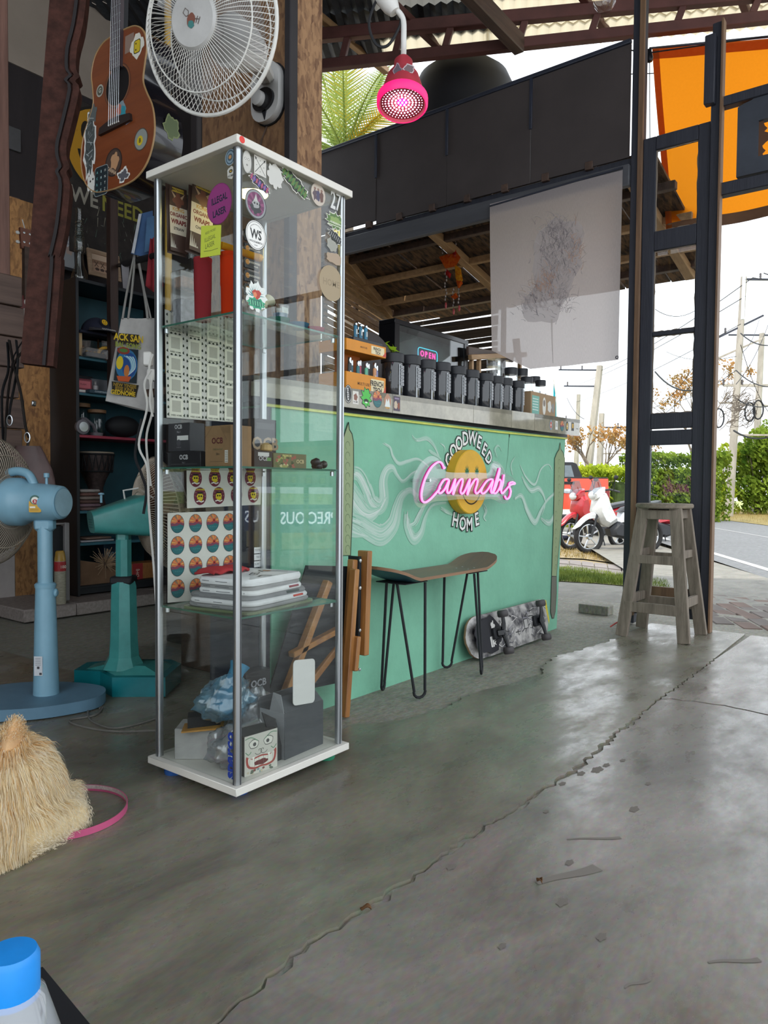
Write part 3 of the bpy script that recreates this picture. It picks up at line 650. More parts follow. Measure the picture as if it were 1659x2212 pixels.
for x, y in ((632, 493), (1128, 470)):
    p = nz(x, y); MB().lathe([(.007, 0), (.007, .095)], 10, frame((p[0], .095, p[2]), (1, 0, 0), (0, 0, 1), (0, -1, 0))).build('stand_off', M_CHROME, ne)
# stickers on the band
def bz(x, y): p = at(x, y, v=VC-.04); return (p.x, p.z)
st = Pr(.0002)
x, y = bz(752, 851); st.poly(circ(x, y, .022, 20, .034), '#1c1c1c'); st.poly(circ(x, y, .0195, 20, .031), '#e8e8e4'); st.poly(circ(x, y, .018, 20, .029), '#1c1c1c'); st.text('instax', x, y, .02, '#eeeeee', .01, -1.45)
x, y = bz(768, 859); st.poly(rect(x, y, .034, .048), '#dfdcd4'); st.poly(blob(x, y+.002, .011, .013, 16, .15, 3), '#8c5f4f'); st.text('HOME', x, y-.016, .009, '#333333', .01)
x, y = bz(791, 859); st.poly(blob(x, y, .030, .036, 30, .2, 5, 9), '#153018'); st.poly(blob(x, y, .026, .032, 30, .2, 5, 9), '#4fc04c'); st.poly(blob(x, y-.012, .015, .008, 12, .1, 2), '#153018'); st.poly(circ(x, y-.018, .009, 10, .003), '#e8f0e0')
def sunset(P, x, y, r, ry=None):
    ry = ry or r*1.15
    P.poly(circ(x, y, r, 22, ry), '#2a2f33'); P.poly(circ(x, y, r*.95, 22, ry*.95), '#c9734c')
    for k in range(7):
        a = PI*(.12+k*.126); P.many([[(x+r*.15, y+ry*.25), (x+r*.93*math.cos(a-.07), y+ry*.93*math.sin(a-.07)), (x+r*.93*math.cos(a+.07), y+ry*.93*math.sin(a+.07))]], ['#e0b45c', '#4d7f6d', '#e8894a'][k % 3])
    P.poly([(x+r*.95*math.cos(a), y+ry*.95*math.sin(a)) for a in [PI*1.0+PI*i/14 for i in range(15)]]+[(x+r*.6, y+ry*.12), (x+r*.1, y+ry*.2), (x-r*.4, y+ry*.02), (x-r*.8, y+ry*.12)], '#7d4257')
    P.poly([(x+r*.95*math.cos(a), y+ry*.95*math.sin(a)) for a in [PI*1.08+PI*.84*i/14 for i in range(15)]]+[(x+r*.4, y-ry*.05), (x-r*.1, y-ry*.22)], '#2d6b70')
    P.poly(circ(x+r*.2, y+ry*.26, r*.24, 12), '#b5382e'); P.poly(circ(x+r*.2, y+ry*.26, r*.1, 8), '#3a2420')
    P.many([[(x-r*.5+k*r*.3, y-ry*(.4+.1*(k % 2))), (x-r*.35+k*r*.3, y-ry*.5), (x-r*.2+k*r*.3, y-ry*.42), (x-r*.35+k*r*.3, y-ry*.46)] for k in range(4)], '#5fa5a3')
x, y = bz(815, 862); sunset(st, x, y, .029)
x, y = bz(837, 868); st.poly(blob(x, y, .022, .030, 22, .06, 2), '#b98a70'); st.poly([(x-.018, y-.02), (x-.008, y+.012), (x, y), (x+.008, y+.016), (x+.018, y-.02)], '#dfe6e2'); st.text('HOME', x, y-.024, .009, '#d8b83a', .01)
x, y = bz(857, 872); st.poly(rect(x, y, .044, .058), '#4c3f52'); st.poly(blob(x-.007, y-.006, .012, .016, 14, .1, 4), '#c9b8a0'); st.poly(blob(x+.012, y-.008, .008, .014, 14, .1, 5), '#8a4a33'); st.poly(rect(x, y+.02, .03, .006), '#8f7f9c')
for k, (px_, c1, c2) in enumerate([(1190, '#7d97a8', '#c4624e'), (1202, '#e6e6e2', '#b9b9b5'), (1214, '#b5382e', '#2d6b70'), (1225, '#2a2a22', '#c9a13a'), (1237, '#1c1c1c', '#d9a92b')]):
    x, y = bz(px_, 918+k*.9)
    if k == 2: sunset(st, x, y, .026)
    elif k in (1, 4): st.poly(rect(x, y, .032, .048), c1); st.poly(rect(x, y+.004, .022, .026), c2)
    else: st.poly(circ(x, y, .018, 18, .028), c1); st.poly(circ(x, y, .012, 14, .019), c2); st.poly(circ(x, y, .005, 10), '#e8e2d4')
x, y = bz(1247, 926); st.text('home', x, y, .012, '#8d8a80', .01)
st.build('sticker', face_y(0, VC-.0402, 0), ct)

# ------------------------------------------------------------------ lean-to over the bar, beyond the fascia
UL = 5.8; VL = at(840, 690, u=UL).y
zl_ = at(840, 684, u=UL).z                                     # eave of the lean-to
def lz(u): return 2.80+(zl_+.03-2.80)*(u-UF)/(UL-UF)
lr = setting('roof'); M_THATCH = mat('weathered_bark_board', '#6e5238', .85, c2='#241c18', scale=6, stretch=(1.5, 5, 1), bump=.3, lo=.38, hi=.6)
q = random.Random(3)
v_lo = 1.45
nbd = 9
for k in range(nbd):
    y0 = v_lo+(4.7-v_lo)*k/nbd; y1 = v_lo+(4.7-v_lo)*(k+1)/nbd-.012; dz = q.uniform(0, .02)
    b = MB(); b.add([(UF+.05, y0, lz(UF+.05)+dz), (UL+.25, y0, lz(UL+.25)+dz), (UL+.25, y1, lz(UL+.25)+dz), (UF+.05, y1, lz(UF+.05)+dz)], [(0, 3, 2, 1)]); b.build('roof_board', M_THATCH, lr, 0, thick=.02)
for u in (4.75, 5.12, 5.5): MB().box((u, 3.05, lz(u)-.05), (.05, 3.3, .05), b=.004).build('batten', M_TIMBERX if u > 5 else M_TIMBER, lr)
MB().box((UL, 3.05, zl_+.05), (.06, 3.3, .13), b=.004).build('eave_beam', M_TIMBER, lr)
for y in (at(1020, 545, u=5.2).y, 1.62, 4.42):
    MB().bar((UF+.04, y, lz(UF+.04)-.055), (UL+.1, y, lz(UL+.1)-.055), .07, .06, b=.004).build('rafter', M_TIMBERX, lr)
sl = thing('slatted_screen', 'back screen of dark split bamboo slats behind the bar', 'screen', (UL, 0, 0)); zs0 = at(855, 703, u=UL).z
M_BAM = wood('dark_bamboo', '#2c2620', '#5a4a38', 1)
for k in range(24):
    z = zs0-.018-k*.047; dz0, dz1 = q.uniform(-.006, .006), q.uniform(-.006, .006); yA = VL-.03; yB_ = at(1075, 700, u=UL).y
    if z > .75: MB().bar((q.uniform(-.01, .01), yA, z+dz0), (q.uniform(-.01, .01), yB_, z+dz1), .016, q.uniform(.036, .043), b=.004).build('slat', M_BAM, sl)
for y in (VL-.1, at(1085, 700, u=UL).y): MB().box((.025, y, (zs0+0)/2), (.03, .04, zs0), b=.003).build('post', M_TIMBER, sl)
s2 = thing('slatted_screen', 'side screen of tan bamboo slats at the left end of the bar', 'screen', (UL, VL, 0)); dL = Vector((-.954, -.301, 0)); M_BAM2 = wood('tan_bamboo', '#5a3f28', '#a07c54', 0)
for k in range(30):
    z = 2.62-k*.05
    MB().bar(Vector((0, 0, z+q.uniform(-.004, .004))), dL*1.5+Vector((0, 0, z+q.uniform(-.004, .004))), .016, .047-(.02 if k in (5, 8, 9) else .003), b=.004).build('slat', M_BAM2, s2)
for t in (.02, .8, 1.45): MB().box((dL.x*t+.0, dL.y*t+.025, 1.28), (.04, .03, 2.56), b=.003).build('post', M_TIMBER, s2)
MB().bar(Vector((0, -.03, zl_+.0)), dL*1.5+Vector((0, -.03, lz(UL-1.43)-.05)), .05, .07, b=.004).build('top_rail', M_TIMBERX, s2)

# cloth with a printed flower bud, hung on the fascia beam
UT = 4.365
tp = thing('wall_hanging', 'thin white cloth hanging printed with a large grey flower bud', 'wall hanging', (UT, 0, 0))
tl, trr, brr, bl = at(1058, 447, u=UT), at(1345, 380, u=UT), at(1338, 778, u=UT), at(1061, 757, u=UT)
tbm = at(1150, 797, u=UT)
def tf(u_, v_):
    y = (tl.y+(trr.y-tl.y)*u_)*(1-v_)+(bl.y+(brr.y-bl.y)*u_)*v_
    zt_ = 2.685; zb = (bl.z+(tbm.z-bl.z)*min(1, u_/.33)) if u_ < .33 else tbm.z+(brr.z-tbm.z)*(u_-.33)/.67
    return (.010*math.sin(u_*9+v_*2)*v_+.006*math.sin(u_*23)*v_-.02*v_*(1-v_), y, zt_+(zb-zt_)*v_)
M_TAP = cloth('thin_white_cloth', '#d6cccb', .55, '#c8bebd', 90, (1, 6, .6), see=.07)
b = MB(); b.grid(tf, 24, 30); b.build('cloth', M_TAP, tp, 1.2)
bd = Pr(.00012); q = random.Random(12)
def tz(x, y): p = at(x, y, u=UT-.022); return (-p.y, p.z)
def wisp(cx, cy, n, sx, sy, cols, ang, w=.0055):
    for _ in range(n*2):
        x = q.gauss(cx, sx); y = q.gauss(cy, sy); a = ang+q.uniform(-.7, .7); l = q.uniform(8, 24); c = q.uniform(-.9, .9)
        P = [tz(x+math.cos(a+c*t)*l*t, y-math.sin(a+c*t)*l*t) for t in (0, .25, .5, .75, 1)]
        bd.line(P, w, q.choice(cols), w*.25)
g = ['#a0979a', '#918a90', '#b3aaac', '#d6cdcc', '#857f86', '#c0b4b2']; og = ['#c79e88', '#cfac98', '#a0979a']
base = [z for z in [(1200, 468), (1222, 480), (1250, 478), (1262, 505), (1252, 545), (1258, 570), (1240, 600), (1228, 640), (1212, 662), (1205, 690), (1192, 698), (1170, 694), (1140, 695), (1128, 672), (1138, 640), (1158, 615), (1150, 585), (1155, 555), (1152, 530), (1165, 500), (1180, 490)]]
bd.poly([tz(*p) for p in spl(base, 2, True)], '#c4bbbb')
for cx, cy, n, sx, sy, cols, ang in [(1208, 500, 60, 20, 16, g, 1.6), (1205, 545, 90, 24, 22, g, 1.4), (1200, 600, 70, 22, 20, g, 1.4), (1165, 655, 60, 20, 16, g, 2.2), (1245, 540, 24, 8, 24, og, 1.2), (1175, 625, 26, 14, 10, og, 2), (1185, 600, 16, 10, 14, og, 1.6), (1215, 650, 30, 14, 20, g, 1.0)]: wisp(cx, cy, n, sx, sy, cols, ang)
bd.line([tz(1193, 690), tz(1194, 740), tz(1196, 785)], .012, '#b3a9a4', .005)
bd.build('printed_bud', frame((-.022, 0, 0), (0, -1, 0), (0, 0, 1), (-1, 0, 0)), tp, sheerprint('cloth_print'))
MB().tube([(0, tl.y, 2.67), (0, trr.y, 2.70)], .006, 6).build('hem_cord', M_DKSTEEL, tp)
p = at(1333, 772, u=UT-.012); MB().lathe([(.010, 0), (.010, .004), (.006, .004), (.006, 0), (.010, 0)], 14, frame((-.012, p.y, p.z), (0, -1, 0), (0, 0, 1), (-1, 0, 0))).build('eyelet', M_DKSTEEL, tp)

# orange tarpaulin slung from the truss outside
tq = [at(1410, 108, D=5.15), at(1800, 72, D=4.72), at(1800, 436, D=4.35), at(1440, 506, D=4.95)]
tq[2] = at(1800, 440, D=4.7); 
ta = thing('tarpaulin', 'orange tarpaulin hung as a sun screen outside the front rail', 'tarpaulin', (5, 0, 0)); O_ = Vector((5, 0, 0))
def qf(u_, v_):
    p = (tq[0]*(1-u_)+tq[1]*u_)*(1-v_)+(tq[3]*(1-u_)+tq[2]*u_)*v_-O_
    w = .012*math.sin(u_*11+v_*3)*(.3+v_)+.01*math.sin(u_*4-v_*6); return (p.x+w, p.y, p.z)
M_ORANGE = cloth('orange_tarpaulin', '#f08a1a', .75, '#e07c12', 70, tc_='#ff9a22')
M_ORHEM = cloth('tarpaulin_hem', '#b05a28', .5, '#a04e20', 40, tc_='#b85a20')
MB().grid(qf, 20, 20).build('sheet', M_ORANGE, ta, 1.2)
MB().grid(lambda a, b: Vector(qf(a*.04-.002, b))+Vector((-.006, 0, 0)), 2, 20).build('hem', M_ORHEM, ta, 1.2)
MB().grid(lambda a, b: Vector(qf(a, b*.06-.006))+Vector((-.006, 0, 0)), 20, 2).build('hem', M_ORHEM, ta, 1.2)
MB().grid(lambda a, b: Vector(qf(a, .945+b*.06))+Vector((-.006, 0, 0)), 20, 2).build('hem', mat('brown_hem', '#6b4a32', .8), ta, 1.2)
MB().tube([Vector(qf(-.02, -.01)), Vector(qf(1, -.012))], .008, 6).build('rope', M_DKSTEEL, ta)
# festoon wire with a dark bulb at the post, and thin wires
wi = thing('festoon_cable', 'thin black cable with a dark bulb beside the front post', 'cable', (UF, pA0-.2, 3.3))
o_ = Vector((UF, pA0-.2, 3.3))
c0, c1, c2 = at(1358, 108, u=UF+.1), at(1403, 114, u=UF+.1), at(1659, 78, u=UF+.1)
MB().tube([c0-o_, c1-o_, (c1+c2)/2-o_, c2-o_], .004, 6).build('wire', M_BLACK, wi)
MB().tube([c1-o_, at(1404, 300, u=UF+.1)-o_], .0025, 5).build('wire', M_BLACK, wi)
MB().lathe([(.012, .02), (.014, 0), (.022, -.03), (.019, -.05), (0, -.06)], 14, T(*(c1-o_))).build('bulb', M_BLACKG, wi)
MB().tube([at(1330, 161, u=5.6)-o_, at(1659, 150, u=5.6)-o_], .004, 5).build('wire', M_BLACK, wi)
# round black tank standing on the lean-to behind the fascia
q0 = at(972, 300, u=4.78); tk = thing('water_tank', 'round black plastic tank behind the top of the fascia', 'tank', (4.96, q0.y, 2.80))
rt = (at(1090, 220, u=4.98)-at(852, 220, u=4.98)).length/2*.80; rt = min(rt, .50)
hz = at(975, 140, u=4.9).z-2.80
MB().lathe([(rt, 0), (rt*1.02, .05), (rt, .1), (rt, hz*.35), (rt*1.02, hz*.37), (rt, hz*.4), (rt, hz*.60), (rt*.98, hz*.72), (rt*.92, hz*.82), (rt*.80, hz*.91), (rt*.6, hz*.965), (rt*.3, hz*.995), (0, hz)], 40).build('tank_body', mat('black_tank_plastic', '#121216', .75), tk)

# ------------------------------------------------------------------ outside: apron, grass, pavers, road, hedge
def strip(name, pts, m, h=.0, dz=0.0, kind='structure', parent=None):
    b = MB(); n = len(pts); vs = [(p[0], p[1], gnd(p[0])+dz) for p in pts]
    b.add(vs, [tuple(range(n))] if sum(pts[i][0]*pts[(i+1) % n][1]-pts[(i+1) % n][0]*pts[i][1] for i in range(n)) > 0 else [tuple(range(n))[::-1]])
    o = b.build(name, m, parent, 0); o['kind'] = kind; return o
def gp(x, y): p = gat(x, y); return (p.x, p.y)
M_ASPH = concrete('asphalt', '#5d5d60', '#737376', .8, .95, 8, .3)
M_DIRT = concrete('dry_ground', '#7d6c4e', '#9a8664', .9, 1, 4, .3)
ground = strip('ground', [(5.0, -40), (18, -50), (18, 50), (5.0, 40)], M_DIRT, dz=-.03)
strip('ground', [(18, -50), (32, -60), (32, 60), (18, 50)], M_DIRT, dz=-.03)
MB().box((60, 0, gnd(40)-.06), (58.2, 260, .02)).build('field_ground', mat('far_field', '#8f9a5a', .95, var=.25, scale=.6), ground, 0)
apron = strip('concrete_apron', [(4.46, -12), (5.2, -12), gp(1700, 1262), gp(1540, 1268), gp(1350, 1262), gp(1290, 1257), gp(1200, 1250), gp(900, 1245), (4.46, 7)], M_APRON, dz=-.018)
# grass strips, paved path between them
M_GRASSB = mat('grass_soil', '#6a6a34', .95, var=.3, scale=8)
M_BLADE = mat('grass_blade', '#86943c', .8, c2='#526b26', scale=3)
M_DRYB = mat('dry_grass_blade', '#a08850', .85, c2='#786a34', scale=3)
def tufts(name, poly, n, h, m, dz=-.015, seed=1):
    q = random.Random(seed); xs = [p[0] for p in poly]; ys = [p[1] for p in poly]; b = MB(); k = 0
    def inside(x, y):
        c = False; j = len(poly)-1
        for i in range(len(poly)):
            (xi, yi), (xj, yj) = poly[i], poly[j]
            if (yi > y) != (yj > y) and x < (xj-xi)*(y-yi)/(yj-yi)+xi: c = not c
            j = i
        return c
    while k < n:
        x, y = q.uniform(min(xs), max(xs)), q.uniform(min(ys), max(ys))
        if not inside(x, y): k += .2; continue
        k += 1; z = gnd(x)+dz
        for _ in range(3):
            a = q.uniform(0, 6.3); hh = h*q.uniform(.5, 1.2); w = .004; dx, dy = q.uniform(-.5, .5)*hh, q.uniform(-.5, .5)*hh; ox, oy = q.uniform(-.03, .03), q.uniform(-.03, .03)
            b.add([(x+ox-w*math.cos(a), y+oy-w*math.sin(a), z), (x+ox+w*math.cos(a), y+oy+w*math.sin(a), z), (x+ox+dx, y+oy+dy, z+hh)], [(0, 1, 2)])
    return tag(b.build(name, m, None, 0), None, 'grass', None, 'stuff')
G1 = [gp(1180, 1228), gp(1240, 1226), gp(1345, 1243), gp(1440, 1256), gp(1440, 1278), gp(1345, 1262), gp(1290, 1257), gp(1200, 1252), gp(1180, 1250)]
strip('ground', G1, M_GRASSB, dz=-.012)
tag(tufts('grass', G1, 2600, .05, M_BLADE, -.012, 2), 'green grass strip along the edge of the concrete apron')
G2 = [gp(1180, 1172), gp(1225, 1168), gp(1300, 1186), gp(1345, 1198), gp(1440, 1222), gp(1440, 1232), gp(1345, 1216), gp(1260, 1205), gp(1180, 1202)]
strip('ground', G2, M_DIRT, dz=-.012)
tag(tufts('grass', G2, 1600, .05, M_DRYB, -.012, 3), 'dry yellow grass between the paver path and the parked motorcycles')
pth = setting('path'); A0, A1, B0, B1 = [Vector(gp(*p)+(0,)) for p in ((1180, 1204), (1440, 1234), (1180, 1228), (1440, 1255))]
strip('path_bed', [A0[:2], A1[:2], B1[:2], B0[:2]], M_ROUGH, dz=-.014, parent=pth)
M_PAVE = mat('grey_pink_paver', '#77706c', .85, var=.18, scale=2)
nx = 9; q = random.Random(2)
for i in range(nx):
    for j in range(2):
        c4 = [A0.lerp(A1, (i+o[0])/nx).lerp(B0.lerp(B1, (i+o[0])/nx), (j+o[1])/2) for o in ((.04, .06), (.96, .06), (.96, .94), (.04, .94))]
        dz = q.uniform(0, .008); b = MB(); zz = [gnd(p.x)+.004+dz for p in c4]
        b.add([(p.x, p.y, z) for p, z in zip(c4, zz)]+[(p.x, p.y, z-.03) for p, z in zip(c4, zz)], [(0, 1, 2, 3) if True else 0, (0, 4, 5, 1), (1, 5, 6, 2), (2, 6, 7, 3), (3, 7, 4, 0)])
        b.build('paver', M_PAVE, pth, 0)
# road with a white edge line, brick-paved shoulder
rn = gp(1541, 1212); rn2 = gp(1659, 1242)
dirr = Vector((rn2[0]-rn[0], rn2[1]-rn[1], 0)).normalized(); nr = Vector((-dirr.y, dirr.x, 0)); nr = nr if nr.x > 0 else -nr
r0 = Vector(rn+(0,))
def rd(a, n): p = r0+dirr*a+nr*n; return (p.x, p.y)
f1 = tuple(at(1548, 1133, z=gnd(30))[:2]); wroad = (Vector(f1+(0,))-r0).dot(nr)
road = strip('road', [rd(-40, -.25), rd(14, -.25), rd(14, wroad), rd(-40, wroad)], M_ASPH, dz=-.006)
strip('road_marking', [rd(-40, 0), rd(14, 0), rd(14, .11), rd(-40, .11)], mat('road_paint', '#b5b5b2', .8), dz=-.003, parent=None)
strip('road_marking', [rd(-40, wroad*.52), rd(14, wroad*.52), rd(14, wroad*.52+.09), rd(-40, wroad*.52+.09)], mat('road_paint_worn', '#8a8a8a', .8), dz=-.003)
strip('ground', [rd(-16, -1.6), rd(6, -1.6), rd(6, -.25), rd(-16, -.25)], M_APRON, dz=-.010)
bp = setting('pavement'); q = random.Random(6); M_BRK = mat('worn_brick_paver', '#6f6762', .9, var=.2, scale=3); M_BRK2 = mat('worn_red_paver', '#725f56', .9, var=.2, scale=3)
sh = bpy.data.meshes.new('brick')
bb = MB().box((0, 0, 0), (.235, .11, .05), b=.006); tmp = bb.build('brick', M_BRK, None, 0); me1 = tmp.data; bpy.data.objects.remove(tmp); me2 = me1.copy(); me2.materials[0] = M_BRK2
ang = math.atan2(dirr.y, dirr.x); k = 0; pb0 = Vector(gp(1600, 1262)+(0,)); nb_ = (pb0-r0).dot(nr); ab_ = (pb0-r0).dot(dirr)
for j in range(11):
    for i in range(20):
        p = rd(ab_-2.0+(i+.5*(j % 2))*.25, nb_-j*.122)
        pv = Vector((p[0], p[1], 0))
        if p[0] < 4.75 or pv.dot(RH)/pv.dot(FH) < .435: continue
        o = bpy.data.objects.new('brick', me1 if q.random() < .6 else me2); COL.objects.link(o); o.parent = bp
        o.location = (p[0], p[1], gnd(p[0])-.028+q.uniform(-.004, .003)); o.rotation_euler = (q.uniform(-.02, .02), q.uniform(-.02, .02), ang); k += 1
# dry verge beyond the road
V0 = [rd(-40, wroad), rd(12, wroad), rd(12, wroad+9), rd(-40, wroad+9)]
strip('verge', V0, mat('dry_verge', '#8f7c48', .95, c2='#6f6632', scale=3), dz=-.004)
tag(tufts('grass', [rd(-24, wroad+.2), rd(4, wroad+.2), rd(4, wroad+7), rd(-24, wroad+7)], 9000, .34, M_DRYB, 0, 9), 'dry straw-coloured verge on the far side of the road')
# hedges and trees: clumps of small leaves
def leafcloud(fn, n, s, seed):
    q = random.Random(seed); b = MB()
    for _ in range(n):
        c = Vector(fn(q)); d = Vector((q.gauss(0, 1), q.gauss(0, 1), q.gauss(0, 1))).normalized(); e = d.orthogonal().normalized(); f = d.cross(e); l = s*q.uniform(.6, 1.4)
        b.add([c-e*l, c+f*l*.5, c+e*l, c-f*l*.5], [(0, 1, 2, 3)])
    return b
def leafmat(n, c, c2): 
    m = cloth(n, c, .35, c2, 1.6); return m
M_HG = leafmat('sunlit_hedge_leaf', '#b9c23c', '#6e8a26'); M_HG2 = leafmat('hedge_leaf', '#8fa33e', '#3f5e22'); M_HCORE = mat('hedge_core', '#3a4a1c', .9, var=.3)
def hedge(name, label, a, b_, h, w, n, m, s, seed):
    a = Vector(a+(0,)); b_ = Vector(b_+(0,)); d = (b_-a); l = d.length; d.normalize(); nn = Vector((-d.y, d.x, 0))
    t = thing(name, label, 'hedge', (a.x, a.y, gnd(a.x)-.05))
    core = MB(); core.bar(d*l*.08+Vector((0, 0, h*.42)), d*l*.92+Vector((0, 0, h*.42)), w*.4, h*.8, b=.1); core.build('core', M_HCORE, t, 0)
    def fn(q):
        u_ = q.uniform(-.02, 1.02)*l; r = q.random()
        if r < .7: z = q.uniform(0, h); k = (-1 if q.random() < .6 else 1)*(w/2)*(1.0 if z < h*.85 else .8)+q.gauss(0, .06)
        else: z = h+q.gauss(0, .06)+.06*math.sin(u_*2.1); k = q.uniform(-.5, .5)*w
        return d*u_+nn*k+Vector((0, 0, z))
    o = leafcloud(fn, n, s, seed).build('foliage', m, t, 0); o['kind'] = 'stuff'; return t
hd0 = at(1258, 1010, D=23); hd1 = at(1352, 1006, D=21)
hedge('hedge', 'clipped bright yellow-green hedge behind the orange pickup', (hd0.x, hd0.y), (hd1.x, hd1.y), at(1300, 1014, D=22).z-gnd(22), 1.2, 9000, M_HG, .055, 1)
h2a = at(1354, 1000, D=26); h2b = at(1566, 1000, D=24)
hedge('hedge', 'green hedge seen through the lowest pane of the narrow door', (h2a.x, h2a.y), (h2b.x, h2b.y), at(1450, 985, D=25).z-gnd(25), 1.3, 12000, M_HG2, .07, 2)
M_BARK = mat('grey_bark', '#7a6f62', .9, var=.25, scale=6)
def bush(label, px, D, top, half, n, m, s, seed):
    p = at(px, 1000, D=D); h = at(px, top, D=D).z-gnd(p.x); w = half/FPX*D
    t = thing('bush', label, 'bush', (p.x, p.y, gnd(p.x)-.05))
    tk_ = MB()
    for k in range(5): tk_.tube([(0, 0, 0), (math.cos(k*1.3)*w*.2, math.sin(k*1.3)*w*.2, h*.4), (math.cos(k*1.3)*w*.45, math.sin(k*1.3)*w*.45, h*.75)], [.06, .04, .015], 6)
    tk_.build('stem', M_BARK, t)
    qq = random.Random(seed); lobes = [(qq.uniform(-.6, .6)*w, qq.uniform(-.6, .6)*w, qq.uniform(.08, .78)*h, qq.uniform(.25, .45)*w) for _ in range(20)]
    def fn(q):
        x, y, z, r = q.choice(lobes); d = Vector((q.gauss(0, 1), q.gauss(0, 1), q.gauss(0, 1))).normalized()*r*q.uniform(.75, 1.05); return (x+d.x, y+d.y, max(.02, min(h, z+d.z*1.1)))
    o = leafcloud(fn, n, s, seed).build('foliage', m, t, 0); o['kind'] = 'stuff'
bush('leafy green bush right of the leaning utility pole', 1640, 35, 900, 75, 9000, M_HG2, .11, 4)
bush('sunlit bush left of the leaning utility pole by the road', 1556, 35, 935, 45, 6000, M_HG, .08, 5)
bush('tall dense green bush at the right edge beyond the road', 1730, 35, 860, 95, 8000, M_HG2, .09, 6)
def bare(label, px, D, top, base_px, seed, m, lm=None, n=900):
    p = at(px, 1000, D=D); h = at(px, top, D=D).z-gnd(p.x); t = thing('tree', label, 'tree', (p.x, p.y, gnd(p.x)-.05)); q = random.Random(seed); b = MB(); tips = []
    def br(a, d, l, r, k):
        e = a+d*l; b.tube([a, a.lerp(e, .5)+Vector((q.uniform(-1, 1), q.uniform(-1, 1), 0))*l*.05, e], [r, r*.8, r*.6], 5, caps=False)
        if k == 0: tips.append(e); return
        for _ in range(3):
            nd = (d+Vector((q.uniform(-.8, .8), q.uniform(-.8, .8), q.uniform(-.1, .5)))).normalized(); br(e, nd, l*q.uniform(.55, .75), r*.55, k-1)
    br(Vector((0, 0, 0)), Vector((0, 0, 1)), h*.42, .11, 4); b.build('trunk', m, t)
    def fn(q_): e = q_.choice(tips); return (e.x+q_.gauss(0, .12), e.y+q_.gauss(0, .12), e.z+q_.gauss(0, .12))
    o = leafcloud(fn, n, .07, seed).build('foliage', lm or leafmat('dry_leaf_%d' % seed, '#c0905c', '#8f7a4a'), t, 0); o['kind'] = 'stuff'
bare('brown half-bare tree behind the yellow-green hedge', 1322, 30, 925, 0, 3, M_BARK)
bare('thin pale bare tree beside the leaning concrete pole', 1285, 27, 930, 0, 4, M_BARK, None, 700)
bare('dry brownish tree above the bushes behind the narrow door', 1500, 34, 815, 0, 6, M_BARK, None, 1600)

# palm behind the fascia
q = random.Random(31); pm = at(745, 300, D=8.5); pt = thing('palm_tree', 'palm with yellowing fronds behind the dark fascia', 'palm', (pm.x, pm.y, gnd(pm.x)))
hz = at(745, 320, D=8.5).z
MB().tube([(0, 0, 0), (.05, .03, hz*.5), (0, 0, hz)], [.14, .11, .10], 10).build('trunk', M_BARK, pt)
M_FR = leafmat('palm_leaf', '#a9b560', '#5f7f44'); M_FRY = leafmat('yellow_palm_leaf', '#d9b83c', '#b08f2a')
for k in range(24):
    a = k*2.4+q.uniform(-.2, .2); el = q.uniform(.15, 1.35); l = q.uniform(1.1, 1.7); b = MB(); P = []
    for i in range(11):
        t = i/10; r = l*t*math.cos(el)+.05; z = l*t*math.sin(el)-l*.5*t*t*math.cos(el)
        P.append(Vector((math.cos(a)*r, math.sin(a)*r, hz+z)))
    b.tube(P, [.016*(1-i/12) for i in range(11)], 5)
    side = Vector((-math.sin(a), math.cos(a), 0))
    for i in range(1, 33):
        t = i/33; f = t*10; j = min(int(f), 9); c = P[j].lerp(P[j+1], f-j); d = (P[j+1]-P[j]).normalized(); ln = .42*math.sin(PI*min(.98, t*.9+.12))
        for s in (-1, 1):
            e = c+(side*s*.75+d*.75).normalized()*ln+Vector((0, 0, -ln*.25)); w = d*.012
            b.add([c-w, c+w, e], [(0, 1, 2)])
    b.build('frond', M_FRY if k % 5 == 0 else M_FR, pt, 0)

# utility poles and wires
M_POLE = mat('weathered_concrete_pole', '#a09a90', .85, var=.2, scale=3, stretch=(1, 1, .3))
M_INS = mat('brown_insulator', '#4a4648', .3)
def pole(label, b0, t0, D, arms, w=.14):
    p0 = at(b0[0], b0[1], D=D); p1 = at(t0[0], t0[1], D=D); z0 = gnd(p0.x)-.1; o = Vector((p0.x, p0.y, z0)); t = thing('utility_pole', label, 'utility pole', o)
    p0 = p0-o; p0.z = 0; p1 = p1-o
    MB().tube([p0, p0.lerp(p1, .5), p1], [w*1.15, w, w*.8], 4).build('mast', M_POLE, t, 0)
    for (f, l, r, hz_, ins) in arms:
        c = p0.lerp(p1, f); a_ = c+RH*l+Vector((0, 0, hz_[0])); b_ = c+RH*r+Vector((0, 0, hz_[1]))
        MB().bar(a_, b_, .07, .08, b=.01).build('crossarm', M_POLE if f < .8 else M_DKSTEEL, t)
        for s in ins:
            c2 = a_.lerp(b_, s); ib = MB(); ib.lathe([(.02, 0), (.05, .04), (.035, .08), (.05, .12), (.035, .16), (.05, .20), (.03, .25)], 8, T(*c2)); ib.build('insulator', M_INS, t)
    return t, o
u1, o1 = pole('large leaning utility pole with tangled cables by the road', (1574, 1106), (1607, 598), 30, [(.80, -1.0, .9, (-.5, .45), (.2,)), (.72, -1.0, 1.0, (-.55, .35), ()), (.56, -.55, 1.6, (0, 0), (0, .35)), (.36, -.2, 1.6, (0, 0), ()), (.99, .0, 1.9, (0, 0), (.35, .95))], .17)
MB().tube([at(1604, 690, D=24)-o1, at(1611, 502, D=24)-o1], .05, 6).build('top_pipe', M_CHROME, u1)
q = random.Random(8); tg = MB()
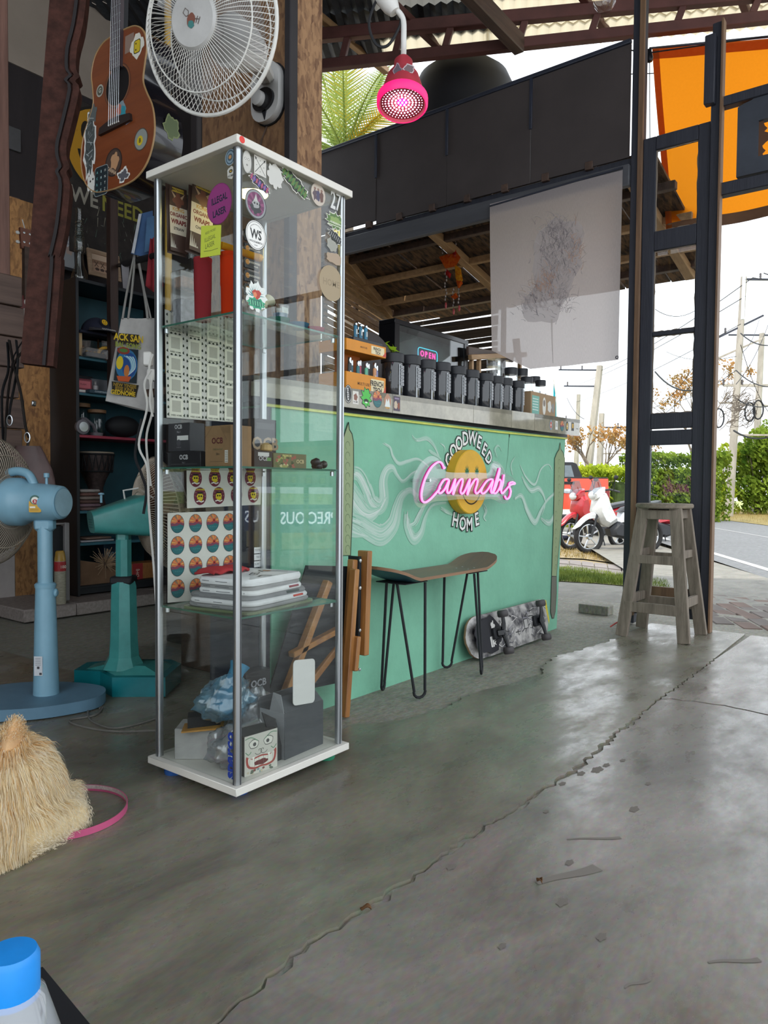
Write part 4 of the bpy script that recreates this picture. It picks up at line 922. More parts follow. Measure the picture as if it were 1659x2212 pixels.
for k in range(46):
    c = at(1590+q.uniform(-28, 30), 880+q.uniform(-30, 34), D=24-.2)-o1; r = q.uniform(.1, .4); a = q.uniform(0, 6); tl_ = q.uniform(.3, 1.2)
    tg.tube([c+RH*(r*math.cos(t+a))+Vector((0, 0, r*math.sin(t*1.3+a)*tl_)) for t in [i*.7 for i in range(7)]], .012, 4, caps=False)
o = tg.build('cable_tangle', mat('old_cable', '#6b6259', .8, var=.3), u1); 
for x, y in ((1553, 903), (1620, 890), (1638, 885)):
    c = at(x, y, D=23.7)-o1; MB().tube([c+RH*.16*math.cos(t)+Vector((0, 0, .3*math.sin(t))) for t in [i*PI/8 for i in range(16)]], .025, 5, True).build('cable_coil', M_BLACK, u1)
u2, o2 = pole('second utility pole with two crossarms at the right edge', (1628, 1050), (1646, 720), 38, [(.99, -1.7, 1.6, (0, 0), (.2, .8)), (.72, -3, 1.6, (0, 0), ()), (.6, -2, 1.6, (.2, 0), ())], .2)
u3, o3 = pole('leaning utility pole with two left arms under the cloth hanging', (1262, 1000), (1296, 790), 42, [(.97, -2.3, .1, (0, 0), (.05, .55)), (.86, -1.9, .1, (0, 0), (.1,))], .24)
u4, o4 = pole('short utility pole with right-hand arm above the hedge', (1293, 1000), (1300, 893), 40, [(.86, 0, 2.0, (0, 0), (.45, .95)), (.6, 0, 2.0, (0, 0), (.7,))], .2)
u5, o5 = pole('thin distant utility pole behind the counter end', (1243, 1000), (1250, 852), 52, [(.78, -2.2, .1, (0, 0), (.05, .6))], .18)
wr_ = thing('power_lines', 'power lines strung between the utility poles against the sky', 'power lines', (20, 0, 6)); ow = Vector((20, 0, 6))
for (x0, y0, D0, x1, y1, D1, r) in [(1626, 600, 24, 1800, 560, 20, .018), (1650, 590, 24, 1800, 570, 20, .018), (1626, 600, 24, 1300, 800, 42, .014), (1610, 640, 24, 1250, 830, 52, .014), (1600, 700, 24, 1240, 870, 52, .012), (1600, 720, 24, 1700, 735, 20, .02), (1590, 770, 24, 1440, 760, 40, .012), (1590, 800, 24, 1700, 830, 20, .018), (1590, 800, 24, 1440, 870, 40, .012), (1585, 930, 24, 1700, 928, 20, .03), (1590, 860, 24, 1700, 862, 20, .018), (1415, 803, 30, 1499, 843, 26, .03), (1415, 668, 30, 1500, 672, 30, .015), (1605, 760, 24, 1640, 690, 36, .012), (1590, 830, 24, 1660, 700, 30, .012), (1600, 745, 24, 1660, 890, 30, .012), (1225, 860, 52, 1262, 905, 42, .02), (1500, 790, 30, 1415, 880, 34, .012), (1500, 820, 30, 1415, 905, 34, .012)]:
    a, b = at(x0, y0, D=D0)-ow, at(x1, y1, D=D1)-ow
    MB().tube([a.lerp(b, t)+Vector((0, 0, -.25*(1-(2*t-1)**2))) for t in [i/8 for i in range(9)]], r, 4).build('wire', M_BLACK, wr_)
# turquoise feather flag
p = at(1203, 1000, D=9.5); fl = thing('feather_flag', 'turquoise feather flag rising behind the end of the counter', 'flag', (p.x, p.y, gnd(p.x)))
ht = at(1200, 818, D=9.5).z-gnd(p.x); hb = at(1200, 935, D=9.5).z-gnd(p.x); w0 = .085
MB().tube([(0, 0, 0), (0, 0, ht*.7), tuple(-RH*.015+Vector((0, 0, ht*.9))), tuple(-RH*.06+Vector((0, 0, ht)))], .012, 6).build('pole', M_WHITE, fl)
def ff(a, b):
    wv_ = w0*(1-a**3)*.9; return -RH*(.06*a**4)+RH*(-wv_*(1-b)+0)*1+Vector((0, 0, hb*.55+(ht-hb*.55)*a))+FH*.01*math.sin(a*7+b*2)
MB().grid(lambda u_, v_: tuple(ff(v_, u_)), 4, 16).build('sail', cloth('turquoise_cloth', '#3fb3c0', .5, '#2f9dae', 20), fl, 1.2)

# ------------------------------------------------------------------ back wall, left side
VB = 4.9
wb = setting('wall_back')
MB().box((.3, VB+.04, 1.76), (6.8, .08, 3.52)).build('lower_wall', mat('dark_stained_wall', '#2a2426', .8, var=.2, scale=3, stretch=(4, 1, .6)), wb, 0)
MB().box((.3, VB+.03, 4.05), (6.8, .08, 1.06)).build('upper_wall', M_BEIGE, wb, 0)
a, b_ = at(20, 425, v=VB-.06), at(96, 445, v=VB-.06)
MB().box(((a.x+b_.x)/2-.15, VB-.06, a.z/2), (b_.x-a.x+.5, .025, a.z), b=.003).build('osb_board', M_OSB, wb)
MB().box((2.0, VB-.03, .24), (.7, .10, .48), b=.004).build('white_plinth', M_BONE, wb)
w0, w1 = at(18, 270, v=VB-.02), at(46, 330, v=VB-.02)
MB().box(((w0.x+w1.x)/2, VB-.01, (w0.z+w1.z)/2), (abs(w1.x-w0.x), .02, abs(w0.z-w1.z)), b=.003).build('grey_shutter', mat('grey_shutter', '#4d4c4e', .7), wb)
MB().box(((w0.x+w1.x)/2, VB-.01, (w0.z+w1.z)/2-.62), (abs(w1.x-w0.x)*.8, .02, .5), b=.003).build('brown_board', M_TIMBER, wb)
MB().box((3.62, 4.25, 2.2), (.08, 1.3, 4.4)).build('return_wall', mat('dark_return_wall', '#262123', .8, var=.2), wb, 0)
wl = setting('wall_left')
MB().box((-2.9, 3.4, 2.2), (.1, 3.1, 4.4)).build('wall_panel', mat('dark_timber_wall', '#3a302b', .8, var=.2), wl, 0)  # one dark timber colour with slight random tone
# plank column at the far left edge
lc = setting('trim_7'); VCol = 3.6
c0 = at(22, 200, v=VCol); 
MB().box((c0.x-.125, VCol, 3.0), (.2, .08, 2.6), b=.004).build('plank', wood('red_brown_plank', '#5b4038', '#8a665a', 2), lc)
q = random.Random(5)
for k in range(7):
    z = 1.72-k*.145; MB().box((c0.x-.10+q.uniform(-.012, .012), VCol-.03, z), (.23+q.uniform(-.02, .02), .05, .14), RZ(0), .004).build('plank', wood('grey_plank_%d' % k, '#4a3a34', '#6f5a50', 0), lc)
# painted board with smiling face on the back wall
s0, s1, s2, s3 = at(140, 235, v=VB-.05), at(262, 235, v=VB-.05), at(140, 500, v=VB-.05), at(262, 560, v=VB-.05)
mb_ = thing('painted_board', 'dark painted board with large yellow smiling face behind guitar', 'wall art', (s0.x, VB-.10, 0))
zb, zt_ = at(200, 560, v=VB-.05).z, at(200, 238, v=VB-.05).z
wbd = s1.x-s0.x+.5
MB().box((wbd/2, 0, (zb+zt_)/2), (wbd, .02, zt_-zb), b=.003).build('board', mat('black_brown_board', '#2b2522', .8, var=.35, scale=12), mb_)
p_ = Pr(.0003); cx, cz = at(216, 338, v=VB-.05).x-s0.x, at(216, 338, v=VB-.05).z; r_ = .29
p_.poly(circ(cx, cz, r_*1.06, 36), '#1d1a16'); p_.poly(circ(cx, cz, r_, 36), '#b8861f'); p_.poly(circ(cx-.14, cz+.1, .04, 14, .075), '#221a10'); p_.poly(circ(cx+.14, cz+.1, .04, 14, .075), '#221a10')
p_.line([(cx+r_*.68*math.cos(t), cz+r_*.68*math.sin(t)) for t in [PI*1.05+PI*.9*i/20 for i in range(21)]], .022, '#221a10')
q = random.Random(11)
for k in range(26): t = q.uniform(0, 6.3); rr = q.uniform(.1, .9)*r_; x, y = cx+rr*math.cos(t), cz+rr*math.sin(t); p_.line([(x, y), (x+q.uniform(-.05, .05), y+q.uniform(-.06, .06))], .006, q.choice(['#c99a33', '#9a6f1c', '#8a6a2a']), .002)
x, z = at(172, 428, v=VB-.05).x-s0.x, at(172, 428, v=VB-.05).z
for s, dx, c in (('WE', 0, '#9a9488'), ('NEED', .30, '#8f8a3a')): p_.text(s, x+dx, z-.01, .15, c, .02, 0, .9)
for k in range(60): x = q.uniform(0, wbd); y = zb+q.uniform(0, .32); p_.line([(x, y), (x+q.uniform(-.02, .02), y+q.uniform(-.07, .07))], .006, q.choice(['#6b6a64', '#4a5a50', '#857f70', '#3d3a36']), .002)
p_.build('painting', face_y(0, -.011, 0), mb_, PRINTM)

# tiled step under the shelf
VS = 4.5
z_l = .075; ys_ = at(35, 1335, z=0).y-.1
stp = setting('trim_8')
for k in range(6):
    u0 = 2.12+k*.33; MB().box((u0+.163, 4.56, z_l/2), (.326, .62, z_l), b=.006).build('tile', mat('speckled_tile_%d' % k, '#8f8580', .7, var=.2, scale=60), stp)
# tall dark shelf unit with teal and red shelves
u0 = at(165, 900, v=VS).x; zTop = at(165, 598, v=VS).z; US1 = 3.36; DS = .36
sh = thing('shelf_unit', 'tall black shelf unit with teal shelves against the back wall', 'shelf', (u0, VS, z_l)); H_ = zTop-z_l
M_SHB = mat('black_shelf_paint', '#171a20', .5, var=.15); M_TEAL = mat('teal_shelf_paint', '#2a5f6e', .55, var=.1); M_RED = mat('crimson_shelf_paint', '#a03348', .55)
MB().box((.011, DS/2, H_/2), (.022, DS, H_), b=.002).build('side_panel', M_SHB, sh); W_ = US1-u0
MB().box((W_-.011, DS/2, H_/2), (.022, DS, H_), b=.002).build('side_panel', M_SHB, sh)
MB().box((W_/2, DS/2, H_-.011), (W_-.046, DS-.002, .022), b=.002).build('top_panel', M_SHB, sh)
MB().box((W_/2, DS-.006, H_/2), (W_-.046, .01, H_-.05)).build('back_panel', mat('teal_back_panel', '#1f4a55', .6), sh, 0)
lv = {}
for nm, y, m in (('hat', 690, M_TEAL), ('teal1', 768, M_TEAL), ('teal2', 846, M_TEAL), ('red', 938, M_RED), ('teal3', 1104, M_TEAL), ('teal4', 1174, M_TEAL), ('low', 1268, M_SHB)):
    z = at(166, y, v=VS).z; lv[nm] = z
    if nm != 'hat': MB().box((W_/2, DS/2-.004, z-z_l-.009), (W_-.046, DS-.02, .018), b=.002).build('shelf', m, sh)
MB().box((W_/2, .02, (lv['low']-z_l)/2), (W_-.046, .02, lv['low']-z_l-.02), b=.002).build('kick_board', M_SHB, sh)
pf = at(256, 560, v=VS-.1); fr = setting('trim_9')
MB().box((pf.x, VS-.03, 2.13), (.06, .05, 1.4), b=.004).build('post', wood('dark_red_post', '#2e211e', '#4a352e', 2), fr)
def sp(x, y, v=VS+.06): return at(x, y, v=v)
def on(o, nm): return o
# certificates, photo frame, glass pipe on top of the shelf
def pic(name, label, cat, x0, y0, x1, y1, v, fc, pfn, tilt=0, fw=.022, rz=0):
    a, b_ = at(x0, y0, v=v), at(x1, y1, v=v); w, h = abs(b_.x-a.x), abs(a.z-b_.z); zb = b_.z
    t = thing(name, label, cat, ((a.x+b_.x)/2, v, zb), rz); f = MB()
    M_ = RX(-tilt)
    for c, d in (((0, 0, fw/2), (w, .018, fw)), ((0, 0, h-fw/2), (w, .018, fw)), ((-w/2+fw/2, 0, h/2), (fw, .018, h-2*fw)), ((w/2-fw/2, 0, h/2), (fw, .018, h-2*fw))): f.box(c, d, M_, .003)
    f.build('frame', fc, t); P = Pr(.0003); pfn(P, w-2*fw, h-2*fw); P.build('print', M_ @ face_y(0, -.001, h/2), t, PRINTM); return t
def cert(P, w, h):
    P.poly(rect(0, 0, w, h), '#b9bcc0'); q = random.Random(int(w*1000))
    for k in range(7): P.line([(-w*.38, h*(.32-.09*k)), (-w*.38+w*q.uniform(.35, .75), h*(.32-.09*k))], h*.018, '#84888e')
    P.poly(circ(w*.22, h*.3, h*.07, 12), '#3a3d40')
def cert2(P, w, h):
    cert(P, w, h); P.poly(rect(0, -h*.28, w, h*.44), '#8d8f92'); P.poly(blob(w*.1, -h*.1, w*.3, h*.1, 16, .2, 3), '#a58f85')
pic('framed_certificate', 'tall white certificate in black frame behind the glass pipe', 'framed certificate', 128, 470, 168, 590, VS+.30, M_BLACK, cert2, .06)
pic('framed_certificate', 'white landscape certificate in black frame above the sepia photo frame', 'framed certificate', 197, 485, 262, 548, VS+.32, M_BLACK, cert, .04)
def photo(P, w, h):
    P.poly(rect(0, 0, w, h), '#b08f78'); P.poly(rect(0, h*.12, w, h*.3), '#8a6a55'); P.poly(rect(0, h*.33, w, h*.3), '#c4aa94')
    for k in range(4): P.line([(-w*.4+k*w*.25, -h*.2), (-w*.25+k*w*.25, h*.1)], .006, '#5f4a3c'); P.line([(-w*.25+k*w*.25, -h*.2), (-w*.4+k*w*.25, h*.1)], .006, '#5f4a3c')
    for k in range(3): P.poly(blob(-w*.3+k*w*.2, -h*.33, w*.09, h*.08, 12, .1, k), '#4a3a34')
    P.poly(blob(w*.3, -h*.15, w*.1, h*.26, 14, .15, 5), '#3f322d')
pic('photo_frame', 'sepia photograph in a broad wooden frame leaning on top shelf', 'photo frame', 192, 532, 262, 610, VS+.16, wood('pale_frame_wood', '#8a6f58', '#b59a80', 0), photo, .16, .03)
M_GLASS = thin('clear_glass', (.93, .96, .95), .09); M_JAR = thin('jar_glass', (.86, .89, .88), .07)
p = sp(172, 598, VS+.12); z0 = zTop; hb = at(172, 452, v=VS+.12).z-z0
bp_ = thing('glass_water_pipe', 'clear glass water pipe with coiled neck on top of shelf', 'water pipe', (p.x, p.y, z0))
MB().lathe([(.05, 0), (.055, .02), (.05, .06), (.03, .11), (.024, .16), (.024, .2)], 18).build('base', M_GLASS, bp_)
MB().lathe([(.028, .2), (.034, .21), (.034, hb*.62), (.026, hb*.66)], 18).build('tube', M_GLASS, bp_)
MB().tube([(.022*math.cos(t), .022*math.sin(t), .22+t*(hb*.38)/56) for t in [i*.35 for i in range(160)]], .005, 5).build('coil', thin('coil_glass', (.85, .9, .9), .2), bp_)
MB().lathe([(.024, hb*.66), (.03, hb*.68), (.024, hb*.72), (.021, hb*.98), (.026, hb)], 18).build('mouthpiece', M_GLASS, bp_)
# cap with smiley badge, basket, and things on the shelves
def loc(x, y, v, z): p = at(x, y, v=v); return Vector((p.x, v, z))
M_NAVY = mat('navy_cloth', '#23263a', .85, var=.1)
c = loc(208, 672, VS+.02, lv['hat']-.06); cp = thing('baseball_cap', 'dark navy cap with smiling badge lying on the shelf stand', 'cap', c)
MB().grid(lambda a, b: ((.095*math.cos(2*PI*a))*math.cos(b*PI/2), .105*math.sin(2*PI*a)*math.cos(b*PI/2), .10*math.sin(b*PI/2)), 24, 8, cu=True).build('crown', M_NAVY, cp, 1)
MB().grid(lambda a, b: (.10*(a*2-1)*(1+.0*b), -.08-b*.07*math.sqrt(max(0, 1-(a*2-1)**2))-.03*math.sqrt(max(0, 1-(a*2-1)**2)), .012-.02*b), 12, 3).build('brim', mat('grey_brim', '#4a4a50', .8), cp, 1, thick=.004)
pp = Pr(.0004); pp.poly(circ(0, 0, .034, 18, .030), '#1a1a1e'); pp.smiley(0, .003, .02); pp.build('badge', frame((0, -.098, .055), (1, 0, 0), (0, .35, .94), (0, -.94, .35)), cp, PRINTM)
pp = Pr(.0004); pp.text('GOODWEED', -.01, 0, .017, '#d9d9d4', .01); pp.text('HOME', .07, -.004, .012, '#d9d9d4', .01); pp.build('print', frame((0, -.165, -.001), (1, 0, 0), (0, .5, .86), (0, -.86, .5)), cp, PRINTM)
st_ = thing('display_stand', 'small wooden glass-fronted stand under the navy cap', 'display stand', (u0+.03, VS+.02, lv['teal1']))
hh = lv['hat']-.06-lv['teal1']; wS = .36
for x in (.02, wS-.02): MB().box((x, .02, hh/2), (.022, .022, hh-.02), b=.002).build('post', wood('pale_stand_wood_%d' % int(x*100), '#b59468', '#d9bd92', 2), st_)
MB().box((wS/2, .08, hh-.008), (wS, .22, .016), b=.002).build('top', M_NAVY, st_)
MB().box((wS/2, .05, hh*.5), (wS-.06, .003, hh-.04)).build('pane', thin('stand_glass', (.8, .75, .7), .08), st_, 0)
MB().box((wS/2+.02, .1, hh*.5), (.012, .01, hh-.03), b=.002).build('divider', M_TIMBERX, st_)
M_AMB = mat('amber_glass', '#7a4a2a', .15, coat=.5)
q = random.Random(2)
for k, (x, r) in enumerate(((.09, .032), (.155, .024), (.2, .026), (.27, .02))):
    g = Vector((u0+.03+x, VS+.14, lv['teal1'])); o = MB().lathe([(r*.8, 0), (r, r*.5), (r, r*1.3), (r*.6, r*2), (r*.4, r*2.3), (r*.5, r*3)], 14).build('glass_bowl', M_AMB if k % 2 == 0 else mat('brown_glass_%d' % k, '#9a7050', .2), None, .7, g)
    tag(o, ['brown glass bowl piece at the left behind the stand glass', 'small tan glass bowl second from left behind the stand glass', 'brown glass bowl piece right of middle behind the stand glass', 'smallest tan bowl at the right behind the stand glass'][k], 'bowl')
g = Vector((u0+.10, VS+.0, lv['teal1'])); o = thing('ring_box', 'clear plastic box of small trinkets on upper teal shelf', 'box', g)
MB().box((.03, -.0, .03), (.16, .07, .06), b=.003).build('box', thin('clear_plastic', (.9, .9, .9), .1, haze=.15), o, 0); MB().box((.03, 0, .018), (.14, .05, .03), b=.004).build('tray', M_BLACK, o)
for k in range(5): MB().ball((-.025+k*.028, -.0, .035), .011, 8).build('trinket', M_AMB if k % 2 else mat('gold_bead_%d' % k, '#b08a3a', .3, .6), o)
g = Vector((u0+.22, VS+.0, lv['teal1'])); o = thing('headband', 'yellow and black headband loop beside the trinket box', 'headband', g)
MB().tube([(.06*math.cos(t), .0, .035+.045*math.sin(t)) for t in [PI*i/14-.3 for i in range(18)]], .012, 8).build('band', mat('yellow_band', '#c99a3a', .6), o)
MB().tube([(.046*math.cos(t), .002, .032+.034*math.sin(t)) for t in [PI*i/14-.3 for i in range(18)]], .010, 8).build('lining', M_BLACK, o)
def shbox(name, label, cat, x, y0, y1, w, d, z, m, pfn=None, v=VS+.03, rz=0):
    p = at(x, y0, v=v); h = at(x, y0, v=v).z-at(x, y1, v=v).z; t = thing(name, label, cat, (p.x, v+d/2, z), rz)
    MB().box((0, 0, h/2), (w, d, h), b=.003).build('body', m, t)
    if pfn: P = Pr(.0003); pfn(P, w, h); P.build('print', face_y(0, -d/2-.0002, h/2), t, PRINTM)
    return t
def pk1(P, w, h): P.poly(rect(0, h*.1, w*.8, h*.5), '#c46a72'); P.text('FLASH', 0, h*.1, h*.16, '#4a1f26', .01); P.poly(rect(-w*.08, -h*.36, w*.6, h*.16), '#e6e2dc')
shbox('small_carton', 'red and grey small carton on the second teal shelf', 'carton', 180, 812, 843, .125, .08, lv['teal2'], mat('dark_red_card', '#7a2f3a', .6), pk1)
shbox('dark_pouch', 'dark pouch standing behind the red and grey carton', 'pouch', 180, 800, 843, .14, .05, lv['teal2'], M_BLACK, None, VS+.16)
shbox('grey_carton', 'plain pale grey carton on the second teal shelf', 'carton', 222, 812, 848, .17, .08, lv['teal2'], mat('grey_card', '#6f7076', .7), None, VS+.10)
o = MB().lathe([(.017, 0), (.02, .01), (.02, .055), (.008, .065), (.008, .08), (.011, .085)], 12).build('small_bottle', mat('smoky_glass', '#8f8a8a', .15, coat=.4), None, .7, (at(206, 840, v=VS+.03).x, VS+.03, lv['teal2'])); tag(o, 'tiny smoky bottle in front of the pale grey carton', 'bottle')
def cream(P, w, h): P.text('CLOUDTOUCH WI', 0, 0, h*.55, '#c9d2d6', .01)
shbox('flat_tray', 'flat dark blue lettered tray on the second teal shelf edge', 'tray', 222, 848, 856, .19, .05, lv['teal2'], mat('dark_blue', '#27414f', .6), cream, VS-.02)
def jar(name, label, x, z, r, h, v, lidm, cont=None, cat='jar'):
    p = at(x, 900, v=v); t = thing(name, label, cat, (p.x, v, z))
    MB().lathe([(r*.96, 0), (r, .006), (r, h*.86), (r*.9, h*.9)], 20).build('glass', M_JAR, t); MB().lathe([(r*.94, h*.88), (r*1.04, h*.89), (r*1.04, h), (r*.9, h*1.01), (0, h*1.01)], 20).build('lid', lidm, t)
    if cont: MB().lathe([(r*.9, .006), (r*.9, h*.6), (0, h*.62)], 16).build('contents', cont, t)
    return t
M_LID = wood('bamboo_lid', '#6a4a30', '#8f6a48', 0)
jar('storage_jar', 'glass jar with wooden lid at the left of the red shelf', 176, lv['red'], .055, at(176, 872, v=VS+.2).z-lv['red'], VS+.2, M_LID)
jar('storage_jar', 'wider glass jar with wooden lid on the red shelf', 209, lv['red'], .058, at(209, 886, v=VS+.1).z-lv['red'], VS+.1, M_LID)
hp_ = thing('headphones', 'grey over-ear headphones lying on the red shelf', 'headphones', (at(174, 920, v=VS+.02).x, VS+.02, lv['red']))
M_HP = mat('grey_headphone', '#6f6a70', .5)
MB().lathe([(.0, 0), (.042, .0), (.048, .012), (.048, .03), (.03, .036)], 20, frame((0, 0, .05), (1, 0, 0), (0, 0, 1), (0, -1, 0))).build('ear_cup', M_HP, hp_)
MB().lathe([(.0, 0), (.03, .0), (.032, .003), (0, .004)], 18, frame((0, -.037, .05), (1, 0, 0), (0, 0, 1), (0, -1, 0))).build('cap', M_CHROME, hp_)
MB().tube([(0, 0, .1), (.04, .01, .105), (.10, .02, .07), (.13, .03, .02)], .012, 8).build('headband', M_HP, hp_); MB().lathe([(0, 0), (.04, 0), (.045, .02), (.0, .025)], 18, T(.13, .03, 0.0)).build('ear_cup', M_HP, hp_)
o = MB().ball((0, 0, .08), (.13, .08, .075), 18).build('dark_bag', mat('black_nylon', '#141418', .7), None, 1, (at(265, 920, v=VS+.1).x, VS+.1, lv['red'])); tag(o, 'soft black bag slumped on the right of the red shelf', 'bag')
# djembe drum on the third teal shelf
dj = thing('djembe_drum', 'small carved djembe drum with netted rope under red shelf', 'drum', (at(206, 1000, v=VS+.17).x, VS+.17, lv['teal3']))
hd = (at(206, 962, v=VS+.17).z-lv['teal3'])*.90
MB().lathe([(.06, 0), (.075, .005), (.055, hd*.2), (.05, hd*.38), (.07, hd*.52), (.105, hd*.7), (.118, hd*.9), (.118, hd)], 26).build('shell', mat('carved_dark_wood', '#3a2c2a', .6, var=.5, scale=40), dj)
MB().lathe([(.12, hd*.97), (.123, hd*.985), (.115, hd), (0, hd)], 26).build('skin', mat('drum_skin', '#a89a88', .8), dj)
net = MB()
for k in range(18):
    a = 2*PI*k/18; b2 = a+PI/18; net.tube([(.122*math.cos(a), .122*math.sin(a), hd*.96), (.112*math.cos(b2), .112*math.sin(b2), hd*.66)], .003, 4); net.tube([(.122*math.cos(a), .122*math.sin(a), hd*.96), (.112*math.cos(2*a-b2), .112*math.sin(2*a-b2), hd*.66)], .003, 4)
net.tube([(.124*math.cos(t), .124*math.sin(t), hd*.95) for t in [2*PI*i/26 for i in range(26)]], .005, 5, True); net.tube([(.112*math.cos(t), .112*math.sin(t), hd*.66) for t in [2*PI*i/26 for i in range(26)]], .005, 5, True)
net.build('rope_net', M_BLACK, dj)
q = random.Random(14)
for k in range(6):
    m = mat('folded_fabric_%d' % k, ['#7a5f5c', '#8a6f78', '#6a4f48', '#94857c', '#7d5a52', '#b0a8a4'][k], .9, var=.2); 
    z = lv['teal3']+k*.024; o = MB().box((0, .09, .011), (.15+q.uniform(-.01, .01), .18, .021), b=.009).build('folded_fabric', m, None, .9, (u0+.11, VS+.02, z))
    tag(o, ['brown', 'dusty pink', 'dark brown', 'grey-beige', 'reddish brown', 'pale plastic-wrapped'][k]+' folded fabric '+['at the bottom of', 'second from the bottom of', 'third from the bottom of', 'fourth from the bottom of', 'second from the top of', 'on top of'][k]+' the pile by the drum', 'fabric', 'folded fabrics by the drum')
for k, (y, l, c) in enumerate(((1160, 'folded white paper sheets on the fourth teal shelf', '#b0aeb4'), (1150, 'flat brown envelope lying over the white papers', '#7a6458'))):
    o = MB().box((0, 0, .008), (.24-.04*k, .16, .012), RZ(.1*k), .003).build('paper_stack' if k == 0 else 'envelope', mat('paper_%d' % k, c, .8), None, .9, (u0+.16, VS+.1, lv['teal4']+k*.018)); tag(o, l, 'paper' if k == 0 else 'envelope')
# bottom compartment: brown parcel, dried straw brush, blue box, orange carton
o = MB().prism([(0, 0), (.36, 0), (.33, .10), (.10, .15), (0, .17)], .2, frame((0, .2, 0), (1, 0, 0), (0, 0, 1), (0, -1, 0))).build('paper_parcel', mat('brown_parcel', '#7d5f48', .8, var=.15), None, 0, (u0+.03, VS+.04, lv['low'])); tag(o, 'brown paper parcel on the bottom of the shelf unit', 'parcel')
sb = thing('straw_brush', 'dried straw brush head lying on the brown parcel', 'brush', (u0+.23, VS+.05, lv['low']+.13)); b = MB(); q = random.Random(4)
for k in range(130):
    d = Vector((q.gauss(0, 1), q.gauss(-.3, .8), q.gauss(.3, .6))).normalized()*q.uniform(.06, .12); b.tube([(0, 0, 0), d], .002, 3, caps=False)
o = b.build('bristles', mat('straw', '#b59a7c', .8), sb, 0); MB().lathe([(.014, -.03), (.02, 0), (.012, .03)], 8).build('binding', M_TIMBER, sb)
def ex(P, w, h): P.text('easy', -w*.1, 0, h*.4, '#8fb0c8', .01)
shbox('blue_box', 'dark blue lettered box behind the straw brush', 'box', 252, 1182, 1232, .2, .12, lv['low']+.10, mat('navy_box', '#26405c', .6), ex, VS+.2)
def jo(P, w, h): P.poly(rect(-w*.2, 0, w*.3, h), '#9c3030'); P.text('DHJ', -w*.2, -h*.1, h*.3, '#d9c0b0', .01, PI/2)
shbox('orange_carton', 'orange carton with red label at right of bottom shelf', 'carton', 312, 1214, 1248, .28, .14, lv['low'], mat('orange_card', '#a06a3a', .7, var=.2, scale=30, stretch=(8, 1, 1)), jo, VS+.05)
# white-edged dark panel and spray can standing at the left end of the step
p = at(140, 1300, v=4.36); wp = thing('white_rimmed_board', 'dark panel with chunky white rim leaning by shelf unit', 'board', (p.x-.03, 4.4, z_l))
hp = at(140, 1130, v=4.36).z-z_l; wpd = .2
MB().box((-.02, .03, hp/2), (wpd-.04, .02, hp-.04), b=.003).build('insert', M_BLACK, wp)
for c, d in (((wpd/2-.03, .02, hp/2), (.03, .05, hp)), ((-.02, .02, hp-.006), (wpd-.04, .04, .012)), ((-.02, .02, .006), (wpd-.04, .04, .012))): MB().box(c, d, b=.004).build('rim', mat('dull_white', '#8f8c8c', .6), wp)
p = at(134, 1300, v=4.3); sc_ = thing('spray_can', 'tall gold and red spray can on the tiled step', 'spray can', (p.x, 4.32, z_l)); hs = at(134, 1190, v=4.3).z-z_l
MB().lathe([(.032, 0), (.034, .006), (.034, hs*.8), (.03, hs*.84)], 20).build('can', mat('can_label', '#9a9684', .5, var=.25, scale=40, stretch=(1, 1, 6)), sc_)
MB().lathe([(.0345, hs*.62), (.0345, hs*.8)], 20).build('red_band', mat('red_band', '#a3282a', .5), sc_); MB().lathe([(.033, hs*.8), (.033, hs*.84), (.026, hs*.98), (.02, hs), (0, hs)], 20).build('cap', mat('gold_cap', '#b08a3a', .35), sc_)
pp = Pr(.0004); pp.text('100', 0, 0, .026, '#f0e6d8', .01); pp.build('print', face_y(0, -.0352, hs*.7), sc_, PRINTM)

# ------------------------------------------------------------------ glass display cabinet
CU, CV = 1.2241, 1.3966; CW, CD = .436, .369; Z1, Z2, Z3, ZB = 1.243, .857, .474, .0525
CO = Vector((CU, CV, 0))
cab = thing('display_cabinet', 'tall glass display cabinet with white top, base and aluminium posts', 'cabinet', CO)
M_PANEL = mat('white_laminate', '#dedbd2', .45, var=.03)
MB().box((CW/2, CD/2, 1.650), (CW, CD, .020), b=.0015).build('top_panel', M_PANEL, cab)
MB().box((CW/2, CD/2, .0405), (CW, CD, .020), b=.0015).build('base_panel', M_PANEL, cab)
M_CAB = thin('cabinet_glass', (.965, .98, .972), .05)
M_EDGE = mat('green_glass_edge', '#3d6e5e', .1, coat=.6)
IN = .019; G0, G1, H0, H1 = IN, CW-IN, IN, CD-IN
for c, d in (((CW/2, H0, .845), (G1-G0-.012, .004, 1.588)), ((CW/2, H1, .845), (G1-G0-.012, .004, 1.588)), ((G0, CD/2, .845), (.004, H1-H0-.012, 1.588)), ((G1, CD/2, .845), (.004, H1-H0-.012, 1.588))):
    MB().box(c, d).build('glass_pane', M_CAB, cab, 0)
M_ALU = mat('aluminium_post', '#b9bdc0', .3, .9, var=.06, scale=3, stretch=(30, 30, .3))
for s, t in ((G0+.004, H0+.004), (G1-.004, H0+.004), (G0+.004, H1-.004), (G1-.004, H1-.004)):
    po = MB().prism(rrect(s, t, .019, .019, .006, 3), 1.588, z=.051).build('post', M_ALU, cab, .6)
    sx = 1 if s < .2 else -1; sy = 1 if t < .2 else -1
    MB().box((s+sx*.003, t-sy*.0098, .845), (.003, .0012, 1.588)).build('groove', mat('dark_groove', '#3b3f42', .5), po, 0)
    MB().box((s-sx*.0098, t+sy*.003, .845), (.0012, .003, 1.588)).build('groove', bpy.data.materials['dark_groove'], po, 0)
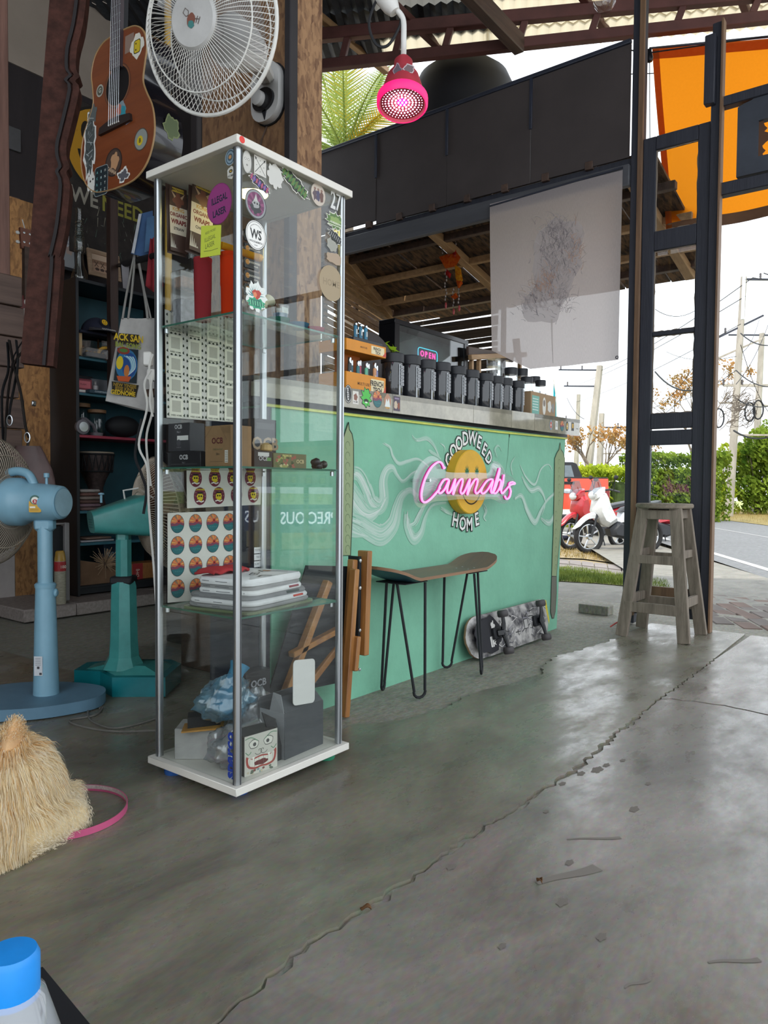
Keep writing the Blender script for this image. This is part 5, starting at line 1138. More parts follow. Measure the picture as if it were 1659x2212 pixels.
for z in (Z1, Z2, Z3):
    b = MB(); x0, x1, y0, y1 = G0+.006, G1-.006, H0+.006, H1-.006
    vs = [(x, y, zz) for zz in (z-.005, z) for x, y in ((x0, y0), (x1, y0), (x1, y1), (x0, y1))]
    b.add(vs, [(3, 2, 1, 0), (4, 5, 6, 7)], None, 0); b.add(vs, [(0, 1, 5, 4), (1, 2, 6, 5), (2, 3, 7, 6), (3, 0, 4, 7)], None, 1)
    b.build('glass_shelf', [thin('shelf_glass_%d' % int(z*100), (.90, .96, .93), .06), M_EDGE], cab, 0)
    for s, t in ((G0+.018, H0+.022), (G1-.018, H0+.022), (G0+.018, H1-.022), (G1-.018, H1-.022)): MB().lathe([(.006, 0), (.006, .012), (.003, .014)], 10, T(s, t, z-.019)).build('shelf_clip', M_CHROME, cab)
M_FOOT = [mat('blue_foot', '#2f5fa8', .5), mat('green_foot', '#2f8a68', .5)]
for k, (s, t) in enumerate(((.075, .075), (CW-.035, .06), (.05, CD-.05), (CW-.05, CD-.05))): MB().lathe([(.024, 0), (.026, .004), (.026, .026), (.022, .031)], 22, T(s, t, 0)).build('foot', M_FOOT[k % 2], cab)
lmp = MB().lathe([(.052, 0), (.055, -.004), (.05, -.016), (.044, -.016), (.044, 0), (.052, 0)], 24, T(CW*.50, CD*.5, 1.64)).build('lamp_ring', M_WHITE, cab)
MB().lathe([(.044, -.014), (.0, -.015)], 20, T(CW*.50, CD*.5, 1.64)).build('lamp_lens', glow('warm_lamp', '#ffe98a', 9.0), cab)
MB().lathe([(.0085, .0), (.0085, .0006), (0, .0006)], 16, face_y(.016, -.0003, 1.650)).build('red_dot', mat('red_dot', '#e03a30', .5), cab)

def L8(x, y): p = at(310+x/3.53, 280+y/3.53, u=CU+G0-.003); return (-(p.y-CV), p.z)      # on the left pane
def R8(x, y): p = at(310+x/3.53, 280+y/3.53, v=CV+H0-.003); return (p.x-CU, p.z)         # on the right pane
KR, KL = None, None
def ext(fn, x, y, rx, ry): a = fn(x-rx, y); b = fn(x+rx, y); c = fn(x, y-ry); d = fn(x, y+ry); m = fn(x, y); return m[0], m[1], abs(b[0]-a[0])/2, abs(c[1]-d[1])/2
FR_ = face_y(0, H0-.0026, 0); FL_ = face_x(G0-.0026, 0, 0)
def sticker(fn): 
    P = Pr(.00012); side = fn(P); P.build('sticker', FL_ if side == 'L' else FR_, cab)
def s_(P):
    x, y, a, b = ext(R8, 790, 245, 34, 86); P.poly(circ(x, y, a, 20, b), '#a9a9a4'); P.poly(circ(x, y, a*.9, 20, b*.92), '#c4c2bb'); P.many([circ(x-a*.35, y+b*.25, a*.25, 10, b*.11), circ(x+a*.35, y+b*.25, a*.25, 10, b*.11), circ(x, y-b*.28, a*.22, 10, b*.1)], '#8a8882'); P.many([circ(x-a*.35, y+b*.25, a*.14, 8, b*.06), circ(x+a*.35, y+b*.25, a*.14, 8, b*.06)], '#e6e4de')
sticker(s_)
def s_(P):
    x, y, a, b = ext(R8, 890, 280, 46, 70); P.poly(rect(x, y, 2*a, 2*b), '#cfcdc6')
    for sg in (-1, 1): P.line([(x-a*.85*sg, y-b*.85), (x+a*.85*sg, y+b*.85)], a*.07, '#2a2926'); P.many([[(x+a*.9*sg, y+b*.9), (x+a*.55*sg, y+b*.75), (x+a*.75*sg, y+b*.5)]], '#2a2926')
    for dx, dy in ((0, .6), (0, -.6), (.6, 0), (-.6, 0)): P.poly(circ(x+a*dx, y+b*dy, a*.08, 6, b*.05), '#6b6a64')
sticker(s_)
def s_(P): x, y, a, b = ext(R8, 1005, 355, 58, 92); P.poly(blob(x, y, a, b, 36, .12, 4, 8), '#c9c8c2')
sticker(s_)
def graf(x_, y_, rx, ry, c1, c2, c3, seed, rot, fn=R8, n=7):
    def f(P):
        x, y, a, b = ext(fn, x_, y_, rx, ry); q = random.Random(seed); ca, sa = math.cos(rot), math.sin(rot)
        def tr(p): return (x+p[0]*ca-p[1]*sa, y+p[0]*sa+p[1]*ca)
        o = [tr(p) for p in blob(0, 0, a, b*.95, 44, .13, seed, 9)]; P.poly(o, '#dcdad0'); P.poly([tr(p) for p in blob(0, 0, a*.93, b*.84, 44, .13, seed, 9)], '#1d241a')
        for k in range(n):
            px_ = -a*.78+1.56*a*k/(n-1); P.poly([tr(p) for p in blob(px_, q.uniform(-.05, .05)*b, a*.85/n, b*q.uniform(.5, .72), 16, .2, seed+k, 4)], [c1, c2][k % 2]); P.line([tr((px_-a*.03, -b*.4)), tr((px_, b*.42))], a*.03, c3)
        return 'L' if fn is L8 else 'R'
    return f
sticker(graf(885, 410, 80, 44, '#8a2f6a', '#4f4a9a', '#d8843a', 3, -.35))
sticker(graf(1155, 408, 112, 62, '#3f6e32', '#4d7d3a', '#7a5a2c', 7, -.42, n=8))
def s_(P):
    x, y, a, b = ext(R8, 857, 568, 81, 113); P.poly(circ(x, y, a, 30, b), '#3c3f42'); P.poly(circ(x, y, a*.93, 30, b*.93), '#8d9092'); P.poly(circ(x, y, a*.8, 26, b*.8), '#6a3358')
    for k in range(9): t = k*.7; P.many([[(x, y), (x+a*.78*math.cos(t), y+b*.78*math.sin(t)), (x+a*.78*math.cos(t+.3), y+b*.78*math.sin(t+.3))]], '#8a4a70')
    P.poly(blob(x, y-b*.2, a*.5, b*.45, 20, .15, 5), '#2f3236'); P.poly(blob(x, y+b*.02, a*.33, b*.3, 18, .12, 6), '#9b9d9c'); P.many([circ(x-a*.13, y+b*.05, a*.08, 8, b*.07), circ(x+a*.13, y+b*.05, a*.08, 8, b*.07)], '#222222'); P.poly([(x-a*.2, y+b*.2), (x+a*.2, y+b*.2), (x, y+b*.68)], '#b9bab5')
sticker(s_)
def s_(P):
    x, y, a, b = ext(R8, 858, 805, 80, 115); P.poly(circ(x, y, a, 34, b), '#1d1d1d'); P.poly(circ(x, y, a*.95, 34, b*.95), '#e9e8e4'); P.poly(circ(x, y, a*.88, 34, b*.89), '#1d1d1d'); P.poly(circ(x, y, a*.85, 34, b*.86), '#ecebe7')
    P.text('WS', x, y+b*.02, b*.86, '#17171a', .03, 0, .78); P.text('WOOD&SMITH', x, y-b*.46, b*.17, '#17171a', .03); P.text('home', x, y-b*.66, b*.12, '#17171a', .02)
    for k in range(13): t = PI*(.2+.6*k/12); P.poly(rect(x+a*.68*math.cos(t), y+b*.7*math.sin(t), a*.05, b*.07), '#6d6d6a')
sticker(s_)
def s_(P):
    x, y, a, b = ext(R8, 1333, 495, 56, 88); P.poly(circ(x, y, a, 26, b), '#8f8980'); P.poly(circ(x, y, a*.95, 26, b*.95), '#c2b6a8')
    for k in range(3): P.poly(blob(x-a*.45+k*a*.45, y-b*.1, a*.26, b*.5, 16, .2, k), ['#5a4a52', '#4a4560', '#66483f'][k]); P.poly(circ(x-a*.45+k*a*.45, y+b*.42, a*.16, 10, b*.12), '#8a6a5c')
sticker(s_)
def s_(P): x, y, a, b = ext(R8, 1465, 550, 66, 85); P.text('27', x, y, b*2.3, '#d4d5d2', .02, 0, .62, .05)
sticker(s_)
def s_(P):
    x, y, a, b = ext(R8, 1465, 700, 70, 80)
    P.poly(blob(x, y, a, b*.8, 40, .16, 9, 11), '#d9d8cc'); P.poly(blob(x, y, a*.92, b*.7, 40, .16, 9, 11), '#55753a'); P.poly(blob(x, y+b*.1, a*.6, b*.3, 24, .15, 3), '#86a05a'); P.text('HOMEGROWN', x, y-b*.2, b*.26, '#e2e4d0', .03, 0, .9); P.line([(x-a*.8, y-b*.45), (x+a*.8, y-b*.4)], b*.06, '#e2e4d0')
sticker(s_)
def s_(P): x, y, a, b = ext(R8, 1440, 875, 40, 55); P.poly(blob(x, y, a, b, 30, .1, 3, 7), '#9a9a90')
sticker(s_)
sticker(graf(1465, 822, 60, 42, '#1a1a1c', '#2a2a30', '#d9d9d6', 15, -.35, n=8))
def s_(P): x, y, a, b = ext(R8, 1460, 985, 66, 42); P.poly(blob(x, y, a, b, 26, .1, 8), '#a8937c')
sticker(s_)
def s_(P):
    x, y, a, b = ext(R8, 1432, 1172, 90, 135); P.poly(circ(x, y, a, 30, b), '#a08e70'); P.text('HOME', x, y, a*.5, '#8d7c60', .02)
sticker(s_)
def s_(P):
    x, y, a, b = ext(R8, 860, 1275, 76, 108); P.poly(blob(x, y, a, b, 40, .13, 4, 9), '#dfe4df')
    for k in range(11): t = PI*(.05+.9*k/10); P.many([[(x-a*.1*math.sin(t), y), (x+a*.9*math.cos(t), y+b*.85*math.sin(t)), (x+a*.5*math.cos(t+.2), y+b*.4*math.sin(t+.2))]], ['#2f8a86', '#226b70'][k % 2])
    P.poly(blob(x, y-b*.45, a*.86, b*.38, 34, .12, 6, 9), '#2f9a72'); P.poly(blob(x, y-b*.45, a*.7, b*.25, 24, .15, 7), '#256e5c'); P.poly(blob(x+a*.05, y+b*.2, a*.42, b*.32, 18, .15, 2, 3), '#b23a2c'); P.poly(blob(x-a*.12, y+b*.12, a*.18, b*.2, 14, .1, 3), '#d9825a')
    for k in range(6): P.line([(x-a*.6+k*a*.24, y-b*.3), (x-a*.55+k*a*.24, y-b*.62)], a*.07, '#7fd0a0')
sticker(s_)
def s_(P): x, y, a, b = ext(L8, 660, 210, 38, 62); P.poly(circ(x, y, a, 26, b), '#8fa0aa'); P.poly(circ(x, y, a*.86, 26, b*.88), '#3f5563'); P.poly(circ(x, y, a*.7, 22, b*.72), '#7d929e'); P.poly(circ(x, y, a*.5, 18, b*.45), '#44565f'); P.poly(blob(x, y, a*.3, b*.25, 10, .2, 2), '#b98a5a'); return 'L'
sticker(s_)
def s_(P): x, y, a, b = ext(L8, 665, 328, 28, 48); P.poly(blob(x, y, a, b, 26, .08, 3), '#c2c2ba'); P.poly(circ(x, y+b*.25, a*.5, 12, b*.3), '#3a3a34'); P.poly(circ(x, y+b*.22, a*.25, 10, b*.14), '#c9a23a'); P.text('HOME', x, y-b*.5, a*.6, '#3a3a34', .02); return 'L'
sticker(s_)
def s_(P):
    x, y, a, b = ext(L8, 577, 565, 95, 156); P.poly(circ(x, y, a, 36, b), '#6f2a5c'); P.poly(circ(x, y, a*.96, 36, b*.965), '#8c3a74')
    P.text('ILLEGAL', x, y+b*.22, b*.46, '#1f2a3c', .03, .10, .72); P.text('LASER', x, y-b*.42, b*.46, '#1f2a3c', .03, .10, .8); return 'L'
sticker(s_)
def s_(P):
    a_, b_ = L8(442, 735), L8(592, 728); c_, d_ = L8(585, 955), L8(436, 978); P.poly([a_, b_, c_, d_], '#c2cf4a', .0012)
    m = L8(515, 850); h = .012
    for k, t in enumerate(('NEED MORE?', 'ILLEGAL', 'LASER')):
        p = L8(512-k*3, 778+k*52); P.text(t, p[0], p[1], [.009, .015, .017][k], '#4f5a3a', .0, .10, .8, .15)
    p, q2 = L8(462, 930), L8(570, 905); P.line([p, ((p[0]+q2[0])/2, (p[1]+q2[1])/2-.002), q2], .0012, '#4f5a3a'); return 'L'
sticker(s_)
def s_(P):
    p0, p1 = at(497, 1686, u=CU+G0-.003), at(497, 1577, u=CU+G0-.003); y = -(p0.y-CV); P.text('sparco', y, (p0.z+p1.z)/2, (p1.z-p0.z)*.36, '#1f3c96', .045, PI/2, .95); l = -(at(505, 1630, u=CU+G0-.003).y-CV)
    P.line([(l+.002, p0.z), (l+.002, p1.z)], .0022, '#1f3c96'); return 'L'
sticker(s_)
def s_(P):
    p = at(341, 1614, u=CU+G0-.003); x, y = -(p.y-CV), p.z; P.line([(x, y+.022), (x-.006, y+.002), (x-.004, y-.014)], .004, '#cfcfc9'); P.line([(x, y+.01), (x+.006, y-.012)], .004, '#cfcfc9'); return 'L'
sticker(s_)
def s_(P):
    p = at(559, 1203, v=CV+H1); x, y = p.x-CU, p.z
    for k in range(3): P.poly(rect(x, y-.022*(k-1), .046, .019), '#dfe0e2'); P.text(['TOTE 350', 'TEE 890', 'SURF 1200'][k], x, y-.022*(k-1), .009, '#4a4a55', .005)
P = Pr(.00012); s_(P); P.build('price_label', face_y(0, H1-.003, 0), cab)

# sheets of stickers hanging inside the back pane
def bp2(x, y): p = at(x, y, v=CV+H1-.008); return (p.x-CU, p.z)
def sheet(name, label, quad, fn, cat='sticker sheet'):
    t = thing(name, label, cat, (CU, CV+H1-.0075, 0)); P = Pr(.00012); q4 = [bp2(*p) for p in quad]; P.poly(q4, '#d9d7cf', .0006); P.build('paper', face_y(0, 0, 0), t, PRINTM)
    P = Pr(.00012); P.z = .0012; fn(P, q4); P.build('print', face_y(0, 0, 0), t, PRINTM)
def bil(q4, u_, v_): 
    a = [q4[0][i]*(1-u_)+q4[1][i]*u_ for i in (0, 1)]; b = [q4[3][i]*(1-u_)+q4[2][i]*u_ for i in (0, 1)]; return (a[0]*(1-v_)+b[0]*v_, a[1]*(1-v_)+b[1]*v_)
def codes(P, q4):
    q = random.Random(3)
    for i in range(4):
        for j in range(5):
            c = bil(q4, (i+.5)/4, (j+.5)/5); w = .030; P.poly(rrect(c[0], c[1], w*1.55, w*1.75, .006), '#e6e4d4'); P.poly(rect(c[0], c[1]+.004, w, w*1.05), '#bdbbae'); P.text('WEED HOME', c[0], c[1]-w*.72, .0062, '#55584f', .03)
            for dx in (-.027, .027):
                for k in range(3): x, y = c[0]+dx, c[1]-.02+k*.02; P.poly(blob(x, y, .003, .0042, 8, .3, k+i), '#3b4438')
            for k in range(3): P.poly(blob(c[0]-.014+k*.014, c[1]+.030, .0042, .003, 8, .3, k+j), '#3b4438')
sheet('sticker_sheet', 'cream sheet of square label stickers with leaf borders in cabinet', [(356, 668), (516, 722), (514, 913), (360, 902)], codes)
def suns(P, q4):
    for j in range(4):
        for i in range(4):
            c = bil(q4, (i+.52)/4.05, (j+.52)/4.15); sunset(P, c[0], c[1], .0235, .0265)
sheet('sticker_sheet', 'white sheet of round sunset stickers behind the folded shirts', [(362, 1108), (513, 1103), (513, 1290), (362, 1302)], suns)
def skulls(P, q4):
    for j in range(2):
        for i in range(4):
            c = bil(q4, (i+.45+.22*j)/4.15, (j+.42)/2.05); r = .0225; P.poly(circ(c[0], c[1], r, 22, r*1.15), '#6e2a3c'); q = random.Random(i+9*j)
            P.many([circ(c[0]+r*.8*math.cos(t), c[1]+r*.9*math.sin(t), r*.05, 5) for t in (0, .5, 2.6, 3.1)], '#d9c9a0')
            P.poly(blob(c[0], c[1]-r*.05, r*.5, r*.55, 22, .14, i, 9), '#d8c22c'); P.many([circ(c[0]-r*.18, c[1], r*.13, 8), circ(c[0]+r*.18, c[1], r*.13, 8)], '#1e1a10'); P.poly(rect(c[0], c[1]+r*.42, r*.8, r*.22), '#1c1c1c'); P.line([(c[0]-r*.6, c[1]-r*.72), (c[0]-r*.2, c[1]-r*.6), (c[0]+r*.2, c[1]-r*.75), (c[0]+r*.6, c[1]-r*.6)], r*.16, '#e6e2da')
            P.text('CANNABIS', c[0], c[1]+r*.85, r*.3, '#d8c22c', .04)
sheet('sticker_sheet', 'white sheet of round maroon stickers with yellow faces in cabinet', [(403, 1016), (566, 1017), (563, 1090), (404, 1098)], skulls)

# ---- top glass shelf
def onz(x, y, z): p = at(x, y, z=z); return Vector((min(max(p.x, CU+.055), CU+CW-.055), min(max(p.y, CV+.055), CV+CD-.055), z))
M_CLRP = thin('clear_film', (.93, .93, .93), .12, .05, .12)
def cup(name, label, c, r, h, m, cat='tumbler'):
    t = thing(name, label, cat, c); MB().lathe([(r*.88, 0), (r*.9, h*.02), (r*.95, h*.5), (r*.99, h*.51), (r, h), (r*.93, h), (r*.86, h*.03), (0, h*.03)], 26).build('body', m, t)
    MB().lathe([(r*1.0, h), (r*1.03, h+.003), (r*1.03, h+.010), (r*.6, h+.013), (0, h+.013)], 26).build('lid', m, t); return t
cpx = onz(418, 690, Z1); cup('plastic_tumbler', 'translucent red stacked plastic tumbler on the top glass shelf', cpx, .0235, .155, cloth('red_plastic', '#c24a52', .6, tc_='#d05a60'))
cpx = onz(463, 674, Z1); cup('plastic_tumbler', 'bright orange stacked plastic tumbler on the top glass shelf', cpx, .0265, .148, cloth('orange_plastic', '#e8501e', .6, tc_='#f05a1e'))
bxs = thing('clear_box', 'clear acrylic box of papers standing behind the tumblers', 'box', (CU+.075, CV+.30, Z1))
MB().box((.02, 0, .075), (.10, .05, .15), b=.003).build('box', M_CLRP, bxs, 0); MB().box((.02, 0, .04), (.09, .04, .07), b=.003).build('contents', mat('mixed_papers', '#6f7078', .7, var=.5, scale=60), bxs); MB().box((.02, 0, .12), (.085, .04, .03), b=.003).build('contents', mat('mixed_packets', '#8a6a58', .7, var=.5, scale=80), bxs)
def pouch(label, x0, x1, y0, y1, v, flav, c1, tilt):
    a, b_ = at(x0, y1, v=v), at(x1, y0, v=v); w = b_.x-a.x; h = b_.z-a.z; t = thing('foil_pouch', label, 'pouch', ((a.x+b_.x)/2, v, a.z), 0)
    M_ = RY(tilt)
    MB().grid(lambda u_, v_: ((u_-.5)*w*(1-.04*math.sin(PI*v_)), -.010*math.sin(PI*v_)*math.sin(PI*u_), v_*h), 8, 10, M_).build('front', mat('pouch_brown_'+flav, '#4a342c', .35), t, 1.2)
    MB().grid(lambda u_, v_: ((.5-u_)*w*(1-.04*math.sin(PI*v_)), .010*math.sin(PI*v_)*math.sin(PI*u_), v_*h), 8, 10, M_).build('back', mat('pouch_foil_'+flav, '#a9a49c', .3, .6), t, 1.2)
    P = Pr(.0003); P.poly(rect(0, 0, w*.92, h*.94), '#4a332b'); P.poly(rect(0, -h*.02, w*.92, h*.40), '#d9cbb8'); P.poly(rect(0, h*.42, w*.6, h*.06), '#c9a83a'); P.text('MATAHARI', 0, h*.42, h*.045, '#2a211c', .02)
    P.poly(blob(0, h*.27, w*.26, h*.10, 20, .2, 3, 4), '#7a4a38'); P.many([[(-w*.2, h*.3), (-w*.36, h*.4), (-w*.12, h*.33)], [(w*.2, h*.3), (w*.36, h*.4), (w*.12, h*.33)]], '#c2a284'); P.text('KONG', 0, h*.14, h*.07, '#c9963a', .03)
    P.text('ORGANIC', 0, h*.06, h*.075, '#7d2a2a', .04, 0, .9); P.text('WRAPS', 0, -h*.04, h*.09, '#7d2a2a', .05, 0, .9); P.text(flav, 0, -h*.14, h*.055, '#2d2320', .03)
    for k in range(5): P.many([[(-w*.45+k*w*.07, -h*.42), (-w*.42+k*w*.07, -h*.2-.01*k), (-w*.38+k*w*.07, -h*.42)]], '#c9c2ba')
    P.build('print', M_ @ face_y(0, -.0125, h/2), t)
pouch('brown foil pouch at the back left of the top glass shelf', 361, 402, 412, 545, CV+.335, 'STRAW', '#7a2f33', -.03)
pouch('brown and silver foil pouch beside the purple round sticker', 400, 452, 404, 545, CV+.305, 'CHOCO', '#5a3a2a', .06)
for k in range(5):
    pp = at(543, 512+k*29, v=CV+.325); t = thing('black_packet', ['topmost', 'second from top', 'middle', 'second lowest', 'lowest'][k]+' black smiling packet on the strip in cabinet', 'packet', (pp.x, CV+.325, pp.z), 0, 'black packets on a strip'); MB().box((0, 0, 0), (.062, .006, .034), b=.002).build('packet', M_BLACKG, t)
    P = Pr(.0002); P.poly(rect(0, 0, .06, .032), '#1b1a1c'); P.smiley(-.018, .002, .008, '#c98a2a'); P.text('GOODWEED', .01, .003, .008, '#d8d4cc', .02); P.text('HOME', .016, -.007, .006, '#d8d4cc', .02); P.build('print', face_y(0, -.0032, 0), t)
a, b_ = at(476, 553, v=CV+.16), at(548, 556, v=CV+.16)
t = thing('yellow_tube', 'yellow plastic tube lying across orange tumbler lid', 'tube', (a+b_)/2); w = (b_-a).length
t.location = Vector((onz(463, 674, Z1).x+.03, onz(463, 674, Z1).y, Z1+.148+.013+.0105)); MB().tube([(-w/2, 0, 0), (w/2, 0, 0)], .0095, 14).build('body', cloth('yellow_plastic', '#e0a82a', .4, tc_='#e0a020'), t); MB().tube([(w/2, 0, 0), (w/2+.012, 0, 0)], .0105, 14).build('cap', mat('yellow_cap', '#d89a1e', .4), t)
gb = thing('glass_pipe', 'small glass bubbler with frosted angled bowl on top shelf', 'water pipe', (CU+.19, CV+.17, Z1))
MB().lathe([(.028, 0), (.03, .01), (.024, .03), (.014, .05), (.012, .07), (.013, .115), (.016, .118)], 18).build('body', M_GLASS, gb); MB().tube([(.01, 0, .03), (.05, 0, .068)], [.007, .008], 10).build('downstem', M_GLASS, gb)
MB().lathe([(.008, 0), (.009, .016), (.011, .02), (.008, .022), (.006, .03), (.018, .05), (.016, .05)], 16, look((.046, 0, .064), (.75, 0, .66))).build('bowl', mat('frosted_glass', '#c9c6a8', .5), gb)
sg = thing('blue_glass', 'clear tapered glass filled with blue on the top shelf', 'glass', (CU+.275, CV+.13, Z1))
MB().lathe([(.016, 0), (.018, .004), (.026, .075), (.0245, .075), (.016, .006), (0, .006)], 22).build('glass', M_GLASS, sg); MB().lathe([(.0155, .008), (.021, .052), (0, .052)], 20).build('contents', cloth('blue_gel', '#2f7fa8', .5), sg); MB().box((0, -.0252, .058), (.024, .0006, .016), RX(-.1)).build('price_label', M_WHITE, sg, 0)
for k, (s, t_, c, l) in enumerate(((.20, .06, '#2f7a66', 'teal'), (.275, .06, '#4a7d9a', 'pale blue'), (.345, .065, '#b04a5a', 'pinkish red'))):
    o = MB().lathe([(.018, 0), (.027, .006), (.031, .016), (.029, .016), (.024, .008), (0, .004)], 22).build('silicone_bowl', cloth(l.replace(' ', '_')+'_silicone', c, .4), None, .9, (CU+s, CV+t_, Z1)); tag(o, l+' silicone bowl by the right pane of the top glass shelf', 'bowl')
wd_ = thing('acrylic_wedge', 'clear acrylic wedge leaning in front of the orange tumbler', 'holder', (CU+.085, CV+.085, Z1)); MB().prism([(0, 0), (.09, 0), (.085, .01), (.06, .07)], .05, frame((0, .05, 0), (1, 0, 0), (0, 0, 1), (0, -1, 0))).build('wedge', M_CLRP, wd_, 0)
# ---- middle shelf: rolling paper boxes
def cbox(name, label, x0, x1, y0, y1, v, d, m, pfn, z=None, cat='box', rz=0):
    a, b_ = at(x0, y1, v=v), at(x1, y0, v=v); w = b_.x-a.x; z = Z2 if z is None else z; h = b_.z-z; t = thing(name, label, cat, ((a.x+b_.x)/2, v+d/2, z), rz)
    MB().box((0, 0, h/2), (w, d, h), b=.0012).build('body', m, t); P = Pr(.0002); pfn(P, w, h); P.build('print', face_y(0, -d/2-.0001, h/2), t); return t
M_CARDB = mat('black_card', '#1f1f22', .5); M_KRAFT = mat('kraft_card', '#8a6d4c', .75, var=.08)
def o1(P, w, h): P.text('OCB', 0, h*.12, h*.42, '#b9b9bb', .03); P.text('No.1', 0, -h*.22, h*.16, '#8d8d90', .01); P.line([(-w*.4, -h*.32), (w*.4, -h*.32)], h*.02, '#5a5a5e')
def xbox(name, label, x0, x1, y0, y1, s, d, m, pfn, z=None):
    u = CU+s; a, b_ = at(x0, y1, u=u), at(x1, y0, u=u); w = a.y-b_.y; z = Z2 if z is None else z; h = b_.z-z; t = thing(name, label, 'box', (u, (a.y+b_.y)/2, z))
    MB().box((d/2, 0, h/2), (d, w, h), b=.0012).build('body', m, t); P = Pr(.0002); pfn(P, w, h); P.build('print', face_x(-.0001, 0, h/2), t); return t
b1 = xbox('black_carton', 'low black carton lettered in silver on middle glass shelf', 362, 433, 974, 1012, .035, .08, M_CARDB, o1)
zt2 = at(395, 974, u=CU+.035).z
def o2(P, w, h): P.text('OCB', -w*.02, h*.36, h*.2, '#bdbdbf', .03); P.text('No.1', 0, h*.18, h*.1, '#a9a9ac', .01); P.poly(rect(w*.18, -h*.03, w*.5, h*.16), '#d9d9d6'); P.poly(circ(0, -h*.2, w*.1, 12), '#4a4a4e'); P.text('PREMIUM', 0, -h*.36, h*.06, '#77777b', .01)
xbox('black_carton', 'upright dark grey carton standing on low black carton', 363, 410, 912, 974, .05, .05, mat('charcoal_card', '#37373b', .5), o2, zt2)
def o3(P, w, h):
    P.text('OCB', -w*.02, h*.12, h*.2, '#5a2a2a', .03); P.text('Unbleached', 0, -h*.08, h*.075, '#4f5a3a', .0); P.text('Slim', 0, -h*.2, h*.09, '#4f4a3a', .0); P.poly(rect(w*.33, -h*.26, w*.12, h*.3), '#d9d6cc')
    for k in range(7): P.line([(w*.28, -h*.38+k*h*.04), (w*.38, -h*.38+k*h*.04)], h*.012, '#3a342c')
    P.line([(w*.08, h*.5), (w*.34, h*.14)], .0012, '#6a5238'); P.line([(-w*.2, h*.5), (-w*.48, h*.22)], .0012, '#6a5238')
    for k in range(6): P.line([(w*(.16+.055*k), h*.46), (w*(.26+.04*k), h*(.30-.0*k))], .001, '#5f4a32')
    P.line([(-w*.3, -h*.38), (w*.2, -h*.38)], .001, '#5f4a32')
xbox('kraft_carton', 'brown kraft rolling paper carton beside centre post', 443, 499, 917, 1012, .03, .07, M_KRAFT, o3)
def o4(P, w, h): P.text('OCB', 0, h*.0, h*.34, '#9a8468', .03); P.poly(rect(0, h*.36, w*.8, h*.12), '#3a3a3e')
cbox('black_carton', 'black carton with tan lettering right of the centre post', 549, 597, 908, 975, CV+.25, .06, M_CARDB, o4)
def o5(P, w, h): P.text('OCB', 0, h*.05, h*.36, '#a9a9ac', .03); P.poly(rect(0, h*.3, w*.6, h*.22), '#c9c9c6'); P.poly(rect(w*.3, h*.02, w*.22, h*.2), '#5a8a4a')
cbox('black_carton', 'small black carton with white price label on middle shelf', 549, 589, 975, 1018, CV+.12, .05, M_CARDB, o5)
def o6(P, w, h):
    q = random.Random(4); P.poly(rect(0, 0, w*.98, h*.96), '#6a6a48')
    for k in range(34): P.poly(blob(q.uniform(-.42, .2)*w, q.uniform(-.38, .3)*h, .006, .005, 8, .3, k), q.choice(['#9aa05a', '#5a6a3a', '#a0584a', '#c9c290', '#3f4a2c']))
    P.text('PREMIUM', -w*.1, h*.34, h*.2, '#c9c27a', .03); P.text('OCB', w*.3, 0, h*.34, '#c9b98a', .03)
cbox('printed_carton', 'leaf-printed carton lying beside the small black carton', 590, 662, 982, 1014, CV+.13, .07, mat('olive_card', '#5f6044', .6), o6)
o = MB(); q = random.Random(3)
for k in range(7): o.ball((q.uniform(-.022, .022), q.uniform(-.012, .012), .012+.006*(k % 3)), .012+q.uniform(-.003, .003), 9)
tag(o.build('black_scrunchie', mat('black_satin', '#1b1d26', .3), None, 1, (at(692, 1010, v=CV+.15).x, CV+.15, Z2)), 'glossy black scrunched cloth at the right of middle shelf', 'scrunchie')['kind'] = 'thing'
o = MB().lathe([(.014, 0), (.018, .006), (.016, .02), (.006, .026), (0, .027)], 12).build('wax_block', mat('tan_wax', '#b89a62', .5), None, .5, (at(575, 972, v=CV+.15).x, CV+.15, at(575, 976, v=CV+.12).z+.001)); tag(o, 'small tan block lying on the small black carton', 'wax block')
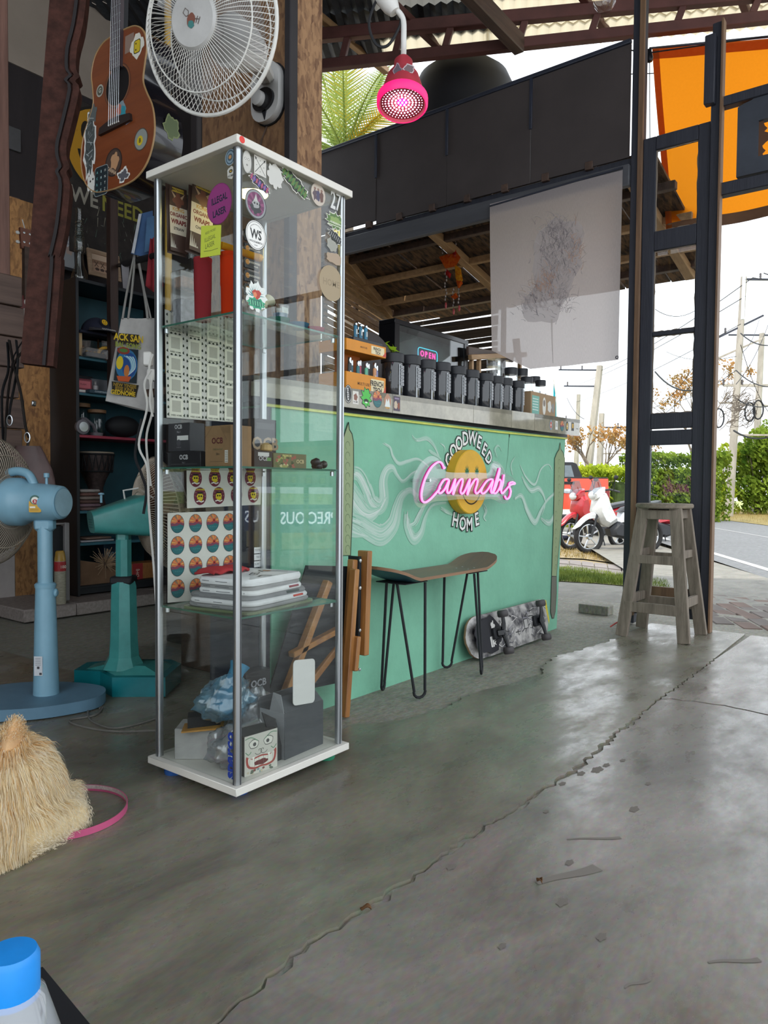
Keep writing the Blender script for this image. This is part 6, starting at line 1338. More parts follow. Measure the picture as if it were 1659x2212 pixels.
# ---- lower shelf: folded shirts on a glass tray
tc_ = Vector((CU+.20, CV+.17, Z3)); A_ = .16
tag(MB().prism(rrect(0, 0, .30, .24, .02), .006).build('tray', mat('olive_edge_tray', '#6f7a5a', .3, coat=.5), None, 0, tc_, (0, 0, A_)), 'flat olive-edged tray under the folded shirts', 'tray')
zc = Z3+.0065; q = random.Random(6)
specs = [('grey', '#8f8f90', .29, .23, 'lowest grey folded shirt directly on the tray'), ('white', '#d9d9da', .285, .225, 'white folded shirt between the two lower grey ones'), ('grey', '#7f8082', .28, .22, 'grey folded shirt in the middle of the stack'), ('white', '#e0e0e0', .255, .20, 'white folded shirt with red neck tape in upper stack'), ('grey', '#959596', .25, .19, 'thin grey folded shirt under the printed white shirt'), ('white', '#e6e6e8', .26, .19, 'topmost white folded shirt with black lettering')]
for k, (n, c, w, d, l) in enumerate(specs):
    th = .0125 if k < 5 else .018
    def fn(u_, v_, w=w, d=d, th=th, k=k):
        a = 2*PI*u_; rr = rrect(0, 0, w, d, .035, 3); i = u_*len(rr); j = int(i) % len(rr); f = i-int(i); p = Vector(rr[j]).lerp(Vector(rr[(j+1) % len(rr)]), f)
        pr_ = [(0.0, 0), (.985, 0), (1.0, .3), (1.0, .6), (.97, 1.0), (.5, 1.05+.04*math.sin(a*3+k)), (0, 1.03)]; m = int(round(v_*6)); s, z = pr_[m]
        return (p.x*s, p.y*s, th*z*(1+.06*math.sin(a*2+k)*(s > .9)))
    t = thing('folded_shirt', l, 'shirt', (tc_.x+q.uniform(-.006, .006), tc_.y+q.uniform(-.005, .005), zc), A_+q.uniform(-.06, .06), 'folded shirts in the cabinet')
    MB().grid(fn, 40, 6, cu=True).build('cloth', mat('%s_cotton_%d' % (n, k), c, .9, var=.05, scale=20, bump=.3, bscale=30), t, 1)
    MB().tube([(-w/2*.99, -d/2*.7, th*.5), (-w/2*.995, 0, th*.45), (-w/2*.99, d/2*.7, th*.5)], .0012, 4).build('fold_shade_line', mat('fold_shadow_%d' % k, '#5f6063', .9), t)  # dark line along the fold painted as its shade
    if k in (3, 1): MB().box((w*.25, -d/2*.985, th*.55), (.05, .006, th*.5), b=.002).build('neck_tape', mat('red_tape_%d' % k, '#8a3038' if k == 3 else '#c4463a', .8), t)
    if k == 2: MB().box((w*.2, -d/2*.985, th*.55), (.06, .006, th*.6), b=.002).build('print_edge', mat('dark_print', '#3f4a48', .8), t)
    if k == 5:
        P = Pr(.0004); P.text('GED', -.01, -.02, .036, '#2a2a2c', .0, .5); P.line(spl([(.04, -.01), (.06, .02), (.075, -.02), (.09, -.06)], 4), .006, '#1f1f22'); P.poly(blob(.066, -.005, .01, .014, 12, .2, 3), '#b0703a'); P.line(spl([(-.06, -.07), (-.03, -.06), (-.02, -.085)], 4), .006, '#1f1f22')
        P.build('print', T(0, 0, th*1.11), t, PRINTM)
    zc += th*.99
    if k == 5:
        rs_ = thing('red_cloth', 'red cloth folded over back of topmost white shirt', 'cloth', (tc_.x-.05, tc_.y+.055, zc+.003), A_)
        MB().grid(lambda u_, v_: ((u_-.5)*.16, (v_-.5)*.07+.01*math.sin(u_*7), .006+.010*math.sin(PI*u_)*math.sin(PI*v_)+.004*math.sin(u_*18+v_*4)), 18, 8).build('cloth', mat('red_cotton', '#b03236', .85, var=.1), rs_, 1, thick=.006)
# ---- base: boxes, plastic bag, bubble wrap
zB = ZB-.0015
def pbox(name, label, c, w, d, h, m, rz=0, cat='box', pr=None):
    t = thing(name, label, cat, (c[0], c[1], zB if len(c) < 3 else c[2]), rz); MB().box((0, 0, h/2), (w, d, h), b=.002).build('body', m, t)
    if pr: P = Pr(.0002); pr(P, w, h); P.build('print', face_y(0, -d/2-.0001, h/2), t)
    return t
wbx = at(398, 1640, z=zB); pbox('white_box', 'plain white carton at the back left of cabinet base', (CU+.10, CV+.27), .115, .09, .085, mat('white_card', '#a9a8a6', .7), -.9)
bk = thing('kraft_card', 'tan and black card packet lying on the white carton', 'packet', (CU+.085, CV+.24, zB+.0855), -.5); MB().prism([(-.06, -.03), (.05, -.04), (.07, .03), (-.04, .04)], .004).build('card', mat('tan_card', '#b0803c', .6), bk, 0); MB().prism([(-.04, -.01), (.05, -.01), (.06, .035), (-.03, .04)], .03, T(0, 0, .004)).build('black_pack', M_BLACK, bk, 0)
def crumple(name, label, c, r, m, seed, cat, sq=1.0, extra=None):
    t = thing(name, label, cat, c); q = random.Random(seed); off = Vector((q.uniform(0, 9), q.uniform(0, 9), 0)); b = MB()
    def fn(u_, v_):
        a = 2*PI*u_; p = PI*v_; d = Vector((math.sin(p)*math.cos(a), math.sin(p)*math.sin(a), -math.cos(p))); k = 1+.35*noise.noise(d*2.2+off)+.18*noise.noise(d*5+off)+.05*noise.noise(d*11+off)
        return (d.x*r[0]*k, d.y*r[1]*k, max(0.001, r[2]+d.z*r[2]*k))
    b.grid(fn, 36, 20, cu=True); b.build('film', m, t, 1.2)
    if extra: extra(t)
    return t
M_BAGB = thin('blue_tint_film', (.62, .80, .90), .12, .08, .24, (.25, .48, .62)); M_BUB = thin('bubble_film', (.86, .88, .9), .2, .18, .22, (.7, .72, .75))
def bw(t): MB().lathe([(.03, 0), (.036, .03), (.02, .07), (.022, .12), (.03, .14)], 14, look((-.02, 0, .03), (.5, 0, .8))).build('blue_bottle', cloth('blue_plastic', '#5fa3c4', .4), t)
crumple('plastic_bag', 'blue crumpled plastic bag on packets in the cabinet base', (CU+.135, CV+.20, zB+.10), (.085, .06, .06), M_BAGB, 4, 'plastic bag', extra=bw)
crumple('plastic_bag', 'clear crumpled plastic packaging in front of the white carton', (CU+.10, CV+.13, zB), (.07, .06, .055), M_BUB, 8, 'plastic bag')
crumple('bubble_wrap', 'clear bubble wrap heaped behind the painted mask box', (CU+.235, CV+.20, zB), (.07, .055, .085), M_BUB, 12, 'bubble wrap')
for k, z in enumerate((.0, .055)):
    g = thing('clear_cup', ['lower clear plastic cup lying by the centre post', 'upper clear plastic cup lying by the centre post'][k], 'cup', (CU+.135, CV+.095+.02*k, zB+.03+z)); MB().lathe([(.022, -.05), (.027, .04), (.029, .042), (.026, .042), (.021, -.048), (0, -.048)], 20, RY(1.2+.3*k)).build('body', M_CLRP, g)
def mask(P, w, h):
    P.poly(rect(0, 0, w, h), '#cbc8bd')
    for s in (-1, 1):
        P.poly(blob(s*w*.22, h*.26, w*.15, h*.12, 20, .05, 2), '#5a5a52'); P.poly(blob(s*w*.22, h*.26, w*.135, h*.10, 20, .05, 2), '#dedbd0'); P.poly(circ(s*w*.2, h*.25, w*.05, 12, h*.05), '#4a4a48')
        P.line([(s*w*.06+s*w*.05*t*math.cos(t*2.2), h*.06+h*.06*t*math.sin(t*2.2)/1.4) for t in [i*.18 for i in range(16)]], w*.015, '#55554e')
        P.line(spl([(s*w*.48, h*.42), (s*w*.3, h*.44), (s*w*.1, h*.32)], 4), w*.02, '#5f8a6a'); P.line(spl([(s*w*.47, h*.1), (s*w*.38, h*.02), (s*w*.3, h*.08)], 4), w*.02, '#5f8a6a')
    m_ = spl([(-w*.45, -h*.02), (-w*.3, -h*.1), (0, -h*.06), (w*.3, -h*.1), (w*.46, .0), (w*.42, -h*.3), (w*.2, -h*.38), (0, -h*.36), (-w*.2, -h*.38), (-w*.42, -h*.28)], 4, True); P.poly(m_, '#a8483f'); P.poly([(x*.86, (y+h*.2)*.72-h*.2) for x, y in m_], '#e2ded2'); P.poly(blob(0, -h*.24, w*.22, h*.07, 18, .1, 3), '#6a2a2a')
    for s in (-1, 1): P.many([[(s*w*.2, -h*.06), (s*w*.27, -h*.06), (s*w*.22, -h*.34)]], '#f0ede2')
    for k in range(6): P.line([(-w*.35+k*w*.14, -h*.1), (-w*.35+k*w*.14, -h*.34)], w*.008, '#6d6a60')
    q = random.Random(4)
    for k in range(14): P.poly(blob(q.uniform(-.48, .48)*w, -h*.44+q.uniform(-.04, .04)*h, w*.04, h*.03, 10, .2, k), q.choice(['#7a9a9a', '#8a6a5a', '#5f6a5a', '#c2b49c', '#7a4a42']))
mk = pbox('mask_box', 'small box painted with fanged mask face in the cabinet', (CU+.122, CV+.072), .108, .07, .105, mat('dark_mask_box', '#3a3634', .6), -.10, 'box', mask)
gb2 = thing('grey_gift_box', 'dark grey open carton on the right of the cabinet base', 'box', (CU+.295, CV+.085, zB), .04)
M_GBX = mat('dark_grey_card', '#46494d', .6)
MB().box((0, -.035, .065), (.165, .003, .13), b=.001).build('front_wall', M_GBX, gb2); MB().box((0, .06, .08), (.165, .003, .16), b=.001).build('back_wall', M_GBX, gb2)
for s in (-1, 1): MB().box((s*.081, .0125, .065), (.003, .095, .13), b=.001).build('side_wall', mat('pale_card_side_%d' % (s+1), '#8f9194' if s < 0 else '#46494d', .6), gb2)
MB().add([(-.08, -.035, .13), (.08, -.035, .13), (.076, .0, .165), (-.076, .0, .165)], [(0, 1, 2, 3)]).build('flap', M_GBX, gb2, 0, thick=.002)
MB().add([(-.083, -.034, .13), (-.083, .02, .13), (-.09, .0, .185), (-.086, -.025, .18)], [(0, 1, 2, 3)]).build('flap', mat('pale_flap', '#8b8d90', .6), gb2, 0, thick=.002)
wc = thing('white_card', 'blank white rounded card tilted in the dark grey carton', 'card', (CU+.295, CV+.052, zB+.145), .04); MB().prism(rrect(0, .055, .092, .125, .012), .002, RX(PI/2-.10) @ RZ(-.12)).build('card', M_WHITE, wc, 0)
dp = thing('dark_sleeve', 'dark folded card sleeve between mask box and grey carton', 'sleeve', (CU+.195, CV+.06, zB)); MB().prism([(0, 0), (.03, 0), (-.005, .12), (-.055, .15)], .003, frame((0, .0, 0), (1, 0, 0), (0, 0, 1), (0, -1, 0))).build('card', M_CARDB, dp, 0)
def o7(P, w, h): P.text('OCB', 0, h*.3, h*.16, '#9a9a9e', .03)
pbox('black_carton', 'black carton at back right of the cabinet base', (CU+.33, CV+.30), .10, .05, .19, M_CARDB, 0, 'box', o7)

# ------------------------------------------------------------------ standing fans
def grille(b1, b2, Rg, M_, depth=.09, n=90, rings=(1.0, .72, .42), wr=.0015):
    """round wire cage: outer rim, front dome and back dome"""
    for (b, sg) in ((b1, 1), (b2, -1)):
        for k in range(n):
            a = 2*PI*(k+.5*(sg < 0))/n; tw_ = .05 if sg > 0 else -.3
            P = []
            for t in (0, .25, .5, .75, .92, 1.0):
                r = Rg*(.30+.70*t); z = depth*(1-t**2.6)*sg; aa = a+tw_*(1-t); P.append((r*math.cos(aa), r*math.sin(aa), z))
            b.tube(P, wr, 3, caps=False, m=M_)
        for f in rings: b.tube([(Rg*f*math.cos(2*PI*i/48), Rg*f*math.sin(2*PI*i/48), depth*(1-max(0, (f-.3)/.7)**2.6)*sg) for i in range(48)], .0022 if f < 1 else .004, 5, True, M_)
def blades(Rb, M_, n=3):
    b = MB()
    for k in range(n):
        a0 = 2*PI*k/n
        def fn(u_, v_): r = Rb*(.16+.84*u_); a = a0+(v_-.5)*(1.5-.45*u_); return (r*math.cos(a), r*math.sin(a), (v_-.5)*.05)
        b.grid(fn, 8, 6, M_)
    b.lathe([(0, .03), (.03, .028), (.034, -.02), (0, -.02)], 16, M_); return b
def axis(loc, d, up=(0, 0, 1)): return look(loc, d, up)
M_WIRE = mat('dusty_wire', '#a89c8c', .6, .1, var=.2); M_LB = mat('pale_blue_plastic', '#7fa9bd', .35, var=.05); M_LBB = mat('slate_blue_plastic', '#5f8298', .5, var=.08)
M_TL = mat('teal_plastic', '#3f8a86', .35, var=.12, scale=14); M_TLD = mat('deep_teal_plastic', '#0f7078', .25, var=.08)
f1 = at(100, 1512, z=.02); FA = thing('pedestal_fan', 'pale blue pedestal fan seen from behind with oval base', 'fan', (f1.x, f1.y, 0))
wl_ = lambda x, y: (FH*y+RH*x)            # viewer aligned helper for directions on the floor
bl = [gat(222, 1500), gat(0, 1560)]
MB().prism([(p[0], p[1]) for p in [(RH*x+FH*y) for x, y in spl([(.205, -.03), (.17, .10), (.02, .16), (-.16, .15), (-.27, .06), (-.27, -.08), (-.16, -.20), (.0, -.19), (.12, -.13)], 5, True)]], .040, z=.004).build('base', M_LBB, FA, .6)
def zat(y, D): return at(100, y, D=D).z
Df = f1.dot(FH); zc0, zc1, zc2, zc3 = .04, zat(1262, Df), zat(1150, Df), zat(1085, Df)
MB().lathe([(.046, .03), (.044, .05), (.038, .3), (.034, zc1-.02), (.034, zc1+.0)], 24).build('column', M_LB, FA)
MB().lathe([(.036, zc1-.012), (.037, zc1), (.031, zc1+.006)], 24).build('collar', M_LB, FA)
MB().lathe([(.026, zc1), (.026, zc2+.02), (.024, zc2+.03)], 20).build('tube', M_LB, FA)
MB().lathe([(.014, 0), (.016, .006), (.010, .012), (0, .013)], 14, frame((RH*.034)+Vector((0, 0, zc1-.03)), FH, UP, RH-FH*.4)).build('knob', M_LB, FA)
MB().box((0, 0, zc2+.028), (.07, .05, .05), RZ(YAW-PI/2), .012).build('tilt_joint', M_LB, FA)
hd = (-RH*.975+FH*.22).normalized(); hc = -RH*.01+Vector((0, 0, zc3))
Mh = axis(hc, hd)
MB().lathe([(0, -.088), (.052, -.087), (.060, -.080), (.064, -.05), (.068, .0), (.070, .05), (.082, .07), (.088, .085), (.088, .14), (.07, .145), (0, .145)], 32, Mh).build('motor_housing', M_LB, FA)
MB().lathe([(.047, -.0885), (.050, -.090), (0, -.090)], 28, Mh).build('end_cap', mat('paler_blue_plastic', '#9cc0cf', .3), FA)
hl = MB(); hl.tube([Mh @ Vector((.0, y, z)) for y, z in spl([(.06, .03), (.10, .055), (.112, .10), (.105, .14)], 5)], .016, 10); hl.build('handle', M_LB, FA)
MB().lathe([(.005, .05), (.005, .088), (.010, .09), (.010, .105), (0, .106)], 12, T(*(Mh @ Vector((0, 0, -.02)))) ).build('oscillation_knob', M_LB, FA)
P = Pr(.0003); P.poly(rrect(0, -.006, .040, .040, .004), '#c99a1e'); P.poly(circ(0, .018, .017, 18), '#2a5f55'); P.poly(circ(0, .016, .0125, 16), '#e6e4da'); P.poly(circ(0, .012, .0085, 14), '#a8242a'); P.text('5', 0, .012, .012, '#f0ece2', .03); P.poly(rect(-.008, -.008, .018, .006), '#e6e2d2')
for k in range(3): P.line([(-.016, -.014-.003*k), (.012, -.014-.003*k)], .001, '#8a6a14')
gx = -hd; P.build('energy_label', frame(hc-FH*.071+RH*.008+Vector((0, 0, -.008)), RH*.98+FH*.2, UP, -FH), FA)
P = Pr(.0003); P.poly(rect(0, 0, .03, .07), '#c9ccd0'); 
for k in range(5): P.line([(-.011, .028-.006*k), (.009, .028-.006*k)], .0015, '#55585c')
P.poly(rect(.0, -.006, .009, .009), '#3a3a3e'); P.poly(rect(.008, -.028, .009, .008), '#3a3a3e'); P.build('type_label', frame(Vector((0, 0, .155))-FH*.0435-RH*.008, RH, UP, -FH), FA)
Rg = .235; gc = hc+hd*.215; Mg = axis(gc, hd); g1, g2 = MB(), MB(); grille(g1, g2, Rg, Mg); g1.build('front_guard', M_WIRE, FA, 0); g2.build('back_guard', M_WIRE, FA, 0)
blades(Rg*.88, Mg).build('blades', mat('dusty_blade', '#5f5850', .6), FA)
f2 = at(268, 1475, z=.02); FB = thing('pedestal_fan', 'teal pedestal fan with wedge-shaped motor beside the cabinet', 'fan', (f2.x, f2.y, 0)); D2 = f2.dot(FH)
MB().prism([(p.x, p.y) for p in [(RH*x+FH*y) for x, y in [(.20, .10), (.2, -.12), (.0, -.13), (-.08, -.04), (-.19, -.02), (-.19, .11), (-.05, .17), (.14, .17)]]], .075, z=.0).build('base', M_TLD, FB, .3)
MB().add([tuple(RH*x+FH*y+Vector((0, 0, z))) for x, y, z in [(.17, .08, .075), (.17, -.09, .075), (.0, -.10, .075), (-.07, -.02, .075), (-.15, .0, .075), (-.15, .09, .075), (.12, .14, .075), (.10, .05, .10), (.10, -.05, .10), (-.06, -.03, .10), (-.06, .05, .10)]], [(0, 1, 8, 7), (1, 2, 8), (2, 3, 9, 8), (3, 4, 9), (4, 5, 10, 9), (5, 6, 10), (6, 0, 7, 10), (7, 8, 9, 10)]).build('base_top', M_TL, FB, .3)
za, zb2, zc_ = at(268, 1255, D=D2).z, at(268, 1165, D=D2).z, at(268, 1130, D=D2).z
MB().lathe([(.085, .085), (.06, .13), (.055, .2), (.05, za-.02), (.045, za)], 8, RZ(YAW)).build('column', M_TL, FB, .3); MB().box((0, 0, za+.006), (.085, .08, .03), RZ(YAW-PI/2), .006).build('collar', M_BLACK, FB); MB().lathe([(.032, za), (.031, zb2)], 8, RZ(YAW)).build('tube', M_TL, FB, .3)
hd2 = (RH*.80+FH*.58+UP*.12).normalized(); hc2 = Vector((0, 0, zc_+.02))-RH*.01; M2 = axis(hc2, hd2)
def wedge(u_, v_):
    t = v_; w = .048+.045*t; h = .042+.040*t; a = 2*PI*u_; p = rrect(0, 0, 2*w, 2*h, .03, 4); i = u_*len(p); j = int(i) % len(p); q_ = Vector(p[j]).lerp(Vector(p[(j+1) % len(p)]), i-int(i)); return (q_.x, q_.y, -.115+.20*t)
wb_ = MB(); wb_.grid(wedge, 40, 5, M2, cu=True); n_ = len(wb_.v); wb_.f.append(tuple(range(39, -1, -1))); wb_.i.append(0); wb_.c.append(None); wb_.f.append(tuple(range(n_-40, n_))); wb_.i.append(0); wb_.c.append(None)
wb_.build('motor_housing', M_TL, FB, .6)
vb = MB()
for i in range(5):
    for j in range(4): vb.lathe([(.0022, 0), (0, .0006)], 6, M2 @ T(-.02+.011*i, -.02+.010*j, -.1155) @ RX(PI))
o = vb.build('vent_holes', M_BLACK, FB); o['kind'] = 'stuff'
MB().box((0, 0, zb2+.012), (.05, .05, .05), RZ(YAW-PI/2), .01).build('tilt_joint', M_TL, FB)
MB().lathe([(.005, .07), (.005, .10), (.012, .102), (.010, .108), (0, .109)], 12, T(*(hc2-hd2*.075))).build('oscillation_knob', M_LB, FB)
gc2 = hc2+hd2*.16; Mg2 = axis(gc2, hd2); g1, g2 = MB(), MB(); grille(g1, g2, .225, Mg2, .08); g1.build('front_guard', M_WIRE, FB, 0); g2.build('back_guard', M_WIRE, FB, 0); blades(.2, Mg2).build('blades', mat('brown_blade', '#6a4a3a', .6), FB)
MB().tube([gc2-hd2*.09+Vector((0, 0, y))+RH*x for x, y in ((-.05, .04), (-.06, .10), (0, .11), (.06, .07))], .004, 6).build('carry_handle', M_WHITE, FB)
# cables on the floor behind
cb_ = thing('floor_cables', 'grey power cords on the floor between fan base and cabinet', 'cord', at(250, 1570, z=.004))
for pts in ([(215, 1530), (222, 1528), (205, 1545), (150, 1556), (180, 1570), (250, 1580), (340, 1578)], [(190, 1535), (196, 1556), (240, 1573), (290, 1566), (350, 1548)]): MB().tube(spl([at(x, y, z=.004)-cb_.location for x, y in pts], 6), .0035, 6).build('cord', mat('grey_cord', '#6b6862', .6), cb_)
cc = thing('hanging_cables', 'white and black cords hanging down beside the cabinet left edge', 'cord', at(320, 900, D=2.6))
def hang(pts, r, m, D): MB().tube(spl([at(x, y, D=D)-cc.location for x, y in pts], 6), r, 6).build('cord', m, cc)
hang([(326, 800), (312, 830), (318, 880), (300, 960), (318, 1010), (322, 1100), (334, 1250), (343, 1420), (341, 1581)], .004, M_WHITE, 2.45); hang([(330, 765), (322, 800), (330, 880), (316, 950), (326, 1050)], .004, M_WHITE, 2.5); hang([(306, 905), (292, 980), (304, 1020), (316, 1060), (310, 1110)], .005, M_BLACK, 2.55); hang([(330, 800), (324, 860), (330, 900)], .004, M_WHITE, 2.45)
MB().box((0, 0, at(328, 765, D=2.5).z-cc.location.z), (.03, .03, .05), RZ(YAW), .005).build('plug', M_WHITE, cc); MB().box((.01, -.01, at(328, 800, D=2.5).z-cc.location.z), (.03, .03, .04), RZ(YAW), .005).build('plug', M_WHITE, cc)

# ------------------------------------------------------------------ wall fan on the pillar
wfp = at(584, 205, u=pc.x-.004); WF = thing('wall_fan', 'white wall fan with round wire guard mounted on the boarded pillar', 'fan', (pc.x, wfp.y, wfp.z))
M_WF = mat('pale_grey_plastic', '#c9c8c6', .35, var=.03)
hw, hh_ = abs(at(552, 205, u=pc.x).y-at(612, 205, u=pc.x).y)/2, (at(584, 145, u=pc.x).z-at(584, 274, u=pc.x).z)/2
MB().prism(rrect(0, 0, hw*2.08, hh_*2.04, hw*.9, 5), .008, face_x(0, 0, 0)).build('back_plate', M_BLACK, WF, .5); MB().prism(rrect(0, 0, hw*1.95, hh_*1.95, hw*.85, 5), .03, face_x(-.008, 0, 0)).build('body', M_WF, WF, .5)
MB().prism(circ(0, -hh_*.30, hw*.72, 24, hh_*.38), .012, face_x(-.038, 0, 0)).build('control_panel', M_BLACKG, WF, .5); MB().lathe([(hw*.36, 0), (hw*.36, .018), (hw*.28, .022), (0, .022)], 22, face_x(-.05, hw*.15, -hh_*.26)).build('knob', M_WF, WF); MB().prism([(-hw*.14, -hh_*.64), (hw*.18, -hh_*.64), (hw*.05, -hh_*.96)], .004, face_x(-.038, 0, 0)).build('pull_slot', M_BLACK, WF, 0)
fcn = at(453, 62, D=2.05); ax = (-FH*.80-RH*.36-UP*.18).normalized(); Mw = axis(fcn-WF.location, ax); o0 = Vector((-.03, 0, hh_*.5))
MB().bar(o0, Mw @ Vector((0, 0, -.20)), .07, .05, b=.015).build('arm', M_WF, WF); MB().lathe([(0, -.22), (.05, -.21), (.065, -.16), (.07, -.09), (.05, -.08), (0, -.08)], 26, Mw).build('motor_housing', M_WF, WF)
g1, g2 = MB(), MB(); Rw = .212; grille(g1, g2, Rw, Mw, .07, 84, (1.0, .78), .0010); M_WW = mat('white_wire', '#d6d5d0', .4); g1.build('front_guard', M_WW, WF, 0); g2.build('back_guard', M_WW, WF, 0)
MB().tube([Mw @ Vector((Rw*math.cos(2*PI*i/60), Rw*math.sin(2*PI*i/60), 0)) for i in range(60)], .0055, 8, True).build('rim', M_WW, WF)
MB().lathe([(0, .078), (.066, .076), (.072, .070), (.072, .064), (0, .064)], 36, Mw).build('hub_disc', mat('light_grey_disc', '#b9b8b6', .4), WF); blades(.17, Mw).build('blades', thin('smoke_clear_blade', (.86, .86, .86), .12, .1, .25, (.55, .55, .55)), WF)
P = Pr(.0003); P.poly(blob(0, -.004, .013, .017, 16, .08, 2), '#7a4a3c'); P.poly(blob(.003, -.014, .010, .009, 12, .1, 3), '#3f7a78'); P.line([(-.012, .004), (-.014, .014), (-.026, .018), (-.030, .006), (-.018, .0), (-.012, .004)], .0018, '#5a4a44'); P.line([(.012, .002), (.024, .004)], .0018, '#5a4a44'); P.line([(.026, .01), (.024, -.008)], .0018, '#5a4a44'); P.line([(.018, .01), (.017, -.007)], .0018, '#5a4a44'); P.build('badge', Mw @ T(0, 0, .0785) @ RZ(-.45), WF)
MB().tube([(-.004, .02, -hh_), (-.006, .05, -hh_*1.4), (-.004, .09, -hh_*2.4)], .003, 5).build('cord', mat('brown_cord', '#5a4a40', .6), WF)

# ------------------------------------------------------------------ guitar, carved beam, ukulele, straps, tote bag
gN = (-RH*.58-FH*.81).normalized(); gO = at(250, 408, D=2.42)
GT = thing('acoustic_guitar', 'brown acoustic guitar covered in stickers hanging on the wall', 'guitar', gO)
gz = (Vector((0, 0, 1))+RH*.03).normalized(); gx_ = (gz.cross(gN)).normalized(); gN = gx_.cross(gz); Gm = frame((0, 0, 0), gx_, gz, gN)     # x across the top, y up the neck, z out of the soundboard
side = [(0, .0), (.10, .008), (.165, .05), (.195, .125), (.185, .205), (.150, .265), (.132, .305), (.138, .355), (.146, .405), (.128, .455), (.085, .485), (.03, .492)]
half = spl(side, 4); outl = half+[(-x, y) for x, y in half[::-1] if x > .001]
MB().prism(outl, .105, Gm, z=-.105).build('body_sides', mat('black_lacquer', '#14121a', .2, coat=.5), GT, .6)
MB().prism([(x*.995, (y-.25)*.995+.25) for x, y in outl], .003, Gm, z=.0).build('soundboard', wood('red_brown_top', '#6b351d', '#844626', 1, 5, .3, .02, .3), GT, .6)
MB().tube([Gm @ Vector((x, y, .002)) for x, y in outl], .003, 6, True).build('binding', mat('cream_binding', '#a08058', .4), GT)
MB().prism([(-.026, .375), (.026, .375), (.022, .95), (-.022, .95)], .012, Gm, z=.003).build('fretboard', mat('dark_fretboard', '#3a3034', .4), GT, 0)
fb = [MB() for _ in range(1)][0]
yb = 0.0
for k in range(19):
    y = .95-.66*(1-2**(-k/12.0))*1.32
    if y > .385: MB().box((0, y, .0155), (.048, .0018, .0016), Gm).build('fret', M_CHROME, GT, 0)
MB().prism([(-.021, .49), (.021, .49), (.02, .95), (-.02, .95)], .018, Gm, z=-.015).build('neck', M_BLACK, GT, 0); MB().prism([(-.034, .95), (.034, .95), (.04, 1.12), (-.04, 1.12)], .016, Gm, z=-.01).build('headstock', M_BLACK, GT, 0)
P = Pr(.0004); P.poly(circ(0, .325, .070, 30), '#5a3526'); P.poly(circ(0, .325, .066, 30), '#7a4f35'); P.poly(circ(0, .325, .061, 30), '#0d0b0e'); P.build('sound_hole', Gm @ T(0, 0, .0032), GT)
MB().prism([(-.085, .185), (.085, .193), (.08, .215), (.02, .221), (-.02, .221), (-.08, .207)], .010, Gm, z=.003).build('bridge', mat('dark_bridge', '#2c211f', .5), GT, 0)
for k in range(6):
    x = -.026+k*.0105; MB().ball((x, .201, .014), .003, 6, Gm).build('bridge_pin', M_WHITE, GT); MB().tube([Gm @ Vector((x, .201, .015)), Gm @ Vector((x*.7, .96, .020))], .0006, 3).build('string', M_CHROME, GT, 0)
P = Pr(.0003); P.z = .0035
P.poly(rect(.058, .44, .045, .055), '#8a7468')
P.poly(blob(.098, .420, .033, .036, 24, .12, 3, 4), '#d9d6c9'); P.poly(rrect(.098, .418, .034, .042, .008), '#2a2a1e'); P.poly(rrect(.098, .418, .029, .037, .007), '#c9b02a'); P.many([circ(.092, .428, .003, 8), circ(.092, .409, .003, 8)], '#222222')
P.poly(circ(-.095, .335, .020, 18), '#a8a59a'); P.poly(circ(-.095, .335, .015, 16), '#55574c'); P.text('G', -.095, .335, .02, '#b9b6aa', .02)
P.poly(blob(.022, .240, .026, .030, 22, .08, 4), '#7f9098'); P.poly(blob(.034, .232, .014, .022, 16, .1, 5), '#2f8a9a'); P.poly(blob(.012, .246, .012, .018, 14, .2, 6), '#b0685a')
P.poly([(.05, .188), (.082, .194), (.07, .215), (.052, .217)], '#8f8a9a')
P.poly(circ(-.01, .085, .045, 28), '#2e2422'); P.poly(circ(-.01, .085, .040, 26), '#4a3a33'); P.poly(blob(-.004, .088, .022, .026, 18, .15, 3), '#b58a66'); P.text('CANNA', -.02, .06, .016, '#c2a68a', .03, -.5)
P.poly(circ(.13, .125, .034, 26), '#4a4a44'); P.poly(circ(.13, .125, .031, 24), '#8a8f8a'); P.poly(circ(.125, .122, .015, 16), '#c9b02a'); P.text('B', .125, .122, .018, '#1e1e16', .03)
P.poly(blob(-.145, .17, .034, .11, 40, .12, 6, 8), '#d9d8d4'); P.poly(blob(-.145, .175, .026, .098, 40, .13, 6, 8), '#4a5050'); P.poly(blob(-.13, .27, .02, .03, 20, .2, 2), '#5a6060')
q = random.Random(3)
for k in range(26): P.line([(-.145+q.uniform(-.02, .02), .09+.17*k/26), (-.145+q.uniform(-.02, .02), .10+.17*k/26)], .003, q.choice(['#9aa0a0', '#2a2e2e', '#7a8080']))
P.poly(blob(-.13, .045, .025, .03, 20, .15, 8), '#d4d2cc'); P.many([circ(-.136, .05, .004, 8), circ(-.122, .055, .004, 8)], '#222222')
P.poly(rrect(-.075, .018+.022, .074, .096, .012), '#8f9696'); P.poly(rrect(-.075, .04, .070, .092, .011), '#1f2a30')
for k in range(12): P.text('ABHKMNRSTWXZ'[k], -.098+(k % 3)*.022, .07-(k//3)*.02, .012, ['#6aa0a0', '#9ab0b0', '#b5b9b5'][k % 3], .02)
P.poly(blob(.045, .015+.018, .03, .022, 26, .2, 9, 4), '#dad8d2'); P.poly(blob(.045, .032, .024, .016, 22, .25, 9, 4), '#5a5a60')
P.build('sticker', Gm, GT)
